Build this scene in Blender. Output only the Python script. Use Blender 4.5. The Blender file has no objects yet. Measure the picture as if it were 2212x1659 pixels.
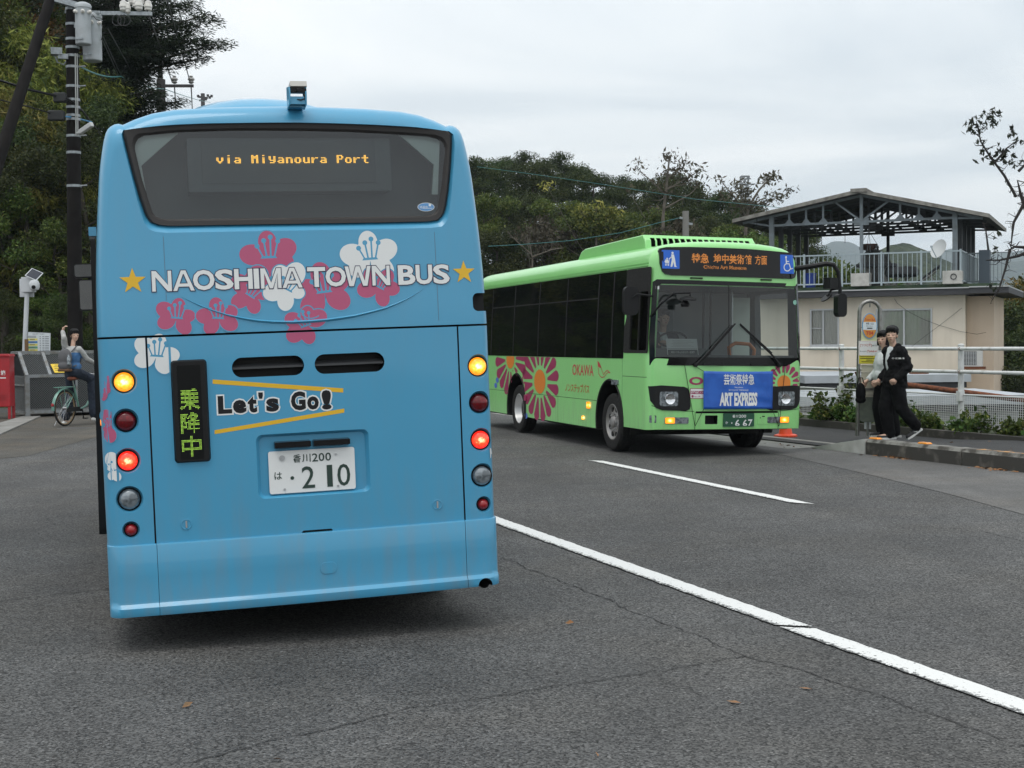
import bpy, bmesh, math, random
import numpy as np
from math import sin, cos, pi, radians as R
from mathutils import Vector, Matrix
from mathutils.bvhtree import BVHTree
SC = bpy.context.scene
COL = SC.collection
# ---------------------------------------------------------------- camera
FOC, CH, CX, CY = 3000.0, 1.6, 1106.0, 829.5       # focal length / centre in a 2212 x 1659 frame, eye height
PIT, ROLL = math.atan((CY - 738) / FOC), math.atan(.010)
_r = Vector((1, 0, 0)); _u = Vector((0, sin(PIT), cos(PIT))); FW = Vector((0, cos(PIT), -sin(PIT)))
RV = _r * cos(ROLL) - _u * sin(ROLL); UV = _r * sin(ROLL) + _u * cos(ROLL)
cam_d = bpy.data.cameras.new('camera'); cam = bpy.data.objects.new('camera', cam_d); COL.objects.link(cam)
m = Matrix((RV, UV, -FW)).transposed().to_4x4(); m.translation = (0, 0, CH); cam.matrix_world = m
cam_d.sensor_width = 36; cam_d.lens = FOC / 2212 * 36; cam_d.clip_start = .1; cam_d.clip_end = 20000
SC.camera = cam
# ---------------------------------------------------------------- sky: overcast cloud deck over the sky texture
SUN_EL, SUN_AZ = R(70), R(205)
W = bpy.data.worlds.new('World'); SC.world = W; W.use_nodes = True
N = W.node_tree.nodes; L = W.node_tree.links; N.clear()
out = N.new('ShaderNodeOutputWorld'); bg = N.new('ShaderNodeBackground'); L.new(bg.outputs[0], out.inputs[0])
sky = N.new('ShaderNodeTexSky'); sky.sky_type = 'NISHITA'; sky.sun_disc = False
sky.sun_elevation = SUN_EL; sky.sun_rotation = SUN_AZ; sky.air_density = 1.3; sky.dust_density = 2
tc = N.new('ShaderNodeTexCoord'); sx = N.new('ShaderNodeSeparateXYZ'); L.new(tc.outputs['Generated'], sx.inputs[0])
def mth(nt, op, a, b=None, clamp=False):
    n = nt.nodes.new('ShaderNodeMath'); n.operation = op; n.use_clamp = clamp
    for i, x in enumerate((a, b)):
        if x is None: continue
        if isinstance(x, (int, float)): n.inputs[i].default_value = x
        else: nt.links.new(x, n.inputs[i])
    return n.outputs[0]
wt = W.node_tree
zz = mth(wt, 'MAXIMUM', sx.outputs[2], 0.0)
den = mth(wt, 'ADD', zz, .09)
cb = N.new('ShaderNodeCombineXYZ')
L.new(mth(wt, 'DIVIDE', sx.outputs[0], den), cb.inputs[0]); L.new(mth(wt, 'DIVIDE', sx.outputs[1], den), cb.inputs[1])
n1 = N.new('ShaderNodeTexNoise'); n1.inputs['Scale'].default_value = .62; n1.inputs['Detail'].default_value = 7; n1.inputs['Roughness'].default_value = .52
n1.inputs['Distortion'].default_value = .6
L.new(cb.outputs[0], n1.inputs['Vector'])
cr = N.new('ShaderNodeValToRGB'); L.new(n1.outputs[0], cr.inputs[0])
e = cr.color_ramp.elements
e[0].position = .36; e[0].color = (.60, .655, .70, 1); e[1].position = .60; e[1].color = (.86, .88, .885, 1)
ee = e.new(.48); ee.color = (.735, .775, .80, 1)
# an overcast sky is brighter towards the zenith
up = mth(wt, 'ADD', mth(wt, 'MULTIPLY', zz, 0.75), .93)
cm = N.new('ShaderNodeVectorMath'); cm.operation = 'SCALE'; L.new(cr.outputs[0], cm.inputs[0]); L.new(up, cm.inputs['Scale'])
sk = N.new('ShaderNodeVectorMath'); sk.operation = 'SCALE'; L.new(sky.outputs[0], sk.inputs[0]); sk.inputs['Scale'].default_value = .1
mx = N.new('ShaderNodeMix'); mx.data_type = 'RGBA'; mx.inputs[0].default_value = .93
L.new(sk.outputs[0], mx.inputs[6]); L.new(cm.outputs[0], mx.inputs[7])
L.new(mx.outputs[2], bg.inputs[0]); bg.inputs[1].default_value = 1.0
# ---------------------------------------------------------------- sun (veiled) and exposure
sd = bpy.data.lights.new('sun', 'SUN'); sd.energy = .9; sd.angle = R(30); sd.color = (1, .96, .9)
so = bpy.data.objects.new('sun', sd); COL.objects.link(so)
sdir = Vector((sin(SUN_AZ) * cos(SUN_EL), cos(SUN_AZ) * cos(SUN_EL), sin(SUN_EL)))
so.rotation_euler = sdir.to_track_quat('Z', 'Y').to_euler(); so.location = sdir * 60
SC.view_settings.view_transform = 'Standard'; SC.view_settings.look = 'None'
SC.view_settings.exposure = 0.30; SC.view_settings.gamma = 1.0
# ---------------------------------------------------------------- pixel -> world at a given depth
def ray(x, y): return FW * FOC + RV * (x - CX) - UV * (y - CY)
def at(x, y, Y):
    d = ray(x, y); return Vector((0, 0, CH)) + d * (Y / d.y)
def gnd(x, y, z=0.0):
    d = ray(x, y); return Vector((0, 0, CH)) + d * ((z - CH) / d.z)
# ---------------------------------------------------------------- materials
def mat(name, base, rough=.5, metal=0, spec=.5, coat=0, emit=None, es=0, noise=None, bump=None, rn=None, obj=True):
    m = bpy.data.materials.new(name); m.use_nodes = True; nt = m.node_tree; b = nt.nodes['Principled BSDF']
    b.inputs['Base Color'].default_value = (*base, 1); b.inputs['Roughness'].default_value = rough
    b.inputs['Metallic'].default_value = metal; b.inputs['Specular IOR Level'].default_value = spec
    b.inputs['Coat Weight'].default_value = coat; b.inputs['Coat Roughness'].default_value = .06
    if emit: b.inputs['Emission Color'].default_value = (*emit, 1); b.inputs['Emission Strength'].default_value = es
    t = nt.nodes.new('ShaderNodeTexCoord')
    src = t.outputs['Object']
    def nz(sc, det=4):
        n = nt.nodes.new('ShaderNodeTexNoise'); n.inputs['Scale'].default_value = sc; n.inputs['Detail'].default_value = det
        nt.links.new(src, n.inputs['Vector']); return n.outputs[0]
    if noise:
        sc, c2, lo, hi = noise[:4]
        r = nt.nodes.new('ShaderNodeMapRange'); r.inputs[1].default_value = lo; r.inputs[2].default_value = hi
        nt.links.new(nz(sc, noise[4] if len(noise) > 4 else 5), r.inputs[0])
        mxx = nt.nodes.new('ShaderNodeMix'); mxx.data_type = 'RGBA'; mxx.inputs[6].default_value = (*base, 1); mxx.inputs[7].default_value = (*c2, 1)
        nt.links.new(r.outputs[0], mxx.inputs[0]); nt.links.new(mxx.outputs[2], b.inputs['Base Color'])
    if rn:
        r = nt.nodes.new('ShaderNodeMapRange'); r.inputs[3].default_value = rn[1]; r.inputs[4].default_value = rn[2]
        nt.links.new(nz(rn[0]), r.inputs[0]); nt.links.new(r.outputs[0], b.inputs['Roughness'])
    if bump:
        bp = nt.nodes.new('ShaderNodeBump'); bp.inputs['Strength'].default_value = bump[1]; bp.inputs['Distance'].default_value = bump[2] if len(bump) > 2 else .01
        nt.links.new(nz(bump[0]), bp.inputs['Height']); nt.links.new(bp.outputs[0], b.inputs['Normal'])
    return m
def glass(name, tint, refl=1.0, rough=.02):
    m = bpy.data.materials.new(name); m.use_nodes = True; nt = m.node_tree; nt.nodes.clear()
    o = nt.nodes.new('ShaderNodeOutputMaterial'); mxs = nt.nodes.new('ShaderNodeMixShader'); tr = nt.nodes.new('ShaderNodeBsdfTransparent')
    gl = nt.nodes.new('ShaderNodeBsdfGlossy'); fr = nt.nodes.new('ShaderNodeFresnel'); fr.inputs[0].default_value = 1.52
    tr.inputs[0].default_value = (*tint, 1); gl.inputs[1].default_value = rough
    f = mth(nt, 'MULTIPLY', fr.outputs[0], refl, True)
    nt.links.new(f, mxs.inputs[0]); nt.links.new(tr.outputs[0], mxs.inputs[1]); nt.links.new(gl.outputs[0], mxs.inputs[2]); nt.links.new(mxs.outputs[0], o.inputs[0])
    return m
def leafmat(name, cols, trans=.25):
    # leaf colour varies leaf by leaf (attribute v), clump by clump (c) and tree by tree
    m = bpy.data.materials.new(name); m.use_nodes = True; nt = m.node_tree; b = nt.nodes['Principled BSDF']
    b.inputs['Roughness'].default_value = .6; b.inputs['Specular IOR Level'].default_value = .25
    a = nt.nodes.new('ShaderNodeAttribute'); a.attribute_name = 'v'
    ramp = nt.nodes.new('ShaderNodeValToRGB'); nt.links.new(a.outputs['Fac'], ramp.inputs[0]); el = ramp.color_ramp.elements
    for i, c in enumerate(cols):
        p = i / (len(cols) - 1)
        k = el[0] if i == 0 else (el[-1] if i == len(cols) - 1 else el.new(p))
        k.position = p; k.color = (*c, 1)
    oi = nt.nodes.new('ShaderNodeObjectInfo'); hs = nt.nodes.new('ShaderNodeHueSaturation')
    nt.links.new(mth(nt, 'ADD', mth(nt, 'MULTIPLY', oi.outputs['Random'], .05), .475), hs.inputs['Hue'])
    nt.links.new(mth(nt, 'ADD', mth(nt, 'MULTIPLY', oi.outputs['Random'], .5), .75), hs.inputs['Value'])
    nt.links.new(ramp.outputs[0], hs.inputs['Color']); nt.links.new(hs.outputs[0], b.inputs['Base Color'])
    tl = nt.nodes.new('ShaderNodeBsdfTranslucent'); nt.links.new(hs.outputs[0], tl.inputs[0]); ms = nt.nodes.new('ShaderNodeMixShader'); ms.inputs[0].default_value = trans
    o = nt.nodes['Material Output']; nt.links.new(b.outputs[0], ms.inputs[1]); nt.links.new(tl.outputs[0], ms.inputs[2]); nt.links.new(ms.outputs[0], o.inputs[0])
    return m
MT = {}
# ---------------------------------------------------------------- objects
def tag(o, label, cat, group=None):
    o['label'] = label; o['category'] = cat
    if group: o['group'] = group
    return o
def thing(name, label, cat, loc=(0, 0, 0), rz=0, group=None, rot=None):
    o = bpy.data.objects.new(name, None); COL.objects.link(o); o.empty_display_size = .2
    o.location = loc; o.rotation_euler = rot if rot else (0, 0, rz)
    return tag(o, label, cat, group)
def struct(o): o['kind'] = 'structure'; return o
def stuff(o): o['kind'] = 'stuff'; return o
def kids(o): return [c for c in bpy.data.objects if c.parent == o]
def dup(o, parent=None):
    c = o.copy(); COL.objects.link(c); c.parent = parent
    for k in kids(o): dup(k, c)
    return c
def mesh_obj(name, me, mats, parent=None, smooth=True, angle=38):
    for x in (mats if isinstance(mats, (list, tuple)) else [mats]): me.materials.append(x)
    if smooth:
        me.polygons.foreach_set('use_smooth', [True] * len(me.polygons)); me.set_sharp_from_angle(angle=R(angle))
    o = bpy.data.objects.new(name, me); COL.objects.link(o); o.parent = parent
    return o
class MB:
    def __init__(s): s.v = []; s.f = []; s.m = []
    def add(s, vs, fs, mi=0):
        k = len(s.v); s.v += [tuple(x) for x in vs]; s.f += [tuple(i + k for i in f) for f in fs]; s.m += [mi] * len(fs); return s
    def box(s, c, d, mi=0, M=None, rz=0):
        x, y, z = (a / 2 for a in d)
        vs = [Vector((i * x, j * y, k * z)) for i, j, k in ((-1, -1, -1), (1, -1, -1), (1, 1, -1), (-1, 1, -1), (-1, -1, 1), (1, -1, 1), (1, 1, 1), (-1, 1, 1))]
        if rz: M = Matrix.Rotation(rz, 3, 'Z')
        if M is not None: vs = [M @ a for a in vs]
        vs = [a + Vector(c) for a in vs]
        return s.add(vs, ((0, 3, 2, 1), (4, 5, 6, 7), (0, 1, 5, 4), (1, 2, 6, 5), (2, 3, 7, 6), (3, 0, 4, 7)), mi)
    def bar(s, p, q, w, h, mi=0):      # rectangular bar between two points
        p, q = Vector(p), Vector(q); d = q - p; l = d.length; d.normalize()
        a = d.cross(Vector((0, 0, 1)))
        if a.length < .05: a = d.cross(Vector((0, 1, 0)))
        a.normalize(); b = a.cross(d)
        M = Matrix((a, d, b)).transposed()
        return s.box((p + q) / 2, (w, l, h), mi, M)
    def tube(s, pts, r, n=8, mi=0, cap=True, closed=False):
        pts = [Vector(p) for p in pts]; k = len(pts); rs = r if isinstance(r, (list, tuple)) else [r] * k
        vs = []; up = None
        for i, p in enumerate(pts):
            if closed: t = pts[(i + 1) % k] - pts[i - 1]
            else: t = pts[min(i + 1, k - 1)] - pts[max(i - 1, 0)]
            if t.length < 1e-9: t = Vector((0, 0, 1))
            t.normalize()
            if up is None:
                up = Vector((0, 0, 1)) if abs(t.z) < .9 else Vector((1, 0, 0))
            a = t.cross(up)
            if a.length < 1e-4: a = t.cross(Vector((.3, 1, .2)))
            a.normalize(); b = a.cross(t).normalized(); up = b
            vs += [p + (a * cos(2 * pi * j / n) + b * sin(2 * pi * j / n)) * rs[i] for j in range(n)]
        fs = [(i * n + j, i * n + (j + 1) % n, (i + 1) * n + (j + 1) % n, (i + 1) * n + j) for i in range(k - 1) for j in range(n)]
        if closed: fs += [((k - 1) * n + j, (k - 1) * n + (j + 1) % n, (j + 1) % n, j) for j in range(n)]
        elif cap: fs += [tuple(range(n))[::-1], tuple((k - 1) * n + j for j in range(n))]
        return s.add(vs, fs, mi)
    def lathe(s, prof, n=24, M=None, mi=0, cap=True):   # profile (r, h) about local z
        vs = []; k = len(prof)
        for r, h in prof:
            for j in range(n):
                p = Vector((r * cos(2 * pi * j / n), r * sin(2 * pi * j / n), h)); vs.append(M @ p if M else p)
        fs = [(i * n + j, i * n + (j + 1) % n, (i + 1) * n + (j + 1) % n, (i + 1) * n + j) for i in range(k - 1) for j in range(n)]
        if cap and prof[0][0] > 1e-6: fs.append(tuple(range(n))[::-1])
        if cap and prof[-1][0] > 1e-6: fs.append(tuple((k - 1) * n + j for j in range(n)))
        return s.add(vs, fs, mi)
    def ext(s, poly, h0, h1, fn, mi=0, poly2=None, wall=None):      # extrude a 2-D outline through fn(a, b, h)
        k = len(poly); p2 = poly2 or poly
        vs = [fn(a, b, h0) for a, b in poly] + [fn(a, b, h1) for a, b in p2]
        s.add(vs, [tuple(range(k)), tuple(range(2 * k - 1, k - 1, -1))], mi)
        s.add(vs, [((i + 1) % k, i, k + i, k + (i + 1) % k) for i in range(k)], mi if wall is None else wall)
        return s
    def flat(s, poly, h, fn, mi=0): return s.add([fn(a, b, h) for a, b in poly], [tuple(range(len(poly)))], mi)
    def mesh(s, name, merge=True):
        me = bpy.data.meshes.new(name); me.from_pydata(s.v, [], s.f); me.polygons.foreach_set('material_index', s.m); me.validate()
        bm = bmesh.new(); bm.from_mesh(me)
        if merge: bmesh.ops.remove_doubles(bm, verts=bm.verts, dist=1e-5)
        bmesh.ops.recalc_face_normals(bm, faces=bm.faces); bm.to_mesh(me); bm.free(); return me
    def build(s, name, mats, parent=None, smooth=True, angle=38, merge=True): return mesh_obj(name, s.mesh(name, merge), mats, parent, smooth, angle)
def bevel(o, w, seg=2, ang=40):
    md = o.modifiers.new('bevel', 'BEVEL'); md.width = w; md.segments = seg; md.limit_method = 'ANGLE'; md.angle_limit = R(ang); md.harden_normals = False
    return o
def rrect(u0, v0, u1, v1, r, n=6):
    pts = []
    rr = r if isinstance(r, (list, tuple)) else [r] * 4       # bl, br, tr, tl
    for (cx, cy, a0), q in zip(((u0, v0, 180), (u1, v0, 270), (u1, v1, 0), (u0, v1, 90)), rr):
        x = cx + (q if cx == u0 else -q); y = cy + (q if cy == v0 else -q)
        if q <= 0: pts.append((cx, cy)); continue
        pts += [(x + q * cos(R(a0 + 90 * i / n)), y + q * sin(R(a0 + 90 * i / n))) for i in range(n + 1)]
    return pts
def circ(u, v, r, n=24, ry=None): return [(u + r * cos(2 * pi * i / n), v + (ry or r) * sin(2 * pi * i / n)) for i in range(n)]
def smoothpoly(pts, it=2):
    for _ in range(it):
        q = []
        for i in range(len(pts)):
            a, b = pts[i], pts[(i + 1) % len(pts)]
            q += [(a[0] * .75 + b[0] * .25, a[1] * .75 + b[1] * .25), (a[0] * .25 + b[0] * .75, a[1] * .25 + b[1] * .75)]
        pts = q
    return pts
def offpoly(pts, d):
    k = len(pts); area = sum(pts[i][0] * pts[(i + 1) % k][1] - pts[(i + 1) % k][0] * pts[i][1] for i in range(k)); sg = 1 if area > 0 else -1
    res = []
    for i in range(k):
        a, b, c = (Vector(pts[i - 1]), Vector(pts[i]), Vector(pts[(i + 1) % k]))
        e1 = (b - a).normalized(); e2 = (c - b).normalized(); n1 = Vector((e1.y, -e1.x)) * sg; n2 = Vector((e2.y, -e2.x)) * sg
        n = (n1 + n2); n = n / max(.5, n.length_squared / 2)
        res.append(tuple(b + n * d))
    return res
def cut(o, cutters):
    for c in cutters:
        md = o.modifiers.new('b', 'BOOLEAN'); md.object = c; md.operation = 'DIFFERENCE'; md.solver = 'EXACT'; md.material_mode = 'TRANSFER'
    dg = bpy.context.evaluated_depsgraph_get(); me = bpy.data.meshes.new_from_object(o.evaluated_get(dg))
    o.modifiers.clear(); o.data = me
    for c in cutters: bpy.data.objects.remove(c)
    me.polygons.foreach_set('use_smooth', [True] * len(me.polygons)); me.set_sharp_from_angle(angle=R(32))
    return o
def text2d(body, bold=0.0, box=None, spacing=1.0, align=None):
    c = bpy.data.curves.new('txt', 'FONT'); c.body = body; c.offset = bold; c.space_character = spacing; c.resolution_u = 3
    o = bpy.data.objects.new('txt', c); COL.objects.link(o); me = o.to_mesh()
    vs = [(v.co.x, v.co.y) for v in me.vertices]; fs = [tuple(p.vertices) for p in me.polygons]
    o.to_mesh_clear(); bpy.data.objects.remove(o); bpy.data.curves.remove(c)
    # island index per vertex, so that neighbouring letters never share one plane
    par = list(range(len(vs)))
    def fd(i):
        while par[i] != i: par[i] = par[par[i]]; i = par[i]
        return i
    for f in fs:
        for a in f[1:]: par[fd(a)] = fd(f[0])
    isl = sorted(set(fd(i) for i in range(len(vs))), key=lambda r: vs[r][0]); idx = {r: k % 3 for k, r in enumerate(isl)}
    lay = [idx[fd(i)] for i in range(len(vs))]
    if box:
        xs = [a for a, b in vs]; ys = [b for a, b in vs]; x0, x1, y0, y1 = min(xs), max(xs), min(ys), max(ys)
        u0, v0, u1, v1 = box
        vs = [(u0 + (a - x0) / (x1 - x0) * (u1 - u0), v0 + (b - y0) / (y1 - y0) * (v1 - v0)) for a, b in vs]
    return vs, fs, lay
def decal_text(mb, body, box, fn, h, mi=0, bold=0.0, spacing=1.0):
    vs, fs, lay = text2d(body, bold, box, spacing)
    mb.add([fn(a, b, h + .00025 * l) for (a, b), l in zip(vs, lay)], fs, mi)
def led_dots(mb, body, box, fn, h, cols, rows, dot, mi=0, bold=.02):
    vs, fs, lay = text2d(body, bold, box)
    bv = BVHTree.FromPolygons([Vector((a, b, 0)) for a, b in vs], fs)
    u0, v0, u1, v1 = box
    for i in range(cols):
        for j in range(rows):
            u = u0 + (i + .5) * (u1 - u0) / cols; v = v0 + (j + .5) * (v1 - v0) / rows
            if bv.ray_cast(Vector((u, v, 1)), Vector((0, 0, -1)))[0] is not None:
                mb.flat(circ(u, v, dot, 6), h, fn, mi)
def text_plate(mb, rows, fn, h, mi):    # rows: (string, u0, v0, u1, v1)
    for t, u0, v0, u1, v1 in rows: decal_text(mb, t, (u0, v0, u1, v1), fn, h, mi, .01)
def slice_mesh(me, du, axis=0):
    bm = bmesh.new(); bm.from_mesh(me)
    lo = min(v.co[axis] for v in bm.verts); hi = max(v.co[axis] for v in bm.verts); x = lo + du
    no = Vector((0, 0, 0)); no[axis] = 1
    while x < hi:
        p = Vector((0, 0, 0)); p[axis] = x
        bmesh.ops.bisect_plane(bm, geom=bm.verts[:] + bm.edges[:] + bm.faces[:], plane_co=p, plane_no=no); x += du
    bm.to_mesh(me); bm.free()
def drop_strip(me, axis, lo, hi, cond=None):    # take a seam's width out of a decal
    bm = bmesh.new(); bm.from_mesh(me); no = Vector((0, 0, 0)); no[axis] = 1
    for x in (lo, hi):
        p = Vector((0, 0, 0)); p[axis] = x
        bmesh.ops.bisect_plane(bm, geom=bm.verts[:] + bm.edges[:] + bm.faces[:], plane_co=p, plane_no=no)
    kill = [f for f in bm.faces if lo < f.calc_center_median()[axis] < hi and (cond is None or cond(f.calc_center_median()))]
    bmesh.ops.delete(bm, geom=kill, context='FACES'); bm.to_mesh(me); bm.free()
def drop_if(me, cond):
    bm = bmesh.new(); bm.from_mesh(me); bmesh.ops.delete(bm, geom=[f for f in bm.faces if cond(f.calc_center_median())], context='FACES'); bm.to_mesh(me); bm.free()
def wrap(poly, h0, h1, fn, du=.05, mi=0):    # a thin pad that follows a curved face: built flat, sliced, then wrapped
    mb = MB(); mb.ext(poly, h0, h1, lambda a, b, h: (a, h, b), mi); me = mb.mesh('pad'); slice_mesh(me, du); warp_mesh(me, lambda p: fn(p.x, p.z, p.y)); return me
def warp_mesh(me, fn):
    for v in me.vertices: v.co = fn(v.co)
    me.update()
def loft(section, rings, nu, nv, warp=None):
    # section(inset_side, inset_top, inset_bottom) -> ring of 2*(nu+nv) points (bottom, right, top, left); rings = (y, ds, dt, db)
    mb = MB(); k = 2 * (nu + nv); P = []
    for y, ds, dt, db in rings: P.append([(a, y, b) for a, b in section(ds, dt, db)])
    vs = [p for r in P for p in r]
    fs = [(i * k + j, i * k + (j + 1) % k, (i + 1) * k + (j + 1) % k, (i + 1) * k + j) for i in range(len(P) - 1) for j in range(k)]
    mb.add(vs, fs)
    for ring in (P[0], P[-1]):
        B = ring[0:nu + 1]; Rr = ring[nu:nu + nv + 1]; T = ring[nu + nv:2 * nu + nv + 1][::-1]; Lf = (ring[2 * nu + nv:] + ring[:1])[::-1]
        g = []
        for j in range(nv + 1):
            t = j / nv
            for i in range(nu + 1):
                s_ = i / nu
                q = [0, ring[0][1], 0]
                for c in (0, 2):
                    q[c] = (1 - t) * B[i][c] + t * T[i][c] + (1 - s_) * Lf[j][c] + s_ * Rr[j][c] - ((1 - s_) * (1 - t) * B[0][c] + s_ * (1 - t) * B[-1][c] + s_ * t * T[-1][c] + (1 - s_) * t * T[0][c])
                g.append(tuple(q))
        w = nu + 1
        mb.add(g, [(j * w + i, j * w + i + 1, (j + 1) * w + i + 1, (j + 1) * w + i) for j in range(nv) for i in range(nu)])
    return mb
def arc_in(y, r):   # inset of a rounded end
    return 0 if y >= r else r - math.sqrt(max(0, r * r - (r - y) ** 2))
# ================================================================ GROUND, ROAD, PAVEMENT, HILLS
rnd = random.Random(7); NP = np.random.default_rng(7)
KX, KY = 4.85, 19.1; DX, DY = -.38, .925
def st(s, t, z=0.0): return Vector((KX + .925 * s + DX * t, KY + .38 * s + DY * t, z))     # s: right of the kerb face, t: along it, away
def sm(a, b, x): x = np.clip((x - a) / (b - a), 0, 1); return x * x * (3 - 2 * x)
def gz(x, y):
    s = (x - KX) * .925 + (y - KY) * .38
    drop = -5.0 * sm(4.2, 8.5, s) * (1 - sm(58, 75, y))
    hill = 15 * np.clip((y - 36.5) / 22, 0, 1) ** .85 * sm(-.262, -.312, x / np.maximum(y, 1))
    wood = 7 * np.exp(-(((x - 2) / 17) ** 2 + ((y - 96) / 24) ** 2))
    far = -6 * sm(110, 260, y)
    return drop + hill + wood + far
def asphalt(name, c, grain, warm=None, cs=1.0):
    m = bpy.data.materials.new(name); m.use_nodes = True; nt = m.node_tree; b = nt.nodes['Principled BSDF']; b.inputs['Roughness'].default_value = .82; b.inputs['Specular IOR Level'].default_value = .35
    t = nt.nodes.new('ShaderNodeTexCoord')
    def nz(sc, det, rough=.5, dist=0):
        n = nt.nodes.new('ShaderNodeTexNoise'); n.inputs['Scale'].default_value = sc; n.inputs['Detail'].default_value = det; n.inputs['Roughness'].default_value = rough; n.inputs['Distortion'].default_value = dist
        nt.links.new(t.outputs['Object'], n.inputs['Vector']); return n.outputs[0]
    def ramp(src, lo, hi, a, b_):
        r = nt.nodes.new('ShaderNodeMapRange'); r.inputs[1].default_value = lo; r.inputs[2].default_value = hi; r.inputs[3].default_value = a; r.inputs[4].default_value = b_; nt.links.new(src, r.inputs[0]); return r.outputs[0]
    vo = nt.nodes.new('ShaderNodeTexVoronoi'); vo.inputs['Scale'].default_value = 105 * cs; nt.links.new(t.outputs['Object'], vo.inputs['Vector'])
    sep = nt.nodes.new('ShaderNodeSeparateColor'); nt.links.new(vo.outputs['Color'], sep.inputs[0])
    g = ramp(sep.outputs[0], 0, 1, 1 - grain, 1 + grain)
    fleck = ramp(sep.outputs[1], .93, 1.0, 0, 1.6 * grain)
    big = ramp(nz(.35, 5, .6, .3), .35, .65, .80, 1.18); mid = ramp(nz(2.2, 6, .65), .3, .7, .88, 1.12); fine = ramp(nz(38, 3, .7), .25, .75, .8, 1.2)
    mp = nt.nodes.new('ShaderNodeMapping'); mp.inputs['Rotation'].default_value = (0, 0, R(-20)); mp.inputs['Scale'].default_value = (1.1, .09, 1); nt.links.new(t.outputs['Object'], mp.inputs[0])
    ns = nt.nodes.new('ShaderNodeTexNoise'); ns.inputs['Scale'].default_value = 1.3; ns.inputs['Detail'].default_value = 4; nt.links.new(mp.outputs[0], ns.inputs['Vector'])
    big = mth(nt, 'MULTIPLY', big, ramp(ns.outputs[0], .35, .65, .88, 1.1))
    f = mth(nt, 'MULTIPLY', mth(nt, 'MULTIPLY', mth(nt, 'ADD', g, fleck), big), mth(nt, 'MULTIPLY', mid, fine))
    mx = nt.nodes.new('ShaderNodeMix'); mx.data_type = 'RGBA'; mx.inputs[6].default_value = (*c, 1); mx.inputs[7].default_value = (*(warm or c), 1)
    nt.links.new(ramp(nz(.8, 4), .45, .7, 0, 1), mx.inputs[0])
    sc = nt.nodes.new('ShaderNodeVectorMath'); sc.operation = 'SCALE'; nt.links.new(mx.outputs[2], sc.inputs[0]); nt.links.new(f, sc.inputs['Scale']); nt.links.new(sc.outputs[0], b.inputs['Base Color'])
    bp = nt.nodes.new('ShaderNodeBump'); bp.inputs['Strength'].default_value = .55; bp.inputs['Distance'].default_value = .006
    nt.links.new(mth(nt, 'ADD', vo.outputs['Distance'], mth(nt, 'MULTIPLY', fine, .5)), bp.inputs['Height']); nt.links.new(bp.outputs[0], b.inputs['Normal'])
    return m
MT['asphalt'] = asphalt('asphalt', (.066, .0655, .064), .85, (.074, .071, .066))
MT['asphalt_old'] = asphalt('old_asphalt', (.105, .103, .099), .3, (.115, .108, .099))
MT['asphalt_brown'] = asphalt('worn_asphalt', (.072, .067, .058), .4, (.09, .076, .058))
MT['asphalt_dark'] = asphalt('pavement_asphalt', (.034, .034, .035), .35, (.04, .039, .037))
MT['soil'] = mat('soil', (.022, .032, .010), rough=.95, noise=(1.6, (.04, .05, .016), .4, .6), bump=(5, 1.0, .15))
MT['far'] = mat('far_ground', (.04, .055, .03), rough=.95, noise=(.02, (.07, .075, .06), .4, .6))
MT['concrete'] = mat('concrete', (.50, .495, .47), rough=.85, noise=(5, (.38, .375, .35), .35, .7), bump=(60, .35, .004))
MT['concrete_old'] = mat('old_concrete', (.24, .235, .22), rough=.9, noise=(3, (.17, .165, .15), .38, .66), bump=(50, .4, .005))
MT['kerb'] = mat('kerb_stone', (.20, .195, .175), rough=.9, noise=(6, (.055, .05, .042), .42, .6), bump=(50, .6, .006))
MT['kerbside'] = mat('kerb_dirty_face', (.045, .042, .036), rough=.9, noise=(5, (.15, .14, .12), .55, .8), bump=(50, .6, .006))
xs = np.concatenate([-np.geomspace(700, 44, 14), np.arange(-40, 41, 1.0), np.geomspace(44, 1200, 16)])
ys = np.concatenate([[-200, -80, -30], np.arange(-14, 131, 1.25), np.geomspace(136, 4000, 18)])
X, Y = np.meshgrid(xs, ys); Z = gz(X, Y)
nx_ = len(xs); vs = np.stack([X.ravel(), Y.ravel(), Z.ravel()], 1)
fs = [(j * nx_ + i, j * nx_ + i + 1, (j + 1) * nx_ + i + 1, (j + 1) * nx_ + i) for j in range(len(ys) - 1) for i in range(nx_ - 1)]
me = bpy.data.meshes.new('ground'); me.from_pydata(vs.tolist(), [], fs)
mi = []
for f in fs:
    c = vs[list(f)].mean(0); s_ = (c[0] - KX) * .925 + (c[1] - KY) * .38
    mi.append(2 if c[1] > 118 or abs(c[0]) > 45 else (1 if (s_ > 4.5 or (c[1] > 36.4 and c[0] < -2.5) or c[1] > 58) else 0))
me.polygons.foreach_set('material_index', mi)
struct(mesh_obj('ground', me, [MT['asphalt'], MT['soil'], MT['far']]))
def sheet(name, pts, m, z=.004):
    mb = MB(); mb.flat([(p[0], p[1]) for p in pts], z, lambda a, b, h: (a, b, h)); return struct(mb.build(name, m, smooth=False))
G2 = lambda x, y: tuple(gnd(x, y))[:2]
sheet('road_shoulder', [G2(1500, 958), G2(1700, 985), G2(1900, 1031), G2(2050, 1068), G2(2212, 1112)] + [tuple(st(-.02, t))[:2] for t in (-7.5, -3, 0, 2, 5, 8)], MT['asphalt_old'])
sheet('forecourt', [G2(-200, 1010), G2(60, 985), G2(205, 945)] + [(-1.5, 33), (-1.5, 36.6), (-18, 36.6), (-18, 22)], MT['asphalt_brown'])
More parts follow.
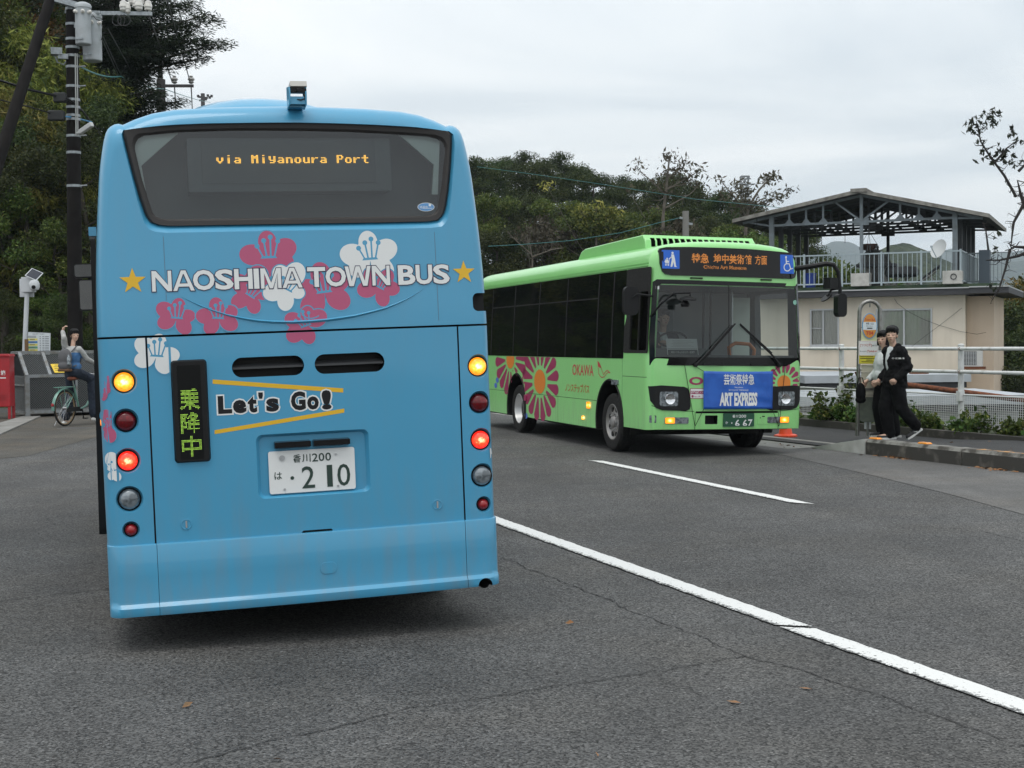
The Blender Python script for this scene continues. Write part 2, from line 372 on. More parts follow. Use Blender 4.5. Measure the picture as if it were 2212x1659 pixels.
# white lines, worn at the edges
def paint(name):
    m = bpy.data.materials.new(name); m.use_nodes = True; nt = m.node_tree; b = nt.nodes['Principled BSDF']; b.inputs['Roughness'].default_value = .7
    t = nt.nodes.new('ShaderNodeTexCoord'); n = nt.nodes.new('ShaderNodeTexNoise'); n.inputs['Scale'].default_value = 42; n.inputs['Detail'].default_value = 5; n.inputs['Roughness'].default_value = .7; nt.links.new(t.outputs['Object'], n.inputs[0])
    a = nt.nodes.new('ShaderNodeAttribute'); a.attribute_name = 'wear'
    d = mth(nt, 'ADD', n.outputs[0], mth(nt, 'MULTIPLY', a.outputs['Fac'], .25))
    r = nt.nodes.new('ShaderNodeValToRGB'); nt.links.new(d, r.inputs[0]); e = r.color_ramp.elements; e[0].position = .625; e[0].color = (.66, .66, .64, 1); e[1].position = .68; e[1].color = (.08, .08, .078, 1)
    nt.links.new(r.outputs[0], b.inputs['Base Color']); return m
MT['roadpaint'] = paint('road_paint')
def line(name, p, q, w, skew=0.0):
    p, q = Vector(p), Vector(q); d = (q - p).normalized(); n = Vector((-d.y, d.x)); k = int((q - p).length / .06); me = bpy.data.meshes.new(name); V = []; F = []; Wt = []
    for i in range(k + 1):
        c = p + (q - p) * i / k
        for j, o in enumerate((-.5, -.25, 0, .25, .5)):
            jit = rnd.uniform(-.006, .006) if abs(o) == .5 else 0
            x = c + n * (o * w + jit) + d * (skew * o if i in (0, k) else 0); V.append((x.x, x.y, .008)); Wt.append((1.0 if o == .5 else .25 if o == .25 else .15 if o == -.5 else 0) if i not in (0, k) else .6)
    for i in range(k):
        for j in range(4): F.append((i * 5 + j, i * 5 + j + 1, i * 5 + j + 6, i * 5 + j + 5))
    me.from_pydata(V, [], F); at_ = me.attributes.new('wear', 'FLOAT', 'POINT'); at_.data.foreach_set('value', Wt)
    return struct(mesh_obj(name, me, MT['roadpaint'], smooth=False))
line('white_line', (3.42, 2.6), (1.56, 7.62), .16, .12); line('white_line', (1.548, 7.675), (-1.9, 17.2), .165, .12); line('white_line', (2.80, 13.42), (1.10, 18.45), .15, .2)
MT['crack'] = mat('crack_tar', (.022, .021, .02), rough=.9)
ck = MB()
def crack(px, w=.010):
    P = [gnd(*p) for p in px]; Q = []
    for a, b in zip(P[:-1], P[1:]):
        n = max(2, int((b - a).length / .035))
        for i in range(n): Q.append(a.lerp(b, i / n))
    Q.append(P[-1]); off = 0; V = []
    for i, q in enumerate(Q):
        d = (Q[min(i + 1, len(Q) - 1)] - Q[max(i - 1, 0)]).normalized(); n = Vector((-d.y, d.x, 0)); off = off * .85 + rnd.uniform(-.014, .014); ww = w * rnd.uniform(.2, .95)
        V += [q + n * (off + ww / 2) + Vector((0, 0, .0045)), q + n * (off - ww / 2) + Vector((0, 0, .0045))]
    ck.add(V, [(2 * i, 2 * i + 1, 2 * i + 3, 2 * i + 2) for i in range(len(Q) - 1)])
crack([(1085, 1205), (1250, 1272), (1400, 1335), (1620, 1420), (1750, 1450), (1950, 1525), (2240, 1620)], .013)
crack([(420, 1650), (640, 1590), (900, 1530), (1150, 1488), (1400, 1452), (1620, 1420)], .011); crack([(-10, 1302), (100, 1285), (240, 1272)], .013)
crack([(1735, 1355), (1880, 1335), (1990, 1330)], .006); crack([(2050, 1140), (2130, 1150), (2215, 1170)], .01); crack([(1740, 1092), (1880, 1112)], .012); crack([(1880, 1120), (2060, 1145)], .006); crack([(1100, 992), (1300, 975), (1500, 985)], .012)
struct(ck.build('road_cracks', MT['crack'], smooth=False))
# pavement, kerb with its sloped end, gutter apron
mb = MB(); T = [(-9, .10), (-.05, .10), (1.4, .03), (16, .03)]
V = [];
for t, z in T: V += [st(.19, t, z), st(2.62, t, z), st(2.62, t, -.1), st(.19, t, -.1)]
mb.add(V, [(4 * i + j, 4 * i + (j + 1) % 4, 4 * i + 4 + (j + 1) % 4, 4 * i + 4 + j) for i in range(3) for j in range(4)] + [(3, 2, 1, 0), (12, 13, 14, 15)])
struct(mb.build('pavement', MT['asphalt_dark'], angle=20))
mb = MB(); V = []
for t in (1.25, 3, 6, 9, 13): V += [st(-.42, t, .006), st(.19, t, .012), st(.60, t, .036)]
mb.add(V, [(3 * i + j, 3 * i + j + 1, 3 * i + j + 4, 3 * i + j + 3) for i in range(4) for j in range(2)]); struct(mb.build('gutter_apron', MT['concrete_old'], smooth=False))
KB = []
for i, (t0, t1) in enumerate(((-1.95, -.02), (-3.95, -1.97), (-5.95, -3.97), (-7.95, -5.97))):
    mb = MB(); pr = [(0, -.02), (.0, .17), (.03, .212), (.175, .215), (.185, .2), (.185, -.02)]
    vs = [st(s, t, z) for t in (t0, t1) for s, z in pr]
    mb.add(vs, [(j, (j + 1) % 6, 6 + (j + 1) % 6, 6 + j) for j in range(6)], 0); mb.add(vs, [tuple(range(6)), tuple(range(11, 5, -1))], 0); mb.m[0] = 1
    o = mb.build('kerb_stone', [MT['kerb'], MT['kerbside']], angle=30); bevel(o, .008)
    tag(o, ('dirty concrete kerb block at the sloped end, beside the bus stop sign', 'second dirty concrete kerb block from the sloped end, with worn orange paint', 'third dirty concrete kerb block from the sloped end', 'fourth dirty kerb block from the sloped end, nearest the camera')[i], 'kerb', 'kerb blocks along the pavement')
mb = MB(); vs = [st(s, t, z) for t, z1 in ((0, .212), (1.25, .02)) for s, z in ((0, -.02), (0, z1), (.185, z1), (.185, -.02))]
mb.add(vs, [(0, 1, 2, 3), (7, 6, 5, 4), (0, 4, 5, 1), (1, 5, 6, 2), (2, 6, 7, 3), (3, 7, 4, 0)]); tag(mb.build('kerb_ramp', MT['concrete'], smooth=False), 'pale concrete sloped end piece of the kerb', 'kerb')
MT['orange'] = mat('orange_reflector', (.8, .27, .01), rough=.35, coat=.4, noise=(20, (.5, .2, .03), .45, .7))
for i, (t, lab) in enumerate(((-.12, 'orange kerb reflector with a white edge, on the kerb end by the sign'), (-1.15, 'flat orange kerb reflector under the back foot of the walking man'))):
    mb = MB(); c = st(.095, t, .216)
    for z0, w, l in ((0, .06, .12), ):
        vs = [st(.095 + a * .05, t + b * .10, .2155) for a, b in ((-1, -1), (1, -1), (1, 1), (-1, 1))] + [st(.095 + a * .035, t + b * .075, .2155 + .022) for a, b in ((-1, -1), (1, -1), (1, 1), (-1, 1))]
        mb.add(vs, [(0, 3, 2, 1), (4, 5, 6, 7), (0, 1, 5, 4), (1, 2, 6, 5), (2, 3, 7, 6), (3, 0, 4, 7)])
    tag(bevel(mb.build('kerb_reflector', MT['orange'], smooth=False), .006), lab, 'reflector', 'orange reflectors on the kerb')
mb = MB()
for k in range(60):
    t = rnd.uniform(-7.5, -2.2); s = rnd.uniform(.03, .17); a = rnd.uniform(0, 3); l = rnd.uniform(.02, .07)
mb.flat([(.02 + .14 * abs(sin(i * 1.7)) * .5 + (.07 if i > 12 else 0), -2.2 - .22 * i if i <= 12 else -2.2 - .22 * (25 - i)) for i in range(26)], .2165, lambda a, b, h: st(a, b, h))
struct(mb.build('kerb_paint', mat('worn_orange_paint', (.55, .26, .06), rough=.8, noise=(25, (.22, .19, .15), .42, .6)), smooth=False))
# fallen leaves by the kerb and on the road
def leaf_litter(name, spots, m):
    V = []; F = []
    for x, y, z in spots:
        a = rnd.uniform(0, 6.3); l = rnd.uniform(.02, .045); w = l * rnd.uniform(.3, .55); tz = rnd.uniform(0, .02)
        d = Vector((cos(a), sin(a), 0)); n = Vector((-sin(a), cos(a), 0)); c = Vector((x, y, z + .008)); k = len(V)
        V += [c - d * l, c + n * w + Vector((0, 0, tz)), c + d * l + Vector((0, 0, tz * .5)), c - n * w]; F.append((k, k + 1, k + 2, k + 3))
    me = bpy.data.meshes.new(name); me.from_pydata(V, [], F); return stuff(mesh_obj(name, me, m, smooth=False))
sp = []
for t0, n, w in ((-.75, 60, .5), (-2.6, 45, .4), (-4.5, 30, .8), (2.0, 20, 1.2)):
    for _ in range(n): sp.append(tuple(st(-abs(rnd.gauss(0, .09)) - .01, t0 + rnd.gauss(0, w * .5), 0)))
for _ in range(30): sp.append(tuple(st(rnd.uniform(.3, 2.5), rnd.uniform(-7, 0), .10)))
lt = leaf_litter('fallen_leaves', sp, mat('dry_leaf', (.28, .12, .04), rough=.8, noise=(8, (.16, .10, .05), .4, .6))); tag(lt, 'dry brown leaves lying along the foot of the kerb', 'leaves')
for px in ((405, 1528), (600, 1645), (1230, 1350), (1585, 1520), (1290, 1758 * .93), (1740, 1490)):
    p = gnd(*px); x = leaf_litter('fallen_leaf', [(p.x, p.y, 0)], bpy.data.materials['dry_leaf']); del x['kind']
    tag(x, 'small reddish brown leaf lying alone on the open road', 'leaf', 'single leaves on the road')
# far mountains across the water
def ridge(name, Y0, prof, m, depth, seed, det=.25):
    q = random.Random(seed); pts = [at(a, b, Y0) for a, b in prof]; xs_ = np.array([p.x for p in pts]); zs_ = np.array([p.z for p in pts]); n = 150; V = []; F = []
    X_ = np.linspace(xs_[0], xs_[-1], n); Zt = np.interp(X_, xs_, zs_); w = np.zeros(n); ph = [q.uniform(0, 6) for _ in range(9)]
    for k in range(9): w += np.sin(X_ * (.9 + .8 * k) * 14 / (xs_[-1] - xs_[0]) + ph[k]) / (1 + k)
    hs = (xs_[-1] - xs_[0])
    for r in range(14):
        g = r / 13; yy = Y0 + (g - .5) * depth; f = math.exp(-((g - .5) / .26) ** 2)
        for i in range(n):
            z = -20 + (Zt[i] + 20) * f + w[i] * det * hs * .01 * (1 + .6 * math.sin(3 * g * 6 + i * .31)) * f
            z += (1 - f) * f * hs * .012 * math.sin(i * .35 + g * 5 + 2 * math.sin(i * .11))
            V.append((X_[i] * (yy / Y0), yy, z))
    F = [(r * n + i, r * n + i + 1, (r + 1) * n + i + 1, (r + 1) * n + i) for r in range(13) for i in range(n - 1)]
    me = bpy.data.meshes.new(name); me.from_pydata(V, [], F); return struct(mesh_obj(name, me, m))
MT['mount'] = mat('wooded_mountain', (.018, .032, .024), rough=.95, noise=(.05, (.028, .042, .026), .4, .6), bump=(.12, 1.0, 6))
MT['hillwood'] = mat('wooded_hill', (.014, .026, .010), rough=.95, noise=(.35, (.032, .046, .016), .4, .6), bump=(.6, 1.0, 2))
ridge('mountain', 2600, [(1300, 745), (1480, 640), (1640, 590), (1735, 552), (1765, 535), (1800, 522), (1840, 524), (1870, 540), (1930, 562), (2000, 552), (2060, 532), (2120, 548), (2160, 545), (2212, 535), (2300, 548), (2500, 610), (2700, 745)], MT['mount'], 900, 3, .12)
ridge('mountain', 1900, [(1700, 745), (1900, 640), (2020, 600), (2090, 568), (2125, 555), (2150, 563), (2190, 562), (2230, 556), (2300, 580), (2420, 640), (2600, 745)], MT['mount'], 700, 8, .15)
ridge('wooded_hill', 420, [(1660, 745), (1760, 640), (1840, 575), (1880, 545), (1920, 528), (1950, 520), (1985, 528), (2020, 548), (2060, 558), (2110, 600), (2160, 640), (2260, 745)], MT['hillwood'], 150, 5, .5)

# the moist air that pales the far ridges
AIR = bpy.data.materials.new('air'); AIR.use_nodes = True; nt = AIR.node_tree; nt.nodes.clear(); o_ = nt.nodes.new('ShaderNodeOutputMaterial'); pv = nt.nodes.new('ShaderNodeVolumePrincipled')
pv.inputs['Color'].default_value = (.80, .91, 1, 1); pv.inputs['Density'].default_value = 2.3e-4; pv.inputs['Anisotropy'].default_value = .1; nt.links.new(pv.outputs[0], o_.inputs['Volume'])
mb = MB(); mb.box((0, 1700, 125), (6400, 4200, 280)); hz_ = mb.build('haze', AIR, smooth=False); stuff(hz_)
# ================================================================ THE BLUE TOWN BUS (rear view)
def PAINT(name, c, c2):
    m = mat(name, c, rough=.32, spec=.5, coat=.55, noise=(1.3, c2, .35, .75), rn=(3.0, .28, .42))
    # road dust: blotches and runs that thin out above the skirt
    nt = m.node_tree; b = nt.nodes['Principled BSDF']; src = b.inputs['Base Color'].links[0].from_socket; t = nt.nodes.new('ShaderNodeTexCoord'); sp = nt.nodes.new('ShaderNodeSeparateXYZ'); nt.links.new(t.outputs['Object'], sp.inputs[0])
    mp = nt.nodes.new('ShaderNodeMapping'); mp.inputs['Scale'].default_value = (7, 7, 1.1); nt.links.new(t.outputs['Object'], mp.inputs[0]); nz = nt.nodes.new('ShaderNodeTexNoise'); nz.inputs['Scale'].default_value = 2.2; nz.inputs['Detail'].default_value = 7; nt.links.new(mp.outputs[0], nz.inputs['Vector'])
    r = nt.nodes.new('ShaderNodeMapRange'); r.inputs[1].default_value = .15; r.inputs[2].default_value = 1.0; r.inputs[3].default_value = .42; r.inputs[4].default_value = .05; nt.links.new(sp.outputs[2], r.inputs[0])
    q = nt.nodes.new('ShaderNodeMapRange'); q.inputs[1].default_value = .42; q.inputs[2].default_value = .78; nt.links.new(nz.outputs[0], q.inputs[0])
    mx = nt.nodes.new('ShaderNodeMix'); mx.data_type = 'RGBA'; mx.inputs[7].default_value = (.21, .20, .18, 1); nt.links.new(mth(nt, 'MULTIPLY', r.outputs[0], q.outputs[0], True), mx.inputs[0]); nt.links.new(src, mx.inputs[6]); nt.links.new(mx.outputs[2], b.inputs['Base Color'])
    return m
MT['blue'] = PAINT('blue_paint', (.058, .305, .50), (.052, .29, .475))
MT['green'] = PAINT('green_paint', (.275, .65, .225), (.26, .62, .21))
MT['black'] = mat('black_plastic', (.006, .006, .0065), rough=.5, spec=.3)
MT['rubber'] = mat('rubber', (.010, .0097, .0095), rough=.8, spec=.25, noise=(30, (.026, .025, .023), .4, .8))
MT['gasket'] = mat('gasket_rubber', (.032, .029, .028), rough=.55, spec=.35, noise=(12, (.03, .028, .028), .4, .7))
MT['dark'] = mat('dark_inside', (.075, .085, .088), rough=.8)
MT['under'] = mat('underbody', (.010, .0095, .009), rough=.85, noise=(6, (.028, .025, .022), .5, .9))
MT['steel'] = mat('steel', (.55, .56, .57), rough=.35, metal=.85, noise=(20, (.4, .4, .4), .4, .8))
MT['wheelgrey'] = mat('wheel_grey', (.26, .255, .25), rough=.5, metal=.3, noise=(9, (.25, .23, .2), .4, .8))
MT['pink'] = mat('pink_print', (.44, .085, .175), rough=.4)
MT['white'] = mat('white_print', (.72, .73, .72), rough=.4)
MT['yellow'] = mat('yellow_print', (.72, .43, .02), rough=.4)
MT['navy'] = mat('navy_print', (.03, .03, .075), rough=.4)
MT['ink'] = mat('black_print', (.008, .008, .010), rough=.55, spec=.3)
MT['glass'] = glass('tinted_glass', (.70, .76, .76), 2.0)
MT['wsglass'] = glass('windscreen_glass', (.58, .64, .63), 1.25)
MT['clear'] = glass('clear_glass', (.8, .84, .83), 1.2)
MT['offred'] = mat('unlit_red_lens', (.11, .003, .006), rough=.15, spec=.35, coat=.35, noise=(40, (.22, .006, .012), .5, .7))
MT['refred'] = mat('red_reflector', (.30, .008, .012), rough=.3, coat=.4, bump=(260, .5, .003))
MT['clearlens'] = mat('clear_lens', (.24, .27, .29), rough=.14, metal=.25, coat=.7, noise=(22, (.10, .115, .125), .42, .58, 2))
def litlens(name, edge, mid, hot, es):
    # a lit lamp: brightest at the bulb, weaker towards the rim
    m = bpy.data.materials.new(name); m.use_nodes = True; nt = m.node_tree; b = nt.nodes['Principled BSDF']
    b.inputs['Base Color'].default_value = (*edge, 1); b.inputs['Roughness'].default_value = .15; b.inputs['Coat Weight'].default_value = .6
    t = nt.nodes.new('ShaderNodeTexCoord'); mp = nt.nodes.new('ShaderNodeMapping'); mp.inputs['Scale'].default_value = (1 / .055, 0, 1 / .038)
    nt.links.new(t.outputs['Object'], mp.inputs[0]); ln = nt.nodes.new('ShaderNodeVectorMath'); ln.operation = 'LENGTH'; nt.links.new(mp.outputs[0], ln.inputs[0])
    nz = nt.nodes.new('ShaderNodeTexNoise'); nz.inputs['Scale'].default_value = 60; nt.links.new(t.outputs['Object'], nz.inputs['Vector'])
    d = mth(nt, 'ADD', ln.outputs[1 if len(ln.outputs) > 1 else 0], mth(nt, 'MULTIPLY', mth(nt, 'SUBTRACT', nz.outputs[0], .5), .9))
    r = nt.nodes.new('ShaderNodeValToRGB'); nt.links.new(d, r.inputs[0]); e = r.color_ramp.elements
    e[0].position = 0; e[0].color = (*hot, 1); e[1].position = 1.0; e[1].color = (*edge, 1); k = e.new(.45); k.color = (*mid, 1)
    nt.links.new(r.outputs[0], b.inputs['Emission Color']); b.inputs['Emission Strength'].default_value = es
    return m
MT['amber'] = litlens('lit_amber_lens', (.75, .2, .005), (1.0, .5, .05), (1.6, 1.3, .7), 1.5)
MT['redlit'] = litlens('lit_red_lens', (.6, .012, .006), (1.0, .07, .02), (1.5, .75, .35), 1.6)
def led(name, c, s): return mat(name, (.1, .1, .1), emit=c, es=s)
MT['ledamber'] = led('led_amber', (1, .50, .05), 2.2); MT['ledgreen'] = led('led_green', (.5, .95, .06), .95); MT['ledorange'] = led('led_orange', (1, .33, .02), 1.1)
def wheel(parent, c, side, rad, width, rimmat, dual=False):
    # c = hub centre, side = +1/-1: which way the outer face looks along local x; axis along x
    M = Matrix.Translation(c) @ Matrix.Rotation(side * pi / 2, 4, 'Y')
    rr = rad * .62
    t = MB(); w = width / 2
    t.lathe([(rr, -w * .9), (rad * .8, -w), (rad * .94, -w * .93), (rad, -w * .7), (rad, -w * .3), (rad * .985, -w * .27), (rad * .985, -w * .2), (rad, -w * .17), (rad, w * .17), (rad * .985, w * .2), (rad * .985, w * .27), (rad, w * .3), (rad, w * .7), (rad * .94, w * .93), (rad * .8, w), (rr * 1.04, w * .92), (rr, w * .8)], 48, M, 0, False)
    ty = t.build('tyre', MT['rubber'], parent)
    r = MB()
    if dual: prof = [(rr * 1.02, w * .86), (rr * .97, w * .9), (rr * .93, w * .6), (rr * .88, w * .1), (rr * .8, -w * .2), (rr * .55, -w * .35), (rr * .3, -w * .3), (rr * .28, w * .05), (rr * .2, w * .1), (0, w * .12)]
    else: prof = [(rr * 1.02, w * .86), (rr * .97, w * .9), (rr * .9, w * .62), (rr * .8, w * .5), (rr * .62, w * .62), (rr * .5, w * .66), (rr * .42, w * .6), (rr * .36, w * .55), (rr * .3, w * .9), (rr * .2, w * 1.0), (0, w * 1.02)]
    r.lathe(prof, 48, M, 0, False)
    ro = r.build('rim', rimmat, parent)
    n = MB()
    for k in range(8):
        a = 2 * pi * k / 8; q = M @ Vector((rr * .48 * cos(a), rr * .48 * sin(a), w * (.62 if not dual else -.3))); ax = M.to_3x3() @ Vector((0, 0, 1))
        n.tube([q - ax * .01, q + ax * .03], .013, 6)
        if not dual:
            a += pi / 8; hh = M @ Vector((rr * .73 * cos(a), rr * .73 * sin(a), w * .575)); n.tube([hh - ax * .004, hh + ax * .010], .036, 12, 1)
    n.build('wheel_nuts', [MT['steel'], MT['black']], ro)
    return ty
BUS = thing('town_bus', 'light blue bus seen from behind, printed with plum blossoms and white lettering', 'bus', (-1.0694, 7.4185, 0), rot=(0, R(-1.634), R(15.978)))
BHW = [(.30, 1.047), (.8, 1.05), (1.4, 1.05), (1.68, 1.049), (1.936, 1.043), (2.128, 1.033), (2.318, 1.019), (2.535, .999), (2.643, .981), (2.70, .969), (2.74, .957), (2.762, .945), (2.775, .931), (2.786, .912), (2.789, .892)]
BTOP = [(.892, 2.789), (.87, 2.783), (.84, 2.797), (.799, 2.815), (.717, 2.843), (.609, 2.862), (.42, 2.874), (.233, 2.88), (0, 2.884)]
def interp(tab, x): return float(np.interp(x, [a for a, b in tab], [b for a, b in tab]))
def bsec(ds, dt, db):
    lv = [.30 + .1 * i for i in range(23)] + [2.56, 2.62, 2.66, 2.70, 2.72, 2.74, 2.762, 2.775, 2.786, 2.789]
    rt = []
    for v in lv: rt.append((max(.1, interp(BHW, v) - ds), v - dt * min(1, max(0, (v - 2.25) / .54)) + db * max(0, 1 - (v - .3) / .3)))
    tp = [BTOP[i] for i in range(len(BTOP))]; tpr = [(a * max(.1, (.892 - ds)) / .892, b - dt) for a, b in tp]
    top = tpr + [(-a, b) for a, b in tpr[-2::-1]]                 # right shoulder -> left shoulder, 17 points
    nu = len(top) - 1
    us = [a for a, b in top]
    bot = [(-(rt[0][0]) + 2 * rt[0][0] * i / nu, .30 + db) for i in range(nu + 1)]
    ring = bot[:-1] + rt[:-1] + top[:-1] + [(-a, b) for a, b in rt[::-1]][:-1]
    return ring
BNU, BNV = 16, 32
RSB, RTB = .055, .11
def bw(p):      # the rear face bulges a little and leans forward above the belt line
    f = max(0, 1 - p[1] / 1.2)
    return (p[0], p[1] + f * (.03 * p[0] ** 2 + .05 * max(0, p[2] - 1.7)), p[2])
rings = []
for i in range(7):
    a = pi / 2 * i / 6; rings.append((.11 * (1 - cos(a)), RSB * (1 - sin(a)), RTB * (1 - sin(a)), .02 * (1 - sin(a))))
rings += [(y, 0, 0, 0) for y in (.35, .7, 1.2, 2, 3, 4, 5, 6, 6.5)]
for i in range(1, 7):
    a = pi / 2 * i / 6; rings.append((6.5 + .49 * sin(a), .3 * (1 - cos(a)), .4 * (1 - cos(a)), .1 * (1 - cos(a))))
mb = loft(bsec, rings, BNU, BNV); mb.v = [bw(v) for v in mb.v]
body = mb.build('body', [MT['blue'], MT['black'], MT['dark']], BUS)
def bfn(a, b, h):    # (u, v, depth) on the rear face, following the rounded corner
    hw = interp(BHW, b); s = abs(a) - (hw - RSB); y = h
    if s > 0: s = min(s, RSB * .995); y += .11 - .11 * math.sqrt(max(0, 1 - (s / RSB) ** 2))
    return bw((a, y, b))
def flatfn(a, b, h): return bw((a, h, b))
GAS = [(-.873, 2.737), (-.856, 2.643), (-.830, 2.511), (-.802, 2.389), (-.774, 2.293), (-.753, 2.262), (-.714, 2.246), (-.675, 2.242), (-.005, 2.242), (.474, 2.243), (.748, 2.246), (.787, 2.253), (.816, 2.282), (.832, 2.331), (.849, 2.412), (.868, 2.535), (.883, 2.67), (.885, 2.732), (.879, 2.744), (.835, 2.748), (.659, 2.763), (.442, 2.773), (.229, 2.779), (.018, 2.782), (-.185, 2.78), (-.44, 2.776), (-.641, 2.767), (-.79, 2.753), (-.864, 2.745)]
GLS = [(-.8165, 2.655), (-.787, 2.491), (-.741, 2.313), (-.718, 2.285), (-.683, 2.278), (-.004, 2.275), (.738, 2.277), (.772, 2.294), (.787, 2.326), (.811, 2.428), (.844, 2.632), (.845, 2.664), (.822, 2.697), (.784, 2.713), (.66, 2.722), (.3, 2.738), (.018, 2.742), (-.289, 2.743), (-.593, 2.734), (-.769, 2.717), (-.802, 2.698)]
def polar(poly, n, c=(0, 2.5)):
    res = []
    for i in range(n):
        # denser directions towards the corners of the wide opening
        a = 2 * pi * i / n; d = Vector((cos(a), sin(a) * .35)).normalized(); best = None
        for k in range(len(poly)):
            p = Vector(poly[k]) - Vector(c); q = Vector(poly[(k + 1) % len(poly)]) - Vector(c); e_ = q - p
            de = d.x * e_.y - d.y * e_.x
            if abs(de) < 1e-9: continue
            t = (p.x * e_.y - p.y * e_.x) / de; s_ = (p.x * d.y - p.y * d.x) / de
            if t > 0 and -1e-6 <= s_ <= 1 + 1e-6 and (best is None or t < best): best = t
        res.append((c[0] + d.x * best, c[1] + d.y * best))
    return res
NG = 120
GO, GI = polar(GAS, NG), polar(GLS, NG)
sillp = [(a + (.012 if a > 0 else -.012), b - (.038 * min(1, max(0, (2.5 - b) / .2)))) for a, b in GO]
cuts = MB()
vs = [flatfn(a, b, h) for ring, h in ((sillp, -.03), (sillp, -.0005), (GO, .0362), (GO, .3)) for a, b in ring]
cuts.add(vs, [(k * NG + i, k * NG + (i + 1) % NG, (k + 1) * NG + (i + 1) % NG, (k + 1) * NG + i) for k in range(2) for i in range(NG)], 0)
cuts.add(vs[2 * NG:], [(i, (i + 1) % NG, NG + (i + 1) % NG, NG + i) for i in range(NG)], 2); cuts.add(vs, [tuple(range(NG))[::-1], tuple(range(3 * NG, 4 * NG))], 2)
cut1 = cuts.build('cut', [MT['blue'], MT['black'], MT['dark']], BUS)
c2 = MB()
c2.ext(rrect(-.274, .783, .340, 1.132, .035), -.01, .032, flatfn, 0, poly2=rrect(-.25, .80, .318, 1.112, .03))
BLAMPS = []
for s in (0, 1):
    us = (-.926, .970)[s]
    for v, r, k in ((1.438, .0505, 'amber'), (1.234, .0505, 'offred'), (1.028, .0505, 'redlit'), (.827, .0545, 'clearlens'), (.667, .0305, 'refred')):
        BLAMPS.append((us, v, r, k)); ro = r + .021
        c2.ext(circ(us, v + .004, ro, 32), -.02, .034, flatfn, 0, poly2=circ(us, v, r + .004, 32))
for a, b in ((-.376, .002), (.059, .438)): c2.ext(rrect(a, 1.435, b, 1.540, .052, 8), -.1, .09, flatfn, 1)
c2.ext(rrect(.952, 1.744, 1.3, 1.844, [.03, 0, 0, .03]), -.1, .12, flatfn, 1)
cut2 = c2.build('cut', [MT['blue'], MT['black'], MT['dark']], BUS)
c3 = MB()
def seamy(u0, v0, u1, v1): c3.ext([(u0, v0), (u1, v0), (u1, v1), (u0, v1)], -.2, .014, flatfn, 1)
c3.box((0, 0, 1.668), (2.4, .5, .011), 1)
cut3 = c3.build('cut', [MT['blue'], MT['black'], MT['dark']], BUS)
c4 = MB()
for u in (-.8055, .857): c4.ext([(u - .0045, .58), (u + .0045, .58), (u + .0045, 1.664), (u - .0045, 1.664)], -.2, .016, flatfn, 1)
c4.ext(rrect(-.047, .56, .118, .602, .012), -.2, .03, flatfn, 1)
cut4 = c4.build('cut', [MT['blue'], MT['black'], MT['dark']], BUS)
c5 = MB()
for s_ in (-1, 1):
    for y_ in (1.35, 5.6): c5.ext([(y_ + .46 * cos(a), .385 + .47 * sin(a)) for a in [2 * pi * i / 36 for i in range(36)]], s_ * .62, s_ * 1.3, lambda a, b, h: (h, a, b), 1)
cut5 = c5.build('cut', [MT['blue'], MT['black'], MT['dark']], BUS)
cut(body, [cut1, cut2, cut3, cut4, cut5])
# hairline joints of the corner panels, and the moulded crease below the lettering
mb = MB()
for u in (-.694, .752): mb.ext([(u - .0016, 1.70), (u + .0016, 1.70), (u + .0016, 2.185), (u - .0016, 2.185)], -.0008, .003, flatfn)
mb.build('panel_joint', mat('joint_grey', (.10, .2, .28), rough=.6), body)
arc = [(-.617, 1.868), (-.533, 1.824), (-.46, 1.792), (-.384, 1.765), (-.31, 1.746), (-.231, 1.731), (-.15, 1.722), (-.05, 1.7165), (.05, 1.718), (.131, 1.722), (.21, 1.730), (.291, 1.740), (.37, 1.756), (.455, 1.775), (.53, 1.802), (.594, 1.830), (.678, 1.876)]
mb = MB(); vs = []
for i, (a, b) in enumerate(arc):
    t = sin(pi * i / (len(arc) - 1)) ** .6; vs += [flatfn(a, b + .0085 * t, -.001), flatfn(a, b + .0015 * t, -.010 * t - .0012), flatfn(a, b - .009 * t - .001, .001)]
mb.add(vs, [(3 * i + j, 3 * i + j + 1, 3 * i + j + 4, 3 * i + j + 3) for i in range(len(arc) - 1) for j in (0, 1)])
crease = mb.build('moulded_crease', MT['blue'], body, angle=60)
# -------- rear window
g = MB(); prof = [(GO, .06), (GO, .026), ([(a * .985, b) for a, b in GO], .016), ([(a * .3 + c * .7, b * .3 + d * .7) for (a, b), (c, d) in zip(GO, GI)], .02), (GI, .034), (GI, .055)]
vs = [flatfn(a, b, h) for ring, h in prof for a, b in ring]
g.add(vs, [(k * NG + i, k * NG + (i + 1) % NG, (k + 1) * NG + (i + 1) % NG, (k + 1) * NG + i) for k in range(5) for i in range(NG)])
wn = g.build('rear_window', MT['gasket'], BUS, angle=25)
mb = MB(); mb.flat(GI, .036, flatfn); mb.build('pane', MT['glass'], wn)
mb = MB()
for s in (-1, 1):
    mb.ext([(s * .83, 2.74), (s * .59, 2.735), (s * .785, 2.565), (s * .765, 2.40), (s * .80, 2.40)], .075, .10, flatfn)
mb.build('corner_trim', mat('pale_trim', (.66, .74, .70), rough=.7), wn)
mb = MB(); mb.ext(rrect(-.547, 2.425, .545, 2.712, .01), .10, .29, flatfn); sb = mb.build('destination_board', mat('board_grey', (.115, .135, .14), rough=.7), BUS)
mb = MB(); mb.ext(rrect(-.474, 2.468, .459, 2.704, .006), .092, .0995, flatfn); mb.build('display_face', mat('board_dark', (.085, .10, .105), rough=.6), sb)
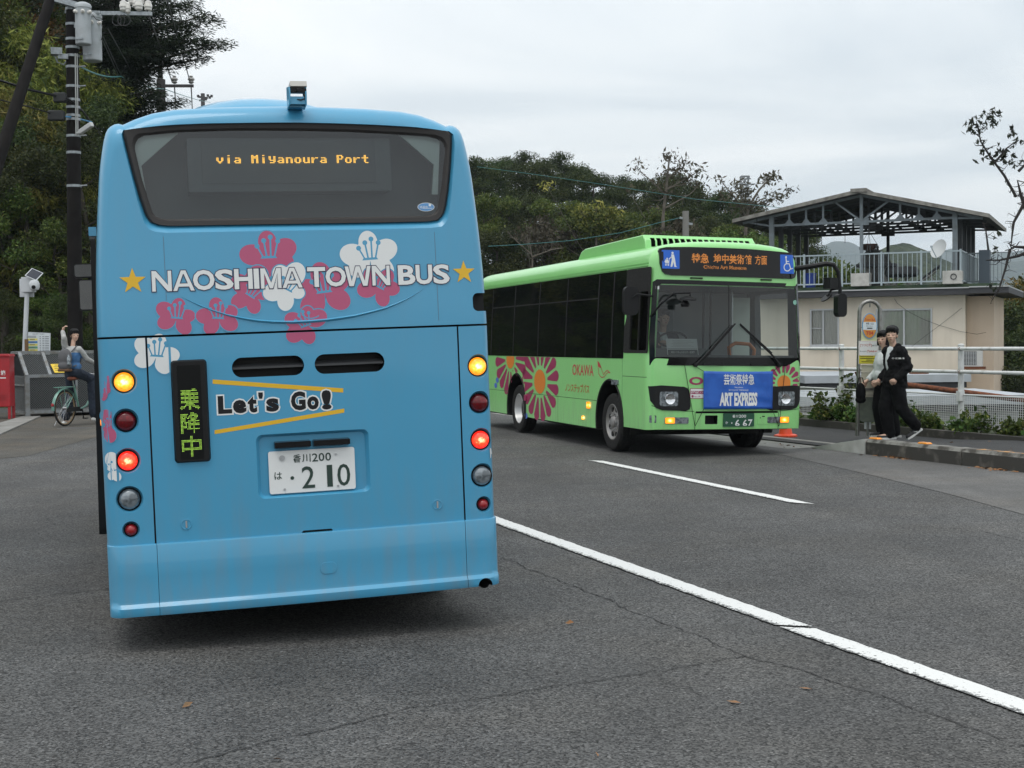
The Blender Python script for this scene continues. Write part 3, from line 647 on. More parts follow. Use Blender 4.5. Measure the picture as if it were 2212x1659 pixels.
GLY = {'v': '......|......|##..##|##..##|##..##|.####.|..##..', 'i': '..##..|......|..##..|..##..|..##..|..##..|..##..', 'a': '......|......|.####.|....##|.#####|##..##|.#####',
       'M': '##..##|######|######|##..##|##..##|##..##|##..##', 'y': '......|##..##|##..##|##..##|.#####|....##|.####.', 'n': '......|......|#####.|##..##|##..##|##..##|##..##',
       'o': '......|......|.####.|##..##|##..##|##..##|.####.', 'u': '......|......|##..##|##..##|##..##|##..##|.#####', 'r': '......|......|##.###|###...|##....|##....|##....',
       'P': '#####.|##..##|##..##|#####.|##....|##....|##....', 't': '..##..|..##..|######|..##..|..##..|..##..|...###', ' ': '......|' * 7}
mb = MB()
for k, ch in enumerate('via Miyanoura Port'):
    for j, row in enumerate(GLY[ch].split('|')[:7]):
        for i, c in enumerate(row):
            if c == '#': mb.flat(circ(-.395 + .0459 * k + .0062 * i, 2.6165 - .0064 * j, .0027, 6), .0905, flatfn)
mb.build('led_text', MT['ledamber'], sb)
mb = MB(); mb.flat(circ(.719, 2.326, .048, 28, .024), .033, flatfn, 1); mb.flat(circ(.719, 2.326, .045, 28, .0215), .0325, flatfn, 0)
mb.flat([(.735, 2.330), (.748, 2.330), (.748, 2.343), (.735, 2.343)], .0322, flatfn, 1); mb.flat([(.70, 2.318), (.755, 2.318), (.755, 2.3205), (.70, 2.3205)], .0322, flatfn, 1)
decal_text(mb, '通過中', (.683, 2.319, .728, 2.333), flatfn, .0318, 1)
mb.build('window_sticker', [mat('sticker_blue', (.1, .28, .55), rough=.3), MT['white']], wn)
# -------- lamps
for us, v, r, k in BLAMPS:
    o = bpy.data.objects.new('lens', None)
    nm = {'amber': 'turn_signal', 'offred': 'tail_lamp', 'redlit': 'brake_lamp', 'clearlens': 'reversing_lamp', 'refred': 'reflector'}[k]
    y0 = bw((us, 0, v))[1]
    M = Matrix.Rotation(pi / 2, 4, 'X')
    mb = MB(); mb.lathe([(r, -.02), (r, .004), (r * .93, .014), (r * .75, .022), (r * .5, .028), (r * .25, .031), (0, .032)], 32, M)
    ob = mb.build(nm, MT[k], BUS); ob.location = (us, y0 + .030, v)
    mb = MB(); mb.lathe([(r + .006, .0), (r + .006, .006), (r + .0005, .009), (r - .002, .004)], 32, M, 0, False); ri = mb.build('lamp_ring', MT['black'] if k != 'amber' else MT['gasket'], ob)
# -------- LED box, vents, number plate
mb = MB(); mb.ext(rrect(-.690, 1.003, -.505, 1.540, .02), .0, -.018, flatfn, 0, poly2=rrect(-.682, 1.011, -.513, 1.532, .017))
lb = mb.build('passenger_sign', MT['black'], BUS, angle=25)
mb = MB(); mb.ext(rrect(-.660, 1.020, -.540, 1.512, .004), -.0175, -.0192, flatfn); mb.build('display_face', mat('board_black', (.003, .0035, .0035), rough=.4, spec=.2), lb)
mb = MB()
for ch, v0, v1 in (('乗', 1.280, 1.390), ('降', 1.156, 1.266), ('中', 1.034, 1.144)): led_dots(mb, ch, (-.652, v0, -.550, v1), flatfn, -.0198, 16, 16, .0021)
mb.build('led_text', MT['ledgreen'], lb)
mb = MB()
for a, b in ((-.376, .002), (.059, .438)):
    mb.ext([(0.012, 1.478), (.06, 1.500), (.06, 1.506), (.012, 1.488)], a + .004, b - .004, lambda y, z, x: bw((x, y, z)))
mb.build('vent_louvre', mat('louvre', (.045, .047, .05), rough=.5), BUS)
mb = MB(); mb.ext(rrect(-.206, .806, .256, 1.033, .012), .026, .018, flatfn); pl = mb.build('number_plate', mat('plate_white', (.74, .75, .74), rough=.45), BUS)
mb = MB(); pg = mb
for t, bx in (('香', (-.075, .967, -.034, 1.011)), ('川', (-.028, .967, .018, 1.010)), ('2', (.026, .967, .057, 1.011)), ('0', (.061, .967, .092, 1.011)), ('0', (.097, .967, .128, 1.011)), ('は', (-.178, .882, -.138, .922))): decal_text(mb, t, bx, flatfn, .0172, 0, .012)
for t, bx in (('2', (-.033, .826, .036, .944)), ('1', (.102, .826, .132, .944)), ('0', (.158, .826, .228, .945))): decal_text(mb, t, bx, flatfn, .0172, 0, .005)
mb.flat(circ(-.084, .886, .010, 16), .0172, flatfn)
for u, v, r in ((-.134, .996, .015), (.155, .999, .006), (-.127, .828, .006), (.160, .828, .006)): mb.ext(circ(u, v, r, 14), .018, .013, flatfn, 1)
mb.build('plate_characters', [mat('plate_ink', (.02, .045, .035), rough=.5), MT['steel']], pl)
mb = MB()
for a, b in ((-.173, .019), (.034, .230)): mb.ext(rrect(a, 1.045, b, 1.086, .006), .03, -.016, flatfn, 0, poly2=rrect(a, 1.052, b, 1.082, .006))
mb.build('plate_lamp', mat('gloss_black', (.005, .005, .006), rough=.15, spec=.4), BUS, angle=25)
for u, v in ((-.646, .680), (.702, .688)):
    mb = MB(); mb.lathe([(.029, .0), (.029, .003), (.024, .0035), (.022, .001), (0, .001)], 24, Matrix.Translation(flatfn(u, v, 0)) @ Matrix.Rotation(pi / 2, 4, 'X'), 0); p = flatfn(u, v, -.003); mb.box(p, (.008, .008, .036), 1, rz=0)
    mb.build('hatch_lock', [MT['blue'], MT['steel']], BUS)
for s in (-1, 1):
    mb = MB(); mb.ext(smoothpoly(rrect(s * .672 - .068, 2.788, s * .672 + .068, 2.846, .024), 1), -.0, .03, flatfn, 0)
# -------- rear bumper
def busec(d, lo, hi):
    hw = 1.046 + min(d, .004); rc = .075; pts = [(-hw, .9), (-hw, rc - d)]
    for i in range(7): a = pi + pi / 2 * i / 6; pts.append((-hw + rc + rc * cos(a), rc - d + rc * sin(a)))
    return pts + [(x / 10 * (hw - rc), -d) for x in range(-8, 9, 2)] + [(-a, b) for a, b in pts[::-1]]
mb = MB(); lev = [(.590, .000), (.5905, .008), (.588, .014), (.580, .017), (.42, .018), (.298, .016), (.282, .018), (.270, .03), (.262, .036), (.232, .036), (.218, .03), (.214, .0)]
P = [busec(d, 0, 0) for z, d in lev]; k = len(P[0])
mb.add([bw((a, b, z)) for (z, d), ring in zip(lev, P) for a, b in ring], [(i * k + j, i * k + j + 1, (i + 1) * k + j + 1, (i + 1) * k + j) for i in range(len(lev) - 1) for j in range(k - 1)])
# close it round the inside
inn = [[(a * .97, b + .06) for a, b in busec(0, 0, 0)]] * 2
n0 = len(mb.v); mb.add([bw((a, b, z)) for z, ring in zip((.590, .214), inn) for a, b in ring], [(j, j + 1, k + j + 1, k + j) for j in range(k - 1)])
mb.f += [(j, j + 1, n0 + j + 1, n0 + j) for j in range(k - 1)] + [((len(lev) - 1) * k + j, (len(lev) - 1) * k + j + 1, n0 + k + j + 1, n0 + k + j) for j in range(k - 1)]; mb.m += [0] * (2 * k - 2)
for e0 in (0, k - 1):
    mb.f.append(tuple([i * k + e0 for i in range(len(lev))] + [n0 + k + e0, n0 + e0])); mb.m.append(0)
bump = mb.build('rear_bumper', [MT['blue'], MT['black']], BUS, angle=50)
c = MB()
c.box((.9535, 0, .218), (.001, .001, .001)); c = MB(); c.ext(circ(.9535, .222, .041, 24), -.2, .25, flatfn, 1)
for u in (-.801, .853): c.ext([(u - .0012, .19), (u + .0012, .19), (u + .0012, .62), (u - .0012, .62)], -.2, -.008, flatfn, 1)
cut(bump, [c.build('cut', [MT['blue'], MT['black']], BUS)])
mb = MB(); mb.ext(rrect(.039, .362, .129, .426, .028, 8), -.015, -.0205, flatfn, 0, poly2=rrect(.0405, .3635, .1275, .4245, .027, 8)); mb.build('towing_cover', MT['blue'], bump, angle=20)
mb = MB(); mb.tube([(.9535, .55, .235), (.9535, .02, .232)], .031, 14, 0, cap=False); mb.build('exhaust_pipe', MT['under'], BUS)
mb = MB(); mb.box((0, 3.4, .42), (1.7, 6.2, .5)); mb.box((0, .45, .33), (1.9, .7, .2)); mb.box((.34, .5, .178), (.6, .5, .02), 0, Matrix.Rotation(.03, 3, 'Y')); mb.box((-.5, .9, .2), (.12, .1, .2)); mb.build('underbody', MT['under'], BUS)
# -------- roof unit and rear camera
mb = MB(); n = 12; vs = []; prof = [(.7, 0), (.74, .45), (.85, .78), (1.05, .97), (1.4, 1.0), (2.2, .95), (2.8, .7), (3.0, .35), (3.05, 0)]
for y, q in prof:
    for i in range(n + 1): a = pi * i / n; vs.append((-.06 + .52 * cos(a) * (.55 + .45 * q), y, 2.85 + .235 * sin(a) ** .8 * q))
mb.add(vs, [(i * (n + 1) + j, i * (n + 1) + j + 1, (i + 1) * (n + 1) + j + 1, (i + 1) * (n + 1) + j) for i in range(len(prof) - 1) for j in range(n)])
for u in (-.34, -.02, .2): mb.box((u, 1.2, 3.02 + .055 * (u == -.02)), (.03, .03, .03), 1)
mb.build('roof_unit', [MT['blue'], MT['steel']], BUS, angle=60)
mb = MB()
for s in (-1, 1): mb.ext([(.06, 2.85), (-.035, 2.862), (-.05, 2.92), (-.035, 2.955), (.05, 2.965)], .025 + s * .043 - .004, .025 + s * .043 + .004, lambda y, z, x: (x, y, z))
mb.box((.025, -.028, 2.885), (.08, .012, .04)); mb.box((.025, .05, 2.88), (.08, .1, .05))
mc = mb.build('rear_camera', MT['blue'], BUS)
mb = MB(); mb.box((.03, -.0, 2.958), (.088, .1, .03), 0, Matrix.Rotation(R(-14), 3, 'X')); mb.box((.03, -.03, 2.935), (.082, .03, .022), 1); mb.lathe([(.012, 0), (.012, .02), (0, .021)], 12, Matrix.Translation((.03, -.045, 2.934)) @ Matrix.Rotation(pi / 2, 4, 'X'), 1); mb.tube([(.055, -.03, 2.92), (.065, -.035, 2.895), (.04, -.04, 2.885), (.02, -.03, 2.89)], .004, 6, 1)
bevel(mb.build('camera_housing', [mat('camera_grey', (.55, .53, .49), rough=.5), MT['black']], mc), .003)
# -------- printed artwork on the rear
def flower(c, tips, wide=.36):
    n = 90; els = []
    for t in tips:
        d = Vector(t) - Vector(c); ln_ = d.length; els.append((math.atan2(d.y, d.x), ln_))
    pts = []
    for i in range(n):
        a = 2 * pi * i / n; best = .018
        for ea, ln_ in els:
            # egg: ellipse centred at .58 of the petal length
            A, B_, cc = ln_ * .44, ln_ * wide, ln_ * .56
            dx, dy = cos(a - ea), sin(a - ea)
            qa = (dx / A) ** 2 + (dy / B_) ** 2; qb = -2 * dx * cc / A ** 2; qc = (cc / A) ** 2 - 1; D = qb * qb - 4 * qa * qc
            if D > 0:
                r_ = (-qb + math.sqrt(D)) / (2 * qa)
                if r_ > best: best = r_
        pts.append((c[0] + best * cos(a), c[1] + best * sin(a)))
    return pts
def stamen(mb, c, s, rot, h, fn, mi):
    cr_, sr_ = cos(rot), sin(rot)
    T = lambda a, b: (c[0] + s * (a * cr_ - b * sr_), c[1] + s * (a * sr_ + b * cr_))
    mb.flat([T(-.42, -.12), T(.42, -.12), T(.34, .0), T(-.34, .0)], h, fn, mi)
    for k, (bx, tx, ty) in enumerate(((-.28, -.55, .52), (-.10, -.2, .78), (.10, .14, .95), (.28, .5, .74))):
        h2 = h - .000012 * (k + 1)
        mb.flat([T(bx - .045, -.05), T(bx + .045, -.05), T(tx + .045, ty), T(tx - .045, ty)], h2, fn, mi); mb.flat([T(tx + .13 * cos(a_ * pi / 6), ty + .13 * sin(a_ * pi / 6)) for a_ in range(12)], h2 - .000006, fn, mi)
FL = [('pink', (-.157, 2.072), [(-.164, 2.206), (-.012, 2.134), (-.028, 2.018), (-.31, 2.086), (-.19, 1.955)], .105, .02),
      ('white', (.386, 2.052), [(.373, 2.197), (.534, 2.122), (.502, 1.948), (.276, 1.962), (.222, 2.081)], .105, .05),
      ('pink', (.432, 1.893), [(.36, 1.99), (.541, 1.874), (.452, 1.786), (.306, 1.872), (.5, 1.98)], .07, -.5),
      ('pink', (.127, 1.880), [(.104, 2.033), (.262, 1.970), (.260, 1.797), (.014, 1.750), (-.02, 1.9)], .105, .1),
      ('pink', (.019, 1.700), [(.132, 1.760), (.042, 1.598), (-.078, 1.622), (-.088, 1.748), (.04, 1.80)], .075, .3),
      ('pink', (-.262, 1.868), [(-.2, 2.02), (-.362, 1.819), (-.238, 1.769), (-.14, 1.90), (-.345, 1.972)], .07, -.6),
      ('white', (-.068, 1.897), [(-.115, 2.020), (.008, 2.029), (.021, 1.860), (-.089, 1.779), (-.196, 1.866)], .08, -.5),
      ('pink', (-.645, 1.765), [(-.627, 1.863), (-.743, 1.830), (-.551, 1.771), (-.588, 1.677), (-.743, 1.724)], .078, -.12),
      ('pink', (-.435, 1.757), [(-.446, 1.861), (-.335, 1.795), (-.339, 1.699), (-.5, 1.674), (-.549, 1.77)], .078, -.08),
      ('white', (-.755, 1.572), [(-.735, 1.681), (-.640, 1.566), (-.703, 1.475), (-.868, 1.534), (-.856, 1.656)], .085, -.1),
      ('white', (-1.0, .985), [(-1.01, 1.08), (-.952, 1.027), (-.974, .928), (-1.018, .935), (-1.03, 1.0)], .045, .3),
      ('pink', (-1.012, 1.215), [(-1.025, 1.30), (-.982, 1.228), (-1.004, 1.128), (-1.04, 1.19)], .04, .3),
      ('pink', (-1.012, 1.40), [(-1.0, 1.475), (-1.035, 1.345)], .03, .3),
      ('white', (1.0, .985), [(1.042, 1.035), (1.044, .945), (1.02, .92)], .03, .3)]
idf = lambda a, b, h: (a, h, b)
art = MB(); h = -.0006
for i, (colr, c, tips, s_, ro) in enumerate(FL):
    fp = flower(c, tips, .36 if len(tips) > 3 else .22)
    art.flat(offpoly(fp, .006) if len(tips) > 3 else fp, h, idf, 2); h -= .00004
    art.flat(fp, h, idf, 0 if colr == 'pink' else 1); h -= .00004
    if len(tips) > 3: stamen(art, c, s_, ro, h, idf, 2); h -= .00010
for c, r_, ro in (((-.8585, 1.9575), .069, .0), ((.9085, 1.960), .066, -.0)):
    art.flat([(c[0] + (r_ if k % 2 == 0 else r_ * .40) * cos(pi / 2 + ro + k * pi / 5), c[1] + (r_ if k % 2 == 0 else r_ * .40) * sin(pi / 2 + ro + k * pi / 5)) for k in range(10)], h, idf, 3)
art.flat([(-.479, 1.409), (.206, 1.330), (.207, 1.353), (-.478, 1.432)], -.0006, idf, 3); art.flat([(-.481, 1.144), (.207, 1.222), (.208, 1.244), (-.480, 1.165)], -.0006, idf, 3)
me = art.mesh('artwork', merge=False); warp = None
drop_strip(me, 0, -.811, -.800, lambda c: c.z < 1.66); drop_strip(me, 2, 1.662, 1.674)
def in_lamp(c):
    return any((c.x - u) ** 2 + (c.z - v - .004) ** 2 < (r + .022) ** 2 for u, v, r, k in BLAMPS) or (-.692 < c.x < -.503 and 1.0 < c.z < 1.542)
slice_mesh(me, .012)
drop_if(me, in_lamp); warp_mesh(me, lambda p: bfn(p.x, p.z, p.y))
aw = mesh_obj('artwork', me, [MT['pink'], MT['white'], MT['blue'], MT['yellow']], BUS, smooth=False)
tx = MB(); ht = h - .0002
def glyphs(words, fn, v0, v1, hh, mi, bold, grow, step=.00005):     # (character, left, right): each letter in its own box and plane
    for k, (ch, a, b) in enumerate(words):
        if ch in 'MWNA':
            w_ = b - a; t = .0205; H = v1 - v0; q = t * .62
            P = {'M': [(0, 0), (t, 0), (t, H * .74), (w_ / 2 - t * .45, 0), (w_ / 2 + t * .45, 0), (w_ - t, H * .74), (w_ - t, 0), (w_, 0), (w_, H), (w_ - t * 1.25, H), (w_ / 2, H * .30), (t * 1.25, H), (0, H)],
                 'W': [(0, H), (w_ * .24 - q, 0), (w_ * .24 + q, 0), (w_ / 2, H * .70), (w_ * .76 - q, 0), (w_ * .76 + q, 0), (w_, H), (w_ - t * 1.1, H), (w_ * .745, H * .27), (w_ / 2 + q * .9, H), (w_ / 2 - q * .9, H), (w_ * .255, H * .27), (t * 1.1, H)],
                 'N': [(0, 0), (t, 0), (t, H * .68), (w_ - t * 1.15, 0), (w_, 0), (w_, H), (w_ - t, H), (w_ - t, H * .32), (t * 1.15, H), (0, H)],
                 'A': [(0, 0), (t * 1.1, 0), (w_ * .5 - .0012, H * .80), (w_ * .5 + .0012, H * .80), (w_ - t * 1.1, 0), (w_, 0), (w_ / 2 + t * .62, H), (w_ / 2 - t * .62, H)]}[ch]
            P = [(a + x, v0 + y) for x, y in P]; tx.flat(offpoly(P, grow), hh - step * k, fn, mi)
            if ch == 'A': tx.flat(offpoly([(a + w_ * .2, v0 + H * .20), (b - w_ * .2, v0 + H * .20), (b - w_ * .28, v0 + H * .37), (a + w_ * .28, v0 + H * .37)], grow), hh - step * (k + .5), fn, mi)
        else: decal_text(tx, ch, (a - grow, v0 - grow, b + grow, v1 + grow), fn, hh - step * k, mi, bold)
kc = lambda x: -.764 + (x - 622) * 5.095e-4
kd = lambda x: .040 + (x - 105) * 5.41e-4
NT_ = [('N', kc(622), kc(822)), ('A', kc(828), kc(1050)), ('O', kc(1030), kc(1252)), ('S', kc(1252), kc(1443)), ('H', kc(1447), kc(1638)), ('I', kc(1646), kc(1704)), ('M', kc(1716), kc(1932)), ('A', kc(1936), kc(2152)), ('T', kd(105), kd(288)), ('O', kd(284), kd(492)), ('W', kd(478), kd(746)), ('N', kd(752), kd(938)), ('B', kd(1017), kd(1200)), ('U', kd(1200), kd(1378)), ('S', kd(1382), kd(1560))]
glyphs(NT_, bfn, 1.899, 2.008, ht, 1, .062, .0030); glyphs(NT_, bfn, 1.899, 2.008, ht - .0008, 0, .030, -.0013)
LG_ = [('L', -.457, -.385), ('e', -.380, -.310), ('t', -.303, -.255), ("'", -.246, -.222), ('s', -.207, -.140), ('G', -.076, .002), ('o', .010, .072), ('!', .088, .140)]
VB = {'L': (1.249, 1.343), 'e': (1.247, 1.318), 't': (1.247, 1.335), "'": (1.318, 1.352), 's': (1.247, 1.318), 'G': (1.247, 1.348), 'o': (1.247, 1.318), '!': (1.243, 1.348)}
for k, (ch, a, b) in enumerate(LG_):
    v0, v1 = VB[ch]; decal_text(tx, ch, (a - .008, v0 - .008, b + .008, v1 + .008), bfn, -.0008 - .00004 * k, 0, .095)
    decal_text(tx, ch, (a, v0, b, v1), bfn, -.0013 - .00004 * k, 2, .050)
tx.build('lettering', [MT['white'], MT['navy'], MT['ink']], BUS, smooth=False, merge=False)
# -------- sides, wheels, opened door, mirrors
BG = mat('bus_side_glass', (.008, .009, .01), rough=.04, coat=.5)
for s in (-1, 1):
    mb = MB()
    for y0, y1 in ((.45, 1.75), (1.8, 3.1), (3.15, 4.4), (4.45, 5.6)):
        
        mb.ext(rrect(y0, 1.45, y1, 2.45, .05), 0, 1, lambda a, b, h_: (h_, a, b))
    me = mb.mesh('w'); slice_mesh(me, .08, 2); warp_mesh(me, lambda p, s=s: (s * (interp(BHW, p.z) + .005 - p.x * .012), p.y, p.z)); mesh_obj('side_window', me, BG, BUS, angle=30)
    for y in (1.35, 5.6): wheel(BUS, (s * .92, y, .385), s, .385, .22, MT['wheelgrey'])
mb = MB(); mb.ext(rrect(-.9, 1.1, .9, 2.5, .1), 0, 1, lambda a, b, h_: (a, 6.995 - h_ * .02 - .13 * max(0, b - 2) ** 1.3, b)); mb.build('windscreen', BG, BUS)
dr = MB()
for y in (2.3, 3.1): dr.ext(rrect(y, .36, y + .06, 2.36, .02), 0, 1, lambda a, b, h_: (-1.055 - h_ * (.03 + .035 * (2.4 - b) / 2), a, b))
dr.ext(rrect(2.36, .40, 3.1, 2.3, .02), 0, 1, lambda a, b, h_: (-1.07 - h_ * .02, a, b), 1)
dr.ext(rrect(2.3, .36, 3.16, .41, .01), 0, 1, lambda a, b, h_: (-1.06 - h_ * .045, a, b))
dr.build('sliding_door', [MT['black'], BG], BUS)
mb = MB(); mb.box((-1.07, 2.5, 2.40), (.05, .3, .06)); mb.build('door_rail', MT['blue'], BUS)
mb = MB(); mb.lathe([(.026, -.02), (.026, .0), (.018, .012), (0, .014)], 12, Matrix.Translation((-1.05, .9, 1.19)) @ Matrix.Rotation(-pi / 2, 4, 'Y')); sl = mb.build('side_marker', MT['amber'], BUS)
# near-side mirrors hang ahead of the front corner
mb = MB(); MF = lambda a, b, h_: (a, h_, b)
for u0, v0, u1, v1 in ((-1.305, 2.29, -1.10, 2.425), (-1.268, 1.975, -1.10, 2.272)): mb.ext(rrect(u0, v0, u1, v1, .025), 6.555, 6.66, MF, 0); mb.ext(rrect(u0 + .01, v0 + .01, u1 - .01, v1 - .01, .018), 6.553, 6.545, lambda a, b, h_: (a, h_ - .16 * (b - 1.97) * 0 - .02 * (b > (v0 + v1) / 2), b), 1)
mb.tube([(-.98, 6.6, 2.5), (-1.13, 6.62, 2.47), (-1.16, 6.62, 2.35), (-1.16, 6.62, 2.05)], .016, 8, 0)
mb.build('wing_mirror', [MT['black'], mat('mirror_face', (.45, .46, .46), rough=.05, metal=1)], BUS)
# ================================================================ THE GREEN BUS (facing us)
GB = thing('city_bus', 'light green bus with pink daisies facing the camera, blue banner across its front', 'bus', (1.834, 18.538, .017), rot=(0, R(1.1), R(16.978)))
GW, GL = 2.32, 8.99
GHW = [(.29, 1.155), (.6, 1.16), (1.33, 1.16), (1.9, 1.145), (2.3, 1.125), (2.58, 1.11), (2.66, 1.105), (2.72, 1.09), (2.78, 1.05), (2.82, 1.01), (2.85, .96)]
GTOP = [(.96, 2.85), (.88, 2.88), (.74, 2.905), (.5, 2.93), (.25, 2.94), (0, 2.943)]
def gsec(ds, dt, db):
    lv = [.29 + .09 * i for i in range(26)] + [2.60, 2.66, 2.70, 2.74, 2.78, 2.82, 2.85]
    rt = [(max(.1, interp(GHW, v) - ds), v - dt * min(1, max(0, (v - 2.3) / .55)) + db * max(0, 1 - (v - .29) / .2)) for v in lv]
    tpr = [(a * (.96 - ds) / .96, b - dt) for a, b in GTOP]; tp = []
    for (a, b), (c, d) in zip(tpr[:-1], tpr[1:]): tp += [(a, b), ((a + c) / 2, (b + d) / 2)]
    tp.append(tpr[-1]); top = tp + [(-a, b) for a, b in tp[-2::-1]]; nu = len(top) - 1
    bot = [(-(rt[0][0]) + 2 * rt[0][0] * i / nu, .29 + db) for i in range(nu + 1)]
    return [(a + GW / 2, b) for a, b in bot[:-1] + rt[:-1] + top[:-1] + [(-a, b) for a, b in rt[::-1]][:-1]]
GNU, GNV = 20, 32
RSG = .11
def gw(p):
    f = max(0, 1 - p[1] / 1.0); lift = .085 * max(0, 1 - (p[2] - .29) / .16) * min(1, max(0, (1.25 - p[1]) / .2)) if p[2] < .45 else 0
    return (p[0], p[1] + f * (.03 + .05 * ((p[0] - GW / 2) / 1.16) ** 2 + .035 * max(0, p[2] - 1.25) + .03 * max(0, .55 - p[2])), p[2] + lift)
rings = []
for i in range(8):
    a = pi / 2 * i / 7; rings.append((.16 * (1 - cos(a)), RSG * (1 - sin(a)), .10 * (1 - sin(a)), .02 * (1 - sin(a))))
rings += [(y, 0, 0, 0) for y in (.3, .6, 1.0, 1.5, 2, 2.6, 3.4, 4.2, 5, 5.8, 6.6, 7.4, 8.2, 8.7)]
for i in range(1, 7):
    a = pi / 2 * i / 6; rings.append((8.7 + .28 * sin(a), .12 * (1 - cos(a)), .15 * (1 - cos(a)), .05 * (1 - cos(a))))
mb = loft(gsec, rings, GNU, GNV); mb.v = [gw(v) for v in mb.v]
gbody = mb.build('body', [MT['green'], MT['black'], MT['dark']], GB)
def gf(a, b, h):
    hw = interp(GHW, b); s = abs(a - GW / 2) - (hw - RSG); y = h
    if s > 0: s = min(s, RSG * .99); y += .16 - .16 * math.sqrt(max(0, 1 - (s / RSG) ** 2))
    return gw((a, y, b))
def gflat(a, b, h): return gw((a, h, b))
def gs(a, b, h): return (GW / 2 - interp(GHW, b) + h, a, b)          # right-hand side (a = distance back)
def gs2(a, b, h): return (GW / 2 + interp(GHW, b) - h, a, b)
WSO = [(.03, 1.25), (2.29, 1.245), (2.29, 1.62), (2.255, 2.36), (2.235, 2.39), (.12, 2.405), (.075, 2.37), (.03, 1.62)]
c1 = MB(); c1.ext([(.10, 1.36), (2.23, 1.36), (2.20, 2.32), (.15, 2.33)], -.3, 1.7, gflat, 2)
c2 = MB()
for s in (0, 1):
    for y, rr in ((1.52, .53), (6.05, .52)):
        x0, x1 = ((-.3, .42), (GW - .42, GW + .3))[s]
        c2.ext([(y + rr * cos(a), .42 + (rr * 1.12) * sin(a)) for a in [2 * pi * i / 40 for i in range(40)]], x0, x1, lambda a, b, h: (h, a, b), 1)
c3 = MB(); c3.ext(rrect(.35, .95, 1.35, 2.28, .04), GW - .14, GW + .2, lambda a, b, h: (h, a, b), 2); c3.ext(rrect(.16, 1.44, .80, 2.26, .04), -.2, .14, lambda a, b, h: (h, a, b), 2)
c4 = MB()
for v, a0, a1 in ((.70, 1.98, 5.58), (1.085, .16, 1.03), (.70, 6.6, 8.6)): c4.ext([(a0, v - .0035), (a1, v - .0035), (a1, v + .0035), (a0, v + .0035)], -.2, .01, gs, 1)
for a, v0, v1 in ((1.035, .4, 1.325), (3.82, .27, .694), (.145, .74, 1.08), (6.66, .27, .694)): c4.ext([(a - .0035, v0), (a + .0035, v0), (a + .0035, v1), (a - .0035, v1)], -.2, .01, gs, 1)
c5 = MB()
c5.ext(rrect(.815, .452, 1.0, .572, .012), -.2, .12, gflat, 1)
c5.ext([(-.05, .735), (.16, .67), (.52, .628), (.66, .625), (.66, .632), (.53, .636), (.165, .678), (-.05, .743)], -.2, .02, gflat, 1)
c5.ext([(2.4, .66), (2.2, .645), (1.94, .622), (1.94, .629), (2.2, .653), (2.4, .668)], -.2, .02, gflat, 1)
c6 = MB()
for u in (.67, 1.93): c6.ext([(u - .004, .25), (u + .004, .25), (u + .004, .618), (u - .004, .618)], -.2, .016, gflat, 1)
c6.ext([(.68, .60), (1.92, .60), (1.92, .628), (.68, .628)], -.2, .05, gflat, 1)
cut(gbody, [c.build('cut', [MT['green'], MT['black'], MT['dark']], GB) for c in (c1, c2, c3, c4, c5, c6)])
# windscreen: black surround, two panes, seal
ws = MB(); inn = [(.085, 1.36), (2.235, 1.36), (2.235, 1.62), (2.205, 2.30), (2.18, 2.335), (.18, 2.345), (.125, 2.31), (.085, 1.62)]
def dens(p, n=8): return [(p[i][0] + (p[(i + 1) % len(p)][0] - p[i][0]) * k / n, p[i][1] + (p[(i + 1) % len(p)][1] - p[i][1]) * k / n) for i in range(len(p)) for k in range(n)]
o_, i_ = dens(WSO), dens(inn); k = len(o_); vs = [gf(a, b, h) for ring, h in ((o_, .012), (o_, -.010), (i_, -.012), (i_, .02)) for a, b in ring]
ws.add(vs, [(r * k + i, r * k + (i + 1) % k, (r + 1) * k + (i + 1) % k, (r + 1) * k + i) for r in range(3) for i in range(k)])
wso = ws.build('windscreen', mat('windscreen_black', (.004, .004, .0045), rough=.15, spec=.3), GB, angle=30)
pn = MB(); nxx, nzz = 24, 12
V = [];
for j in range(nzz + 1):
    t = j / nzz; v = 1.36 + (2.335 - 1.36) * t; l = interp([(1.36, .087), (1.62, .087), (2.31, .127), (2.345, .18)], v); r_ = interp([(1.36, 2.233), (1.62, 2.233), (2.30, 2.203), (2.335, 2.18)], v)
    V += [gf(l + (r_ - l) * i / nxx, v, -.004) for i in range(nxx + 1)]
pn.add(V, [(j * (nxx + 1) + i, j * (nxx + 1) + i + 1, (j + 1) * (nxx + 1) + i + 1, (j + 1) * (nxx + 1) + i) for j in range(nzz) for i in range(nxx)])
pn.build('pane', MT['wsglass'], wso)
mb = MB(); mb.ext([(1.155, 1.36), (1.162, 1.36), (1.162, 2.34), (1.155, 2.34)], -.008, -.002, gf); mb.build('centre_joint', MT['rubber'], wso)
mb = MB(); mb.flat([(.105, 2.27), (.15, 2.27), (.15, 2.315), (.105, 2.315)], -.0062, gf, 0); mb.flat(circ(2.185, 2.13, .034, 18), -.0062, gf, 1); mb.build('inspection_sticker', [MT['white'], mat('pale_green', (.25, .5, .4))], wso)
mb = MB()
for u0, u1 in ((.60, .76), (1.65, 1.80)): mb.tube([gf(u0, 2.43, .0), gf(u0, 2.43, -.03), gf(u1, 2.43, -.03), gf(u1, 2.43, .0)], .011, 6)
mb.build('grab_handle', MT['black'], GB)
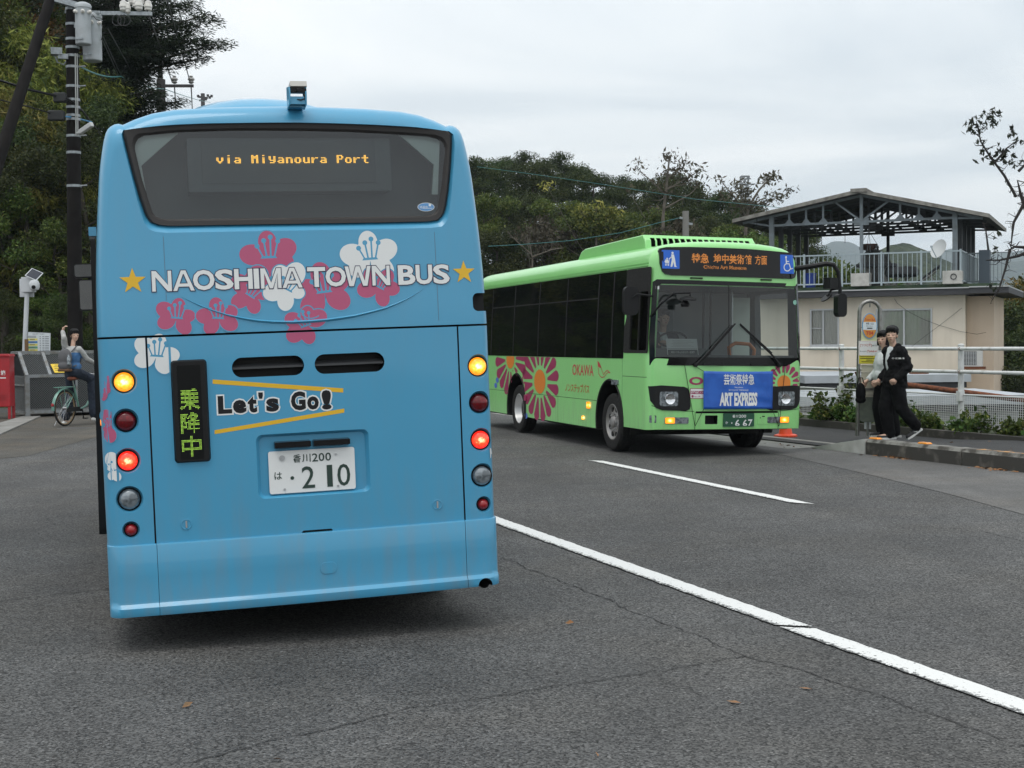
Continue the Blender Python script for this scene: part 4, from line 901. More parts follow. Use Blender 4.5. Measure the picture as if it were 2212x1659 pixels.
for p0, p1, p2 in (((.66, 1.26), (.80, 1.40), (1.19, 1.80)), ((1.92, 1.26), (1.80, 1.39), (1.31, 1.80))):
    mb = MB(); mb.tube([gf(*p0, -.03), gf(*p1, -.06), gf(*p2, -.035)], [.018, .012, .007], 6); d = Vector((p2[0] - p1[0], p2[1] - p1[1])).normalized()
    e0 = (p2[0] - d.x * .62 + d.y * .03, p2[1] - d.y * .62 - d.x * .03); mb.tube([gf(*e0, -.022), gf(p2[0] + d.x * .03 + .05 * d.y, p2[1] + d.y * .03, -.02)], .011, 6); mb.lathe([(.03, -.02), (.03, .03), (0, .035)], 12, Matrix.Translation(gf(*p0, -.01)) @ Matrix.Rotation(pi / 2, 4, 'X')); mb.build('wiper', MT['black'], GB)
mb = MB()
for u0, u1 in ((.77, 1.06), (1.48, 1.72)): mb.ext(rrect(u0, 1.252, u1, 1.284, .012), -.01, -.03, gf)
mb.build('wiper_cowl', MT['black'], GB)
# destination display
DSO = [(.155, 2.62), (.19, 2.51), (.235, 2.475), (.32, 2.462), (2.13, 2.455), (2.185, 2.475), (2.205, 2.52), (2.215, 2.74), (2.19, 2.79), (2.14, 2.815), (1.5, 2.845), (1.08, 2.85), (.6, 2.85), (.25, 2.84), (.18, 2.825), (.155, 2.79)]
ds = MB(); d2 = dens(DSO, 3); ds.ext(d2, .03, -.016, lambda a, b, h: (a, h, b))
me = ds.mesh('x'); slice_mesh(me, .12); warp_mesh(me, lambda p: gf(p.x, p.z, p.y))
dis = mesh_obj('destination_display', me, mat('display_glass', (.003, .003, .0035), rough=.07, spec=.35), GB, angle=30)
ib = mat('icon_blue', (.012, .12, .58), rough=.35)
IDF = lambda a, b, h: (a, h, b)
ic = MB(); ic.flat(rrect(.19, 2.55, .435, 2.80, .004), -.018, IDF, 0); ic.flat(rrect(1.945, 2.525, 2.165, 2.785, .004), -.018, IDF, 0)
hh = -.0195
ic.flat(circ(.335, 2.762, .016, 14), hh, IDF, 1); ic.flat([(.315, 2.742), (.355, 2.742), (.368, 2.69), (.385, 2.585), (.402, 2.575), (.36, 2.575), (.35, 2.64), (.33, 2.575), (.305, 2.575), (.325, 2.68)], hh, IDF, 1)
ic.flat([(.318, 2.715), (.322, 2.704), (.285, 2.672), (.279, 2.680)], hh - .0006, IDF, 1); ic.flat(circ(.258, 2.685, .011, 10), hh, IDF, 1); ic.flat([(.235, 2.672), (.27, 2.672), (.285, 2.64), (.28, 2.625), (.232, 2.625), (.222, 2.64)], hh - .0003, IDF, 1)
for u in (.24, .275): ic.flat(circ(u, 2.598, .012, 10), hh, IDF, 1)
ic.flat([(.285, 2.676), (.291, 2.676), (.285, 2.612), (.230, 2.612), (.230, 2.617), (.28, 2.617)], hh - .0009, IDF, 1)
ic.flat(circ(2.037, 2.752, .015, 14), hh, IDF, 1); ic.flat([(2.028, 2.735), (2.044, 2.735), (2.048, 2.70), (2.085, 2.70), (2.085, 2.688), (2.05, 2.688), (2.052, 2.668), (2.092, 2.668), (2.118, 2.598), (2.145, 2.606), (2.148, 2.594), (2.108, 2.582), (2.082, 2.655), (2.036, 2.655)], hh, IDF, 1)
rg = [(2.055 + .058 * cos(a), 2.612 + .058 * sin(a)) for a in [R(100 + 12 * i) for i in range(21)]]; rgi = [(2.055 + .044 * cos(a), 2.612 + .044 * sin(a)) for a in [R(100 + 12 * i) for i in range(20, -1, -1)]]
ic.flat(rg + rgi, hh - .0005, IDF, 1)
me = ic.mesh('pictogram', merge=False); slice_mesh(me, .03); warp_mesh(me, lambda p: gf(p.x, p.z, p.y)); mesh_obj('pictogram', me, [ib, MT['white']], dis, smooth=False)
mb = MB()
for t, u0, u1 in (('特急', .61, .86), ('地中美術館', .93, 1.50), ('方面', 1.55, 1.74)): led_dots(mb, t, (u0, 2.635, u1, 2.765), gf, -.0185, int((u1 - u0) / .0077), 17, .0028, 0, .02)
led_dots(mb, 'Chichu Art Museum', (.78, 2.56, 1.42, 2.61), gf, -.0185, 86, 7, .0022, 0, .03)
mb.build('led_text', MT['ledorange'], dis, smooth=False)
# headlamps, indicators, bumper fittings
HLB = [(.02, .965), (.18, .98), (.50, .962), (.555, .94), (.575, .90), (.60, .70), (.585, .655), (.53, .635), (.20, .645), (.11, .675), (.04, .77)]
for s in (0, 1):
    fx = (lambda a: a) if s == 0 else (lambda a: GW + .0 - a + .01)
    hb = mesh_obj('headlamp', wrap(dens([(fx(a), b) for a, b in HLB], 3), .03, -.012, gf, .03), MT['black'], GB, angle=30)
    u0, u1 = sorted((fx(.155), fx(.415))); mesh_obj('lens', wrap(rrect(u0, .70, u1, .895, .03), 0, -.02, gf, .03), MT['clearlens'], hb, angle=30)
    mb = MB(); p = Vector(gf(fx(.30), .795, -.022)); mb.lathe([(.075, 0), (.07, .012), (.05, .004), (.03, -.0), (0, .004)], 24, Matrix.Translation(p) @ Matrix.Rotation(pi / 2, 4, 'X')); mb.build('reflector_bowl', mat('chrome', (.75, .76, .78), rough=.08, metal=1), hb)
    u0, u1 = sorted((fx(.235), fx(.575))); il = mesh_obj('indicator', wrap(rrect(u0, .462, u1, .548, .015), .02, -.008, gf, .03), MT['clearlens'], GB, angle=30)
    u0, u1 = sorted((fx(.24), fx(.375))); me = wrap(rrect(u0, .466, u1, .544, .01), -.004, -.014, gf, .03); c = Vector(gf((u0 + u1) / 2, .505, 0)); me.transform(Matrix.Translation(-c)); lo = mesh_obj('lit_lens', me, MT['amber'], il); lo.location = c
mb = MB(); mb.ext(rrect(.035, .475, .115, .575, .012), .02, -.006, gf); mb.build('fog_lamp', MT['clearlens'], GB)
mb = MB(); mb.ext(rrect(1.605, .435, 1.80, .568, .012), .0, -.004, gf, 0); mb.flat(rrect(1.672, .548, 1.715, .562, .003), -.0048, gf, 1); mb.flat(circ(1.645, .535, .008, 10), -.0048, gf, 1); mb.build('bumper_flap', [MT['green'], MT['black']], GB)
mb = MB(); mb.ext(rrect(1.08, .38, 1.545, .60, .012), .02, -.018, gf); pl = mb.build('number_plate', mat('plate_green', (.012, .075, .04), rough=.4), GB)
mb = MB()
for t, bx in (('香', (1.215, .540, 1.255, .580)), ('川', (1.262, .540, 1.30, .579)), ('200', (1.31, .540, 1.42, .580)), ('か', (1.11, .455, 1.15, .49)), ('6', (1.255, .40, 1.325, .515)), ('6', (1.372, .40, 1.438, .515)), ('7', (1.452, .40, 1.518, .515))): decal_text(mb, t, bx, gf, -.0186, 0, .015)
mb.flat(circ(1.205, .467, .010, 12), -.0186, gf); mb.build('plate_characters', MT['white'], pl, smooth=False)
# printed daisies, operator name
PK = mat('magenta_print', (.30, .030, .095), rough=.42); OR = mat('orange_print', (.66, .21, .03), rough=.42); LG = mat('pale_outline', (.38, .55, .25), rough=.42); BLU = mat('blue_print', (.08, .16, .52), rough=.4); RD = mat('red_print', (.48, .05, .06), rough=.42)
def petal(c, ang, r0, rx, ry, half, tipw=1.0):
    pts = []
    def P(a, r): return (c[0] + cos(a) * r * rx, c[1] + sin(a) * r * ry)
    for k in range(-3, 4): pts.append(P(ang + half * .5 * k / 3, r0))
    for k in range(3, -4, -1): pts.append(P(ang + half * tipw * k / 3, 1 - .10 * (abs(k) / 3) ** 2.5))
    return pts
def daisy(mb, c, cr_, rx, ry, n, fn, h, vlim=None, rot=0.0):
    for k in range(n):
        a = 2 * pi * (k + .5) / n + rot; mb.flat(petal(c, a, cr_ / max(rx, ry) * 1.35 if max(rx, ry) else .3, rx, ry, pi / n * .80), h, fn, 0)
    mb.flat(circ(c[0], c[1], cr_, 28, cr_ * min(1.2, (ry / rx))), h - .0012, fn, 1)
idg = lambda a, b, h: (h, a, b)
da = MB()
daisy(da, (4.75, .915), .30, .98, .66, 16, idg, -.0022); daisy(da, (6.44, 1.27), .24, .95, .66, 16, idg, -.0022, rot=.1)
for px_, pz in ((5.62, .40), (5.5, .31), (7.35, .78), (7.25, .88)): da.flat(circ(px_, pz, .09, 12, .05), -.0034, idg, 2)
me = da.mesh('daisies', merge=False); slice_mesh(me, .15, 1); slice_mesh(me, .2, 2)
drop_strip(me, 2, 1.322, 2.2); drop_if(me, lambda c: c.z < .30 or any((c.y - y) ** 2 + ((c.z - .42) / 1.12) ** 2 < (rr + .02) ** 2 for y, rr in ((1.52, .53), (6.05, .52))))
drop_strip(me, 2, .694, .706); drop_strip(me, 1, 6.654, 6.666, lambda c: c.z < .7)
warp_mesh(me, lambda p: gs(p.y, p.z, p.x)); mesh_obj('side_artwork', me, [PK, OR, BLU], GB, smooth=False)
fd = MB(); daisy(fd, (2.01, 1.015), .105, .27, .27, 17, lambda a, b, h: (a, h, b), -.003); me = fd.mesh('d', merge=False); slice_mesh(me, .06); drop_if(me, lambda c: c.z > 1.238 or c.z < .672 or c.x > 2.30); warp_mesh(me, lambda p: gf(p.x, p.z, p.y)); mesh_obj('front_artwork', me, [PK, OR], GB, smooth=False)
def side_text(mb, body, a_left, a_right, v0, v1, mi, bold): decal_text(mb, body, (-a_left, v0, -a_right, v1), lambda a, b, h: gs(-a, b, h), -.0022, mi, bold)
tx = MB(); side_text(tx, 'OKAWA', 3.13, 2.19, 1.055, 1.225, 0, .012); side_text(tx, 'ノンステップバス', 3.46, 2.37, .79, .925, 1, .02)
bird = [(2.02, 1.285), (2.00, 1.20), (1.97, 1.10), (1.90, 1.06), (1.83, 1.045), (1.74, 1.06), (1.65, 1.105), (1.58, 1.13), (1.50, 1.115), (1.60, 1.155), (1.68, 1.14), (1.77, 1.09), (1.84, 1.15), (1.90, 1.22), (1.96, 1.26)]
for p, q in zip(bird, bird[1:] + bird[:1]):
    d = (Vector(q) - Vector(p)).normalized() * .006; n = Vector((-d.y, d.x)); tx.flat([tuple(Vector(p) + n), tuple(Vector(q) + n), tuple(Vector(q) - n), tuple(Vector(p) - n)], -.0022 - .0002 * (bird.index(p) % 3), gs, 0)
tx.flat([(2.02, 1.285), (2.00, 1.195), (1.955, 1.205), (1.925, 1.18), (1.88, 1.20), (1.84, 1.165), (1.90, 1.225), (1.96, 1.265)], -.0032, gs, 0)
tx.build('side_lettering', [RD, mat('brown_print', (.40, .11, .02), rough=.42)], GB, smooth=False, merge=False)
tx = MB(); decal_text(tx, 'OKAWA', (.575, .985, 1.55, 1.095), gf, -.003, 0, .035, .95)
tx.ext(rrect(.59, .80, .83, .94, .012), -.002, -.0035, gf, 0); tx.flat(rrect(.598, .808, .822, .932, .01), -.0042, gf, 1); tx.flat(rrect(.602, .862, .82, .905, .004), -.0049, gf, 0); decal_text(tx, '標準仕様ノンステップ', (.606, .868, .90, .900), gf, -.0056, 1, .02); decal_text(tx, '国土交通', (.655, .818, .74, .842), gf, -.0049, 0, .01)
tx.flat(circ(.628, .832, .018, 14), -.0049, gf, 0)
tx.build('front_lettering', [PK, MT['white']], GB, smooth=False, merge=False)
# side glazing
MT['sideglass'] = mat('black_side_glass', (.004, .005, .005), rough=.03, spec=.5)
for sfn in (gs, gs2):
    mb = MB(); mb.ext(rrect(1.0 if sfn is gs else 1.42, 1.33, 8.5, 2.575, [.02, .05, .05, .02]), .004, -.004, lambda a, b, h: (h, a, b)); me = mb.mesh('x'); slice_mesh(me, .1, 2); warp_mesh(me, lambda p, f=sfn: f(p.y, p.z, p.x)); gl = mesh_obj('side_glazing', me, MT['sideglass'], GB, angle=30)
    mb = MB()
    for a in (1.44, 2.05, 3.45, 4.85, 6.25, 7.65): mb.ext([(a, 1.34), (a + .04, 1.34), (a + .04, 1.9), (a + .04, 2.3), (a + .04, 2.56), (a, 2.56), (a, 2.3), (a, 1.9)], -.0045, -.009, sfn)
    for a0, a1 in ((2.09, 3.45), (3.49, 4.85), (4.89, 6.25), (6.29, 7.65)): mb.ext([(a0, 2.2), (a1, 2.2), (a1, 2.22), (a0, 2.22)], -.0045, -.0085, sfn)
    mb.build('window_bar', MT['rubber'], gl, smooth=False)
mb = MB(); o2 = rrect(.13, 1.41, 1.0, 2.575, .04); i2 = rrect(.17, 1.45, .79, 2.25, .04); k = len(o2); vs = [gs(a, b, h) for ring, h in ((o2, .004), (o2, -.005), (i2, -.006), (i2, .03)) for a, b in ring]
mb.add(vs, [(r * k + i, r * k + (i + 1) % k, (r + 1) * k + (i + 1) % k, (r + 1) * k + i) for r in range(3) for i in range(k)]); dw = mb.build('driver_window', MT['rubber'], GB, angle=30)
mb = MB(); mb.ext(i2, .012, .016, gs); mb.build('pane', MT['clear'], dw); mb = MB(); mb.ext([(.47, 1.45), (.50, 1.45), (.50, 2.25), (.47, 2.25)], -.002, .012, gs); mb.build('window_bar', MT['rubber'], dw)
mb = MB()
for v, dpt in ((2.60, .012), (2.635, .008)): mb.ext([(.25, v - .008), (8.7, v - .008), (8.7, v + .008), (.25, v + .008)], .002, -dpt, gs); mb.ext([(.25, v - .008), (8.7, v - .008), (8.7, v + .008), (.25, v + .008)], .002, -dpt, gs2)
mb.build('rain_gutter', MT['green'], GB, smooth=False)
for s, sfn in ((0, gs), (1, gs2)):
    for y in (1.52, 6.05):
        mb = MB(); mb.tube([sfn(y + .535 * cos(a), .42 + .60 * sin(a), .0) for a in [R(-14 + 208 * i / 30) for i in range(31)]], .018, 6); mb.build('wheel_arch_trim', MT['rubber'], GB)
        wheel(GB, (.155 if s == 0 else GW - .155, y, .413), -1 if s == 0 else 1, .413, .25, MT['wheelgrey'] if y < 3 else mat('wheel_silver', (.62, .62, .61), rough=.4, metal=.5), dual=y > 3)
for a, v, w_, h_, m_ in ((2.38, .62, .055, .05, 'amber'), (1.285, .992, .12, .035, 'clearlens'), (2.62, .42, .03, .03, 'amber'), (5.5, .62, .06, .05, None)):
    mb = MB(); mb.ext(rrect(-w_, -h_, w_, h_, min(w_, h_) * .4), .0, -.022, lambda p, q, h, a=a, v=v: (h, p, q), 0); x0 = gs(a, v, 0)
    o = mb.build('side_marker' if m_ else 'fuel_cap', MT[m_] if m_ else PK, GB, angle=30); o.location = (x0[0], a, v)
# roof pod with louvres
POD = [(.95, 2.86), (.98, 3.02), (1.07, 3.10), (2.0, 3.085), (3.45, 3.06), (3.62, 3.02), (3.84, 2.86)]
mb = MB(); V = []; ins = [(.28, 1.0), (.28, .72), (.34, .3), (.46, .0)]
prof = []
mb.ext(POD, .30, 2.02, lambda a, b, h: (h, a, b - .02))
pod = mb.build('roof_pod', [MT['green'], MT['black']], GB, angle=25)
c = MB()
for k in range(17):
    u = .40 + k * .092; c.add([(u + i * .056, y, z) for i in (0, 1) for y, z in ((.90, 2.91), (1.12, 2.91), (1.16, 3.03), (.93, 3.03))], [(0, 1, 2, 3), (7, 6, 5, 4), (0, 4, 5, 1), (1, 5, 6, 2), (2, 6, 7, 3), (3, 7, 4, 0)], 1)
cut(pod, [c.build('cut', [MT['green'], MT['black']], GB)]); bevel(pod, .03, 3, 50)
mb = MB(); mb.tube([(1.72, .35, 2.9), (1.72, .36, 3.3)], .004, 5); mb.build('aerial', MT['black'], GB)
# mirrors
mb = MB(); mb.tube([gs(.12, 2.18, .02), (-.16, .12, 2.2), (-.25, .2, 2.1)], .016, 6, 0); mb.ext(smoothpoly(rrect(-.41, 1.92, -.13, 2.30, .08), 1), .16, .24, lambda a, b, h: (a * .75 - .02, h, b), 0); mb.tube([gs(.12, 1.9, .02), gf(.14, 2.08, -.12), gf(.26, 2.21, -.26), gf(.47, 2.22, -.3), gf(.47, 2.16, -.3)], .014, 6, 0)
mb.lathe([(.115, 0), (.11, .02), (.06, .045), (0, .055)], 20, Matrix.Translation(gf(.44, 2.12, -.3)) @ Matrix.Rotation(.1, 4, 'X'), 0); mb.lathe([(.05, -.09), (.06, -.05), (.03, 0)], 14, Matrix.Translation(gf(.40, 2.12, -.3)), 0)
mb.build('wing_mirror', [MT['black']], GB)
mb = MB(); mb.tube([gf(2.20, 2.60, .02), (2.38, -.06, 2.63), (2.52, -.15, 2.66), (2.62, -.18, 2.645), (2.68, -.2, 2.55), (2.715, -.2, 2.30), (2.72, -.2, 2.05)], [.034, .036, .036, .034, .03, .027, .024], 8, 0)
mb.ext(smoothpoly(rrect(2.645, 1.93, 2.785, 2.25, .06), 1), -.27, -.15, lambda a, b, h: (a, h, b), 0); mb.box((2.58, -.18, 2.39), (.16, .13, .15), 0, Matrix.Rotation(.3, 3, 'Z')); mb.lathe([(.09, 0), (.08, .02), (0, .045)], 16, Matrix.Translation((2.50, -.2, 2.20)) @ Matrix.Rotation(R(140), 4, 'Y'), 0); mb.tube([(2.71, -.2, 2.32), (2.58, -.2, 2.30), (2.51, -.2, 2.22)], .015, 6, 0)
mb.build('wing_mirror', [MT['black']], GB)
# cab interior behind the glass
INT = mat('cab_grey', (.13, .145, .145), rough=.7); 
mb = MB(); mb.box((1.16, .42, 1.33), (2.1, .55, .12)); mb.box((.55, .42, 1.40), (.75, .3, .16)); mb.box((1.16, 1.62, 1.8), (2.1, .04, 1.0), 1); mb.box((1.9, 1.2, 1.75), (.28, .05, .95), 2); mb.box((.62, 1.35, 1.72), (.5, .14, .75), 0)
for u in (1.22, 1.33): mb.tube([(u, 1.0, 1.3), (u, 1.0, 2.35)], .017, 8, 3)
mb.tube([(1.62, .9, 1.3), (1.62, .9, 2.35)], .014, 8, 4); mb.build('cab_interior', [INT, mat('cab_wall', (.30, .31, .31), rough=.8), mat('pale_panel', (.7, .76, .68), rough=.7), MT['black'], MT['steel']], GB)  # pale panel stands in for the bright view through the far window
mb = MB(); mb.tube([(.56 + .21 * cos(a), .58 - .03 * sin(a), 1.60 + .10 * sin(a)) for a in [2 * pi * i / 28 for i in range(28)]], .014, 8, 0, closed=True); mb.build('steering_wheel', MT['black'], GB)
mb = MB(); mb.tube([(1.52, .75, 1.36), (1.50, .75, 1.50), (1.60, .75, 1.56), (1.82, .75, 1.55), (1.9, .75, 1.47), (1.89, .75, 1.36)], .028, 10, 0); mb.build('orange_handrail', mat('orange_rail', (.62, .16, .01), rough=.4), GB)
mb = MB(); mb.box((1.16, 4.75, .40), (2.0, 7.3, .3)); mb.box((1.5, .6, .42), (1.4, .6, .12)); mb.box((1.9, .35, .36), (.12, .1, .1)); mb.tube([(.35, .5, .37), (2.0, .5, .37)], .03, 8); mb.tube([(.3, 3.2, .3), (.3, 5.2, .3)], .08, 8); mb.build('underbody', MT['under'], GB)
# DRIVER
# banner and the sheet behind the windscreen are things of their own
GM = GB.matrix_basis.copy()
def gworld(o): o.matrix_basis = Matrix.Translation(GB.location) @ GB.rotation_euler.to_matrix().to_4x4(); return o
bn = MB(); nx2, nz2 = 26, 14; V = []
for j in range(nz2 + 1):
    for i in range(nx2 + 1):
        u = i / nx2; v = j / nz2; wv = .006 * sin(9 * u + 3 * v) + .005 * sin(21 * u * v + 5) * (1 - v)
        V.append(gf(.775 + 1.04 * u, .66 + .515 * v + .012 * (4 * (u - .5) ** 2 - 1) * (v) * .6, -.035 + wv))
bn.add(V, [(j * (nx2 + 1) + i, j * (nx2 + 1) + i + 1, (j + 1) * (nx2 + 1) + i + 1, (j + 1) * (nx2 + 1) + i) for j in range(nz2) for i in range(nx2)])
bo = bn.build('banner', mat('banner_blue', (.012, .09, .42), rough=.4, noise=(6, (.02, .12, .5), .4, .6)), angle=80); sl = bo.modifiers.new('s', 'SOLIDIFY'); sl.thickness = .003; gworld(bo); tag(bo, 'blue banner reading ART EXPRESS tied across the front of the green bus', 'banner')
bt = MB(); bb = BVHTree.FromPolygons([Vector(v) for v in V], bn.f)
def bfn2(a, b, h):
    p = gf(a, b, 0); hit = bb.ray_cast(Vector((a, -1.5, b)), Vector((0, 1, 0)))[0]; y = hit.y if hit else p[1] - .035
    return (a, y - .004 + h, b)
decal_text(bt, '芸術祭特急', (1.065, .985, 1.53, 1.135), bfn2, 0, 0, .014); decal_text(bt, 'Naoshima', (1.23, .945, 1.36, .965), bfn2, 0, 0, .0); decal_text(bt, 'SETOUCHI TRIENNALE', (1.14, .907, 1.44, .928), bfn2, 0, 0, .0); decal_text(bt, 'ART EXPRESS', (1.01, .70, 1.58, .885), bfn2, 0, 0, .05, .95)
me = bt.mesh('banner_lettering', merge=False); bl_ = mesh_obj('banner_lettering', me, MT['white'], bo, smooth=False)
mb = MB()
for (a, b), (c_, d_) in (((.785, 1.165), (.60, 1.27)), ((1.81, 1.165), (1.95, 1.27)), ((.785, .665), (.66, .38)), ((1.81, .665), (1.93, .38)), ((.66, .38), (.50, 1.27)), ((1.93, .38), (2.02, 1.25))): mb.tube([gf(a, b, -.03), gf(c_, d_, -.02)], .004, 5)
mb.build('tie_cord', MT['black'], bo)
mb = MB(); mb.ext(rrect(.335, 1.38, .795, 1.61, .004), 0, .004, lambda a, b, h: (a, .22 + (b - 1.38) * .28 + h, b), 0)
ps = mb.build('route_sheet', MT['white']); gworld(ps); tag(ps, 'white printed route sheet propped inside the windscreen of the green bus', 'notice')
mb = MB(); F3 = lambda a, b, h: (a, .22 + (b - 1.38) * .28 + h, b)
mb.flat(rrect(.345, 1.385, .785, 1.46, .003), -.002, F3, 0); mb.flat(rrect(.345, 1.47, .785, 1.476, .001), -.002, F3, 0); decal_text(mb, '本村→ベネッセエリア→宮浦港', (.39, 1.412, .74, 1.442), F3, -.0028, 1, .01)
for k in range(5): mb.flat([(.40 + .03 * k % .05, 1.50 + .02 * k), (.74 - .04 * (k % 3), 1.50 + .02 * k), (.74 - .04 * (k % 3), 1.504 + .02 * k), (.40 + .03 * k % .05, 1.504 + .02 * k)], -.002, F3, 2)
mb.build('printed_text', [mat('sheet_dark', (.05, .07, .07)), MT['white'], mat('sheet_grey', (.35, .35, .35))], ps, smooth=False, merge=False)
# ================================================================ PEOPLE HELPERS
def prim(mb, p, q=None, r=.05, r2=None, e=None, M=None, mi=0):
    # tapered capsule p-q, or ellipsoid at p with radii e
    if e is not None:
        n, k = 14, 9; vs = []
        for i in range(k + 1):
            a = pi * i / k
            for j in range(n): v = Vector((e[0] * sin(a) * cos(2 * pi * j / n), e[1] * sin(a) * sin(2 * pi * j / n), -e[2] * cos(a))); vs.append((M @ v if M is not None else v) + Vector(p))
        mb.add(vs, [(i * n + j, i * n + (j + 1) % n, (i + 1) * n + (j + 1) % n, (i + 1) * n + j) for i in range(k) for j in range(n)], mi); return
    p, q = Vector(p), Vector(q); r2 = r if r2 is None else r2; d = q - p; l = max(d.length, 1e-4); n = 12; pr = []
    for i in range(5): a = pi / 2 * i / 4; pr.append((max(r * sin(a), 1e-4), -r * cos(a)))
    for i in range(5): a = pi / 2 * i / 4; pr.append((max(r2 * cos(a), 1e-4), l + r2 * sin(a)))
    Mx = Matrix.Translation(p) @ d.to_track_quat('Z', 'Y').to_matrix().to_4x4(); vs = [Mx @ Vector((a * cos(2 * pi * j / n), a * sin(2 * pi * j / n), h)) for a, h in pr for j in range(n)]
    mb.add(vs, [(i * n + j, i * n + (j + 1) % n, (i + 1) * n + (j + 1) % n, (i + 1) * n + j) for i in range(9) for j in range(n)] + [tuple(range(n))[::-1], tuple(9 * n + j for j in range(n))], mi)
def blob(name, build, voxel, mats, parent=None, it=3, disp=0):
    mb = MB(); build(mb); me = mb.mesh(name, merge=True); o = bpy.data.objects.new(name, me); COL.objects.link(o)
    r = o.modifiers.new('r', 'REMESH'); r.mode = 'VOXEL'; r.voxel_size = voxel; s = o.modifiers.new('s', 'SMOOTH'); s.factor = .5; s.iterations = it
    if disp:
        tx = bpy.data.textures.get('folds') or bpy.data.textures.new('folds', 'CLOUDS'); tx.noise_scale = .09; dm = o.modifiers.new('d', 'DISPLACE'); dm.texture = tx; dm.strength = disp; dm.mid_level = .5
    dg = bpy.context.evaluated_depsgraph_get(); m2 = bpy.data.meshes.new_from_object(o.evaluated_get(dg)); bpy.data.objects.remove(o)
    m2.materials.clear(); return mesh_obj(name, m2, mats, parent, True, 180)
def hand(mb, w, d, up, s=1.0, curl=.5):
    # wrist point, pointing direction, back-of-hand direction: palm, four unequal curled fingers, a thumb from the side of the palm
    w, d, up = Vector(w), Vector(d).normalized(), Vector(up); up = (up - d * up.dot(d)).normalized(); sd = d.cross(up)
    prim(mb, w, w + d * .05, .024 * s, .028 * s); prim(mb, w + d * .05, None, e=(.03, .03, .03)); prim(mb, w + d * .045 + sd * .018, w + d * .075 + sd * .02, .017, .013); prim(mb, w + d * .045 - sd * .018, w + d * .075 - sd * .02, .017, .013)
    for k, (o, l) in enumerate(((-.03, .062), (-.010, .075), (.010, .07), (.029, .055))):
        a = w + d * .085 + sd * o; b = a + (d * cos(curl) - up * sin(curl)) * l * .5; c = b + (d * cos(curl * 2.2) - up * sin(curl * 2.2)) * l * .5; prim(mb, a - d * .02, b, .0098, .0092); prim(mb, b, c, .0092, .008)
    a = w + d * .03 + sd * .03; b = a + d * .032 + sd * .02 - up * .006; prim(mb, a, b, .0115, .0105); prim(mb, b, b + d * .03 - up * .008 + sd * .002, .0105, .009)
SKIN = mat('skin', (.60, .39, .29), rough=.5, noise=(30, (.55, .34, .25), .4, .6)); EYE = mat('eye_dark', (.02, .015, .012), rough=.25); LIP = mat('lip', (.38, .13, .11), rough=.45); HAIR = mat('black_hair', (.004, .0035, .0035), rough=.6, spec=.2, bump=(120, .6, .004))
def head_prims(mb, c, hr, s=1.0, tilt=0.0):
    M = Matrix.Rotation(hr, 3, 'Z') @ Matrix.Rotation(tilt, 3, 'X'); P = lambda x, y, z: Vector(c) + M @ (Vector((x, y, z)) * s)
    prim(mb, P(0, -.012, .025), e=(.076 * s, .094 * s, .092 * s), M=M); prim(mb, P(0, .025, -.035), e=(.060 * s, .066 * s, .080 * s), M=M); prim(mb, P(0, .055, -.088), e=(.028 * s, .026 * s, .022 * s), M=M)
    prim(mb, P(0, .088, .012), P(0, .104, -.022), .008 * s, .0125 * s); prim(mb, P(-.010, .096, -.026), P(.010, .096, -.026), .0085 * s)
    prim(mb, P(-.014, .086, -.058), P(.014, .086, -.058), .0085 * s); prim(mb, P(-.05, .068, .018), P(.05, .068, .018), .016 * s)
    for sx in (-1, 1): prim(mb, P(sx * .078, -.005, -.008), e=(.010 * s, .02 * s, .032 * s), M=M); prim(mb, P(sx * .04, .058, -.02), e=(.024 * s, .024 * s, .022 * s), M=M)
    return P
def face_marks(o, P, s=1.0):
    me = o.data; pts = [(P(-.031, .083, .0), .0125 * s, 1), (P(.031, .083, .0), .0125 * s, 1), (P(0, .092, -.058), .017 * s, 2)]
    br = [P(x, .088, .022) for x in (-.045, -.035, -.024, .024, .035, .045)]
    for p in me.polygons:
        c = Vector(p.center)
        for q, r, k in pts:
            d = c - q; 
            if (d.x * d.x + d.y * d.y + (d.z * 2.2) ** 2) ** .5 < r: p.material_index = k
        for q in br:
            d = c - q
            if (d.x * d.x + d.y * d.y + (d.z * 2.6) ** 2) ** .5 < .007 * s: p.material_index = 1
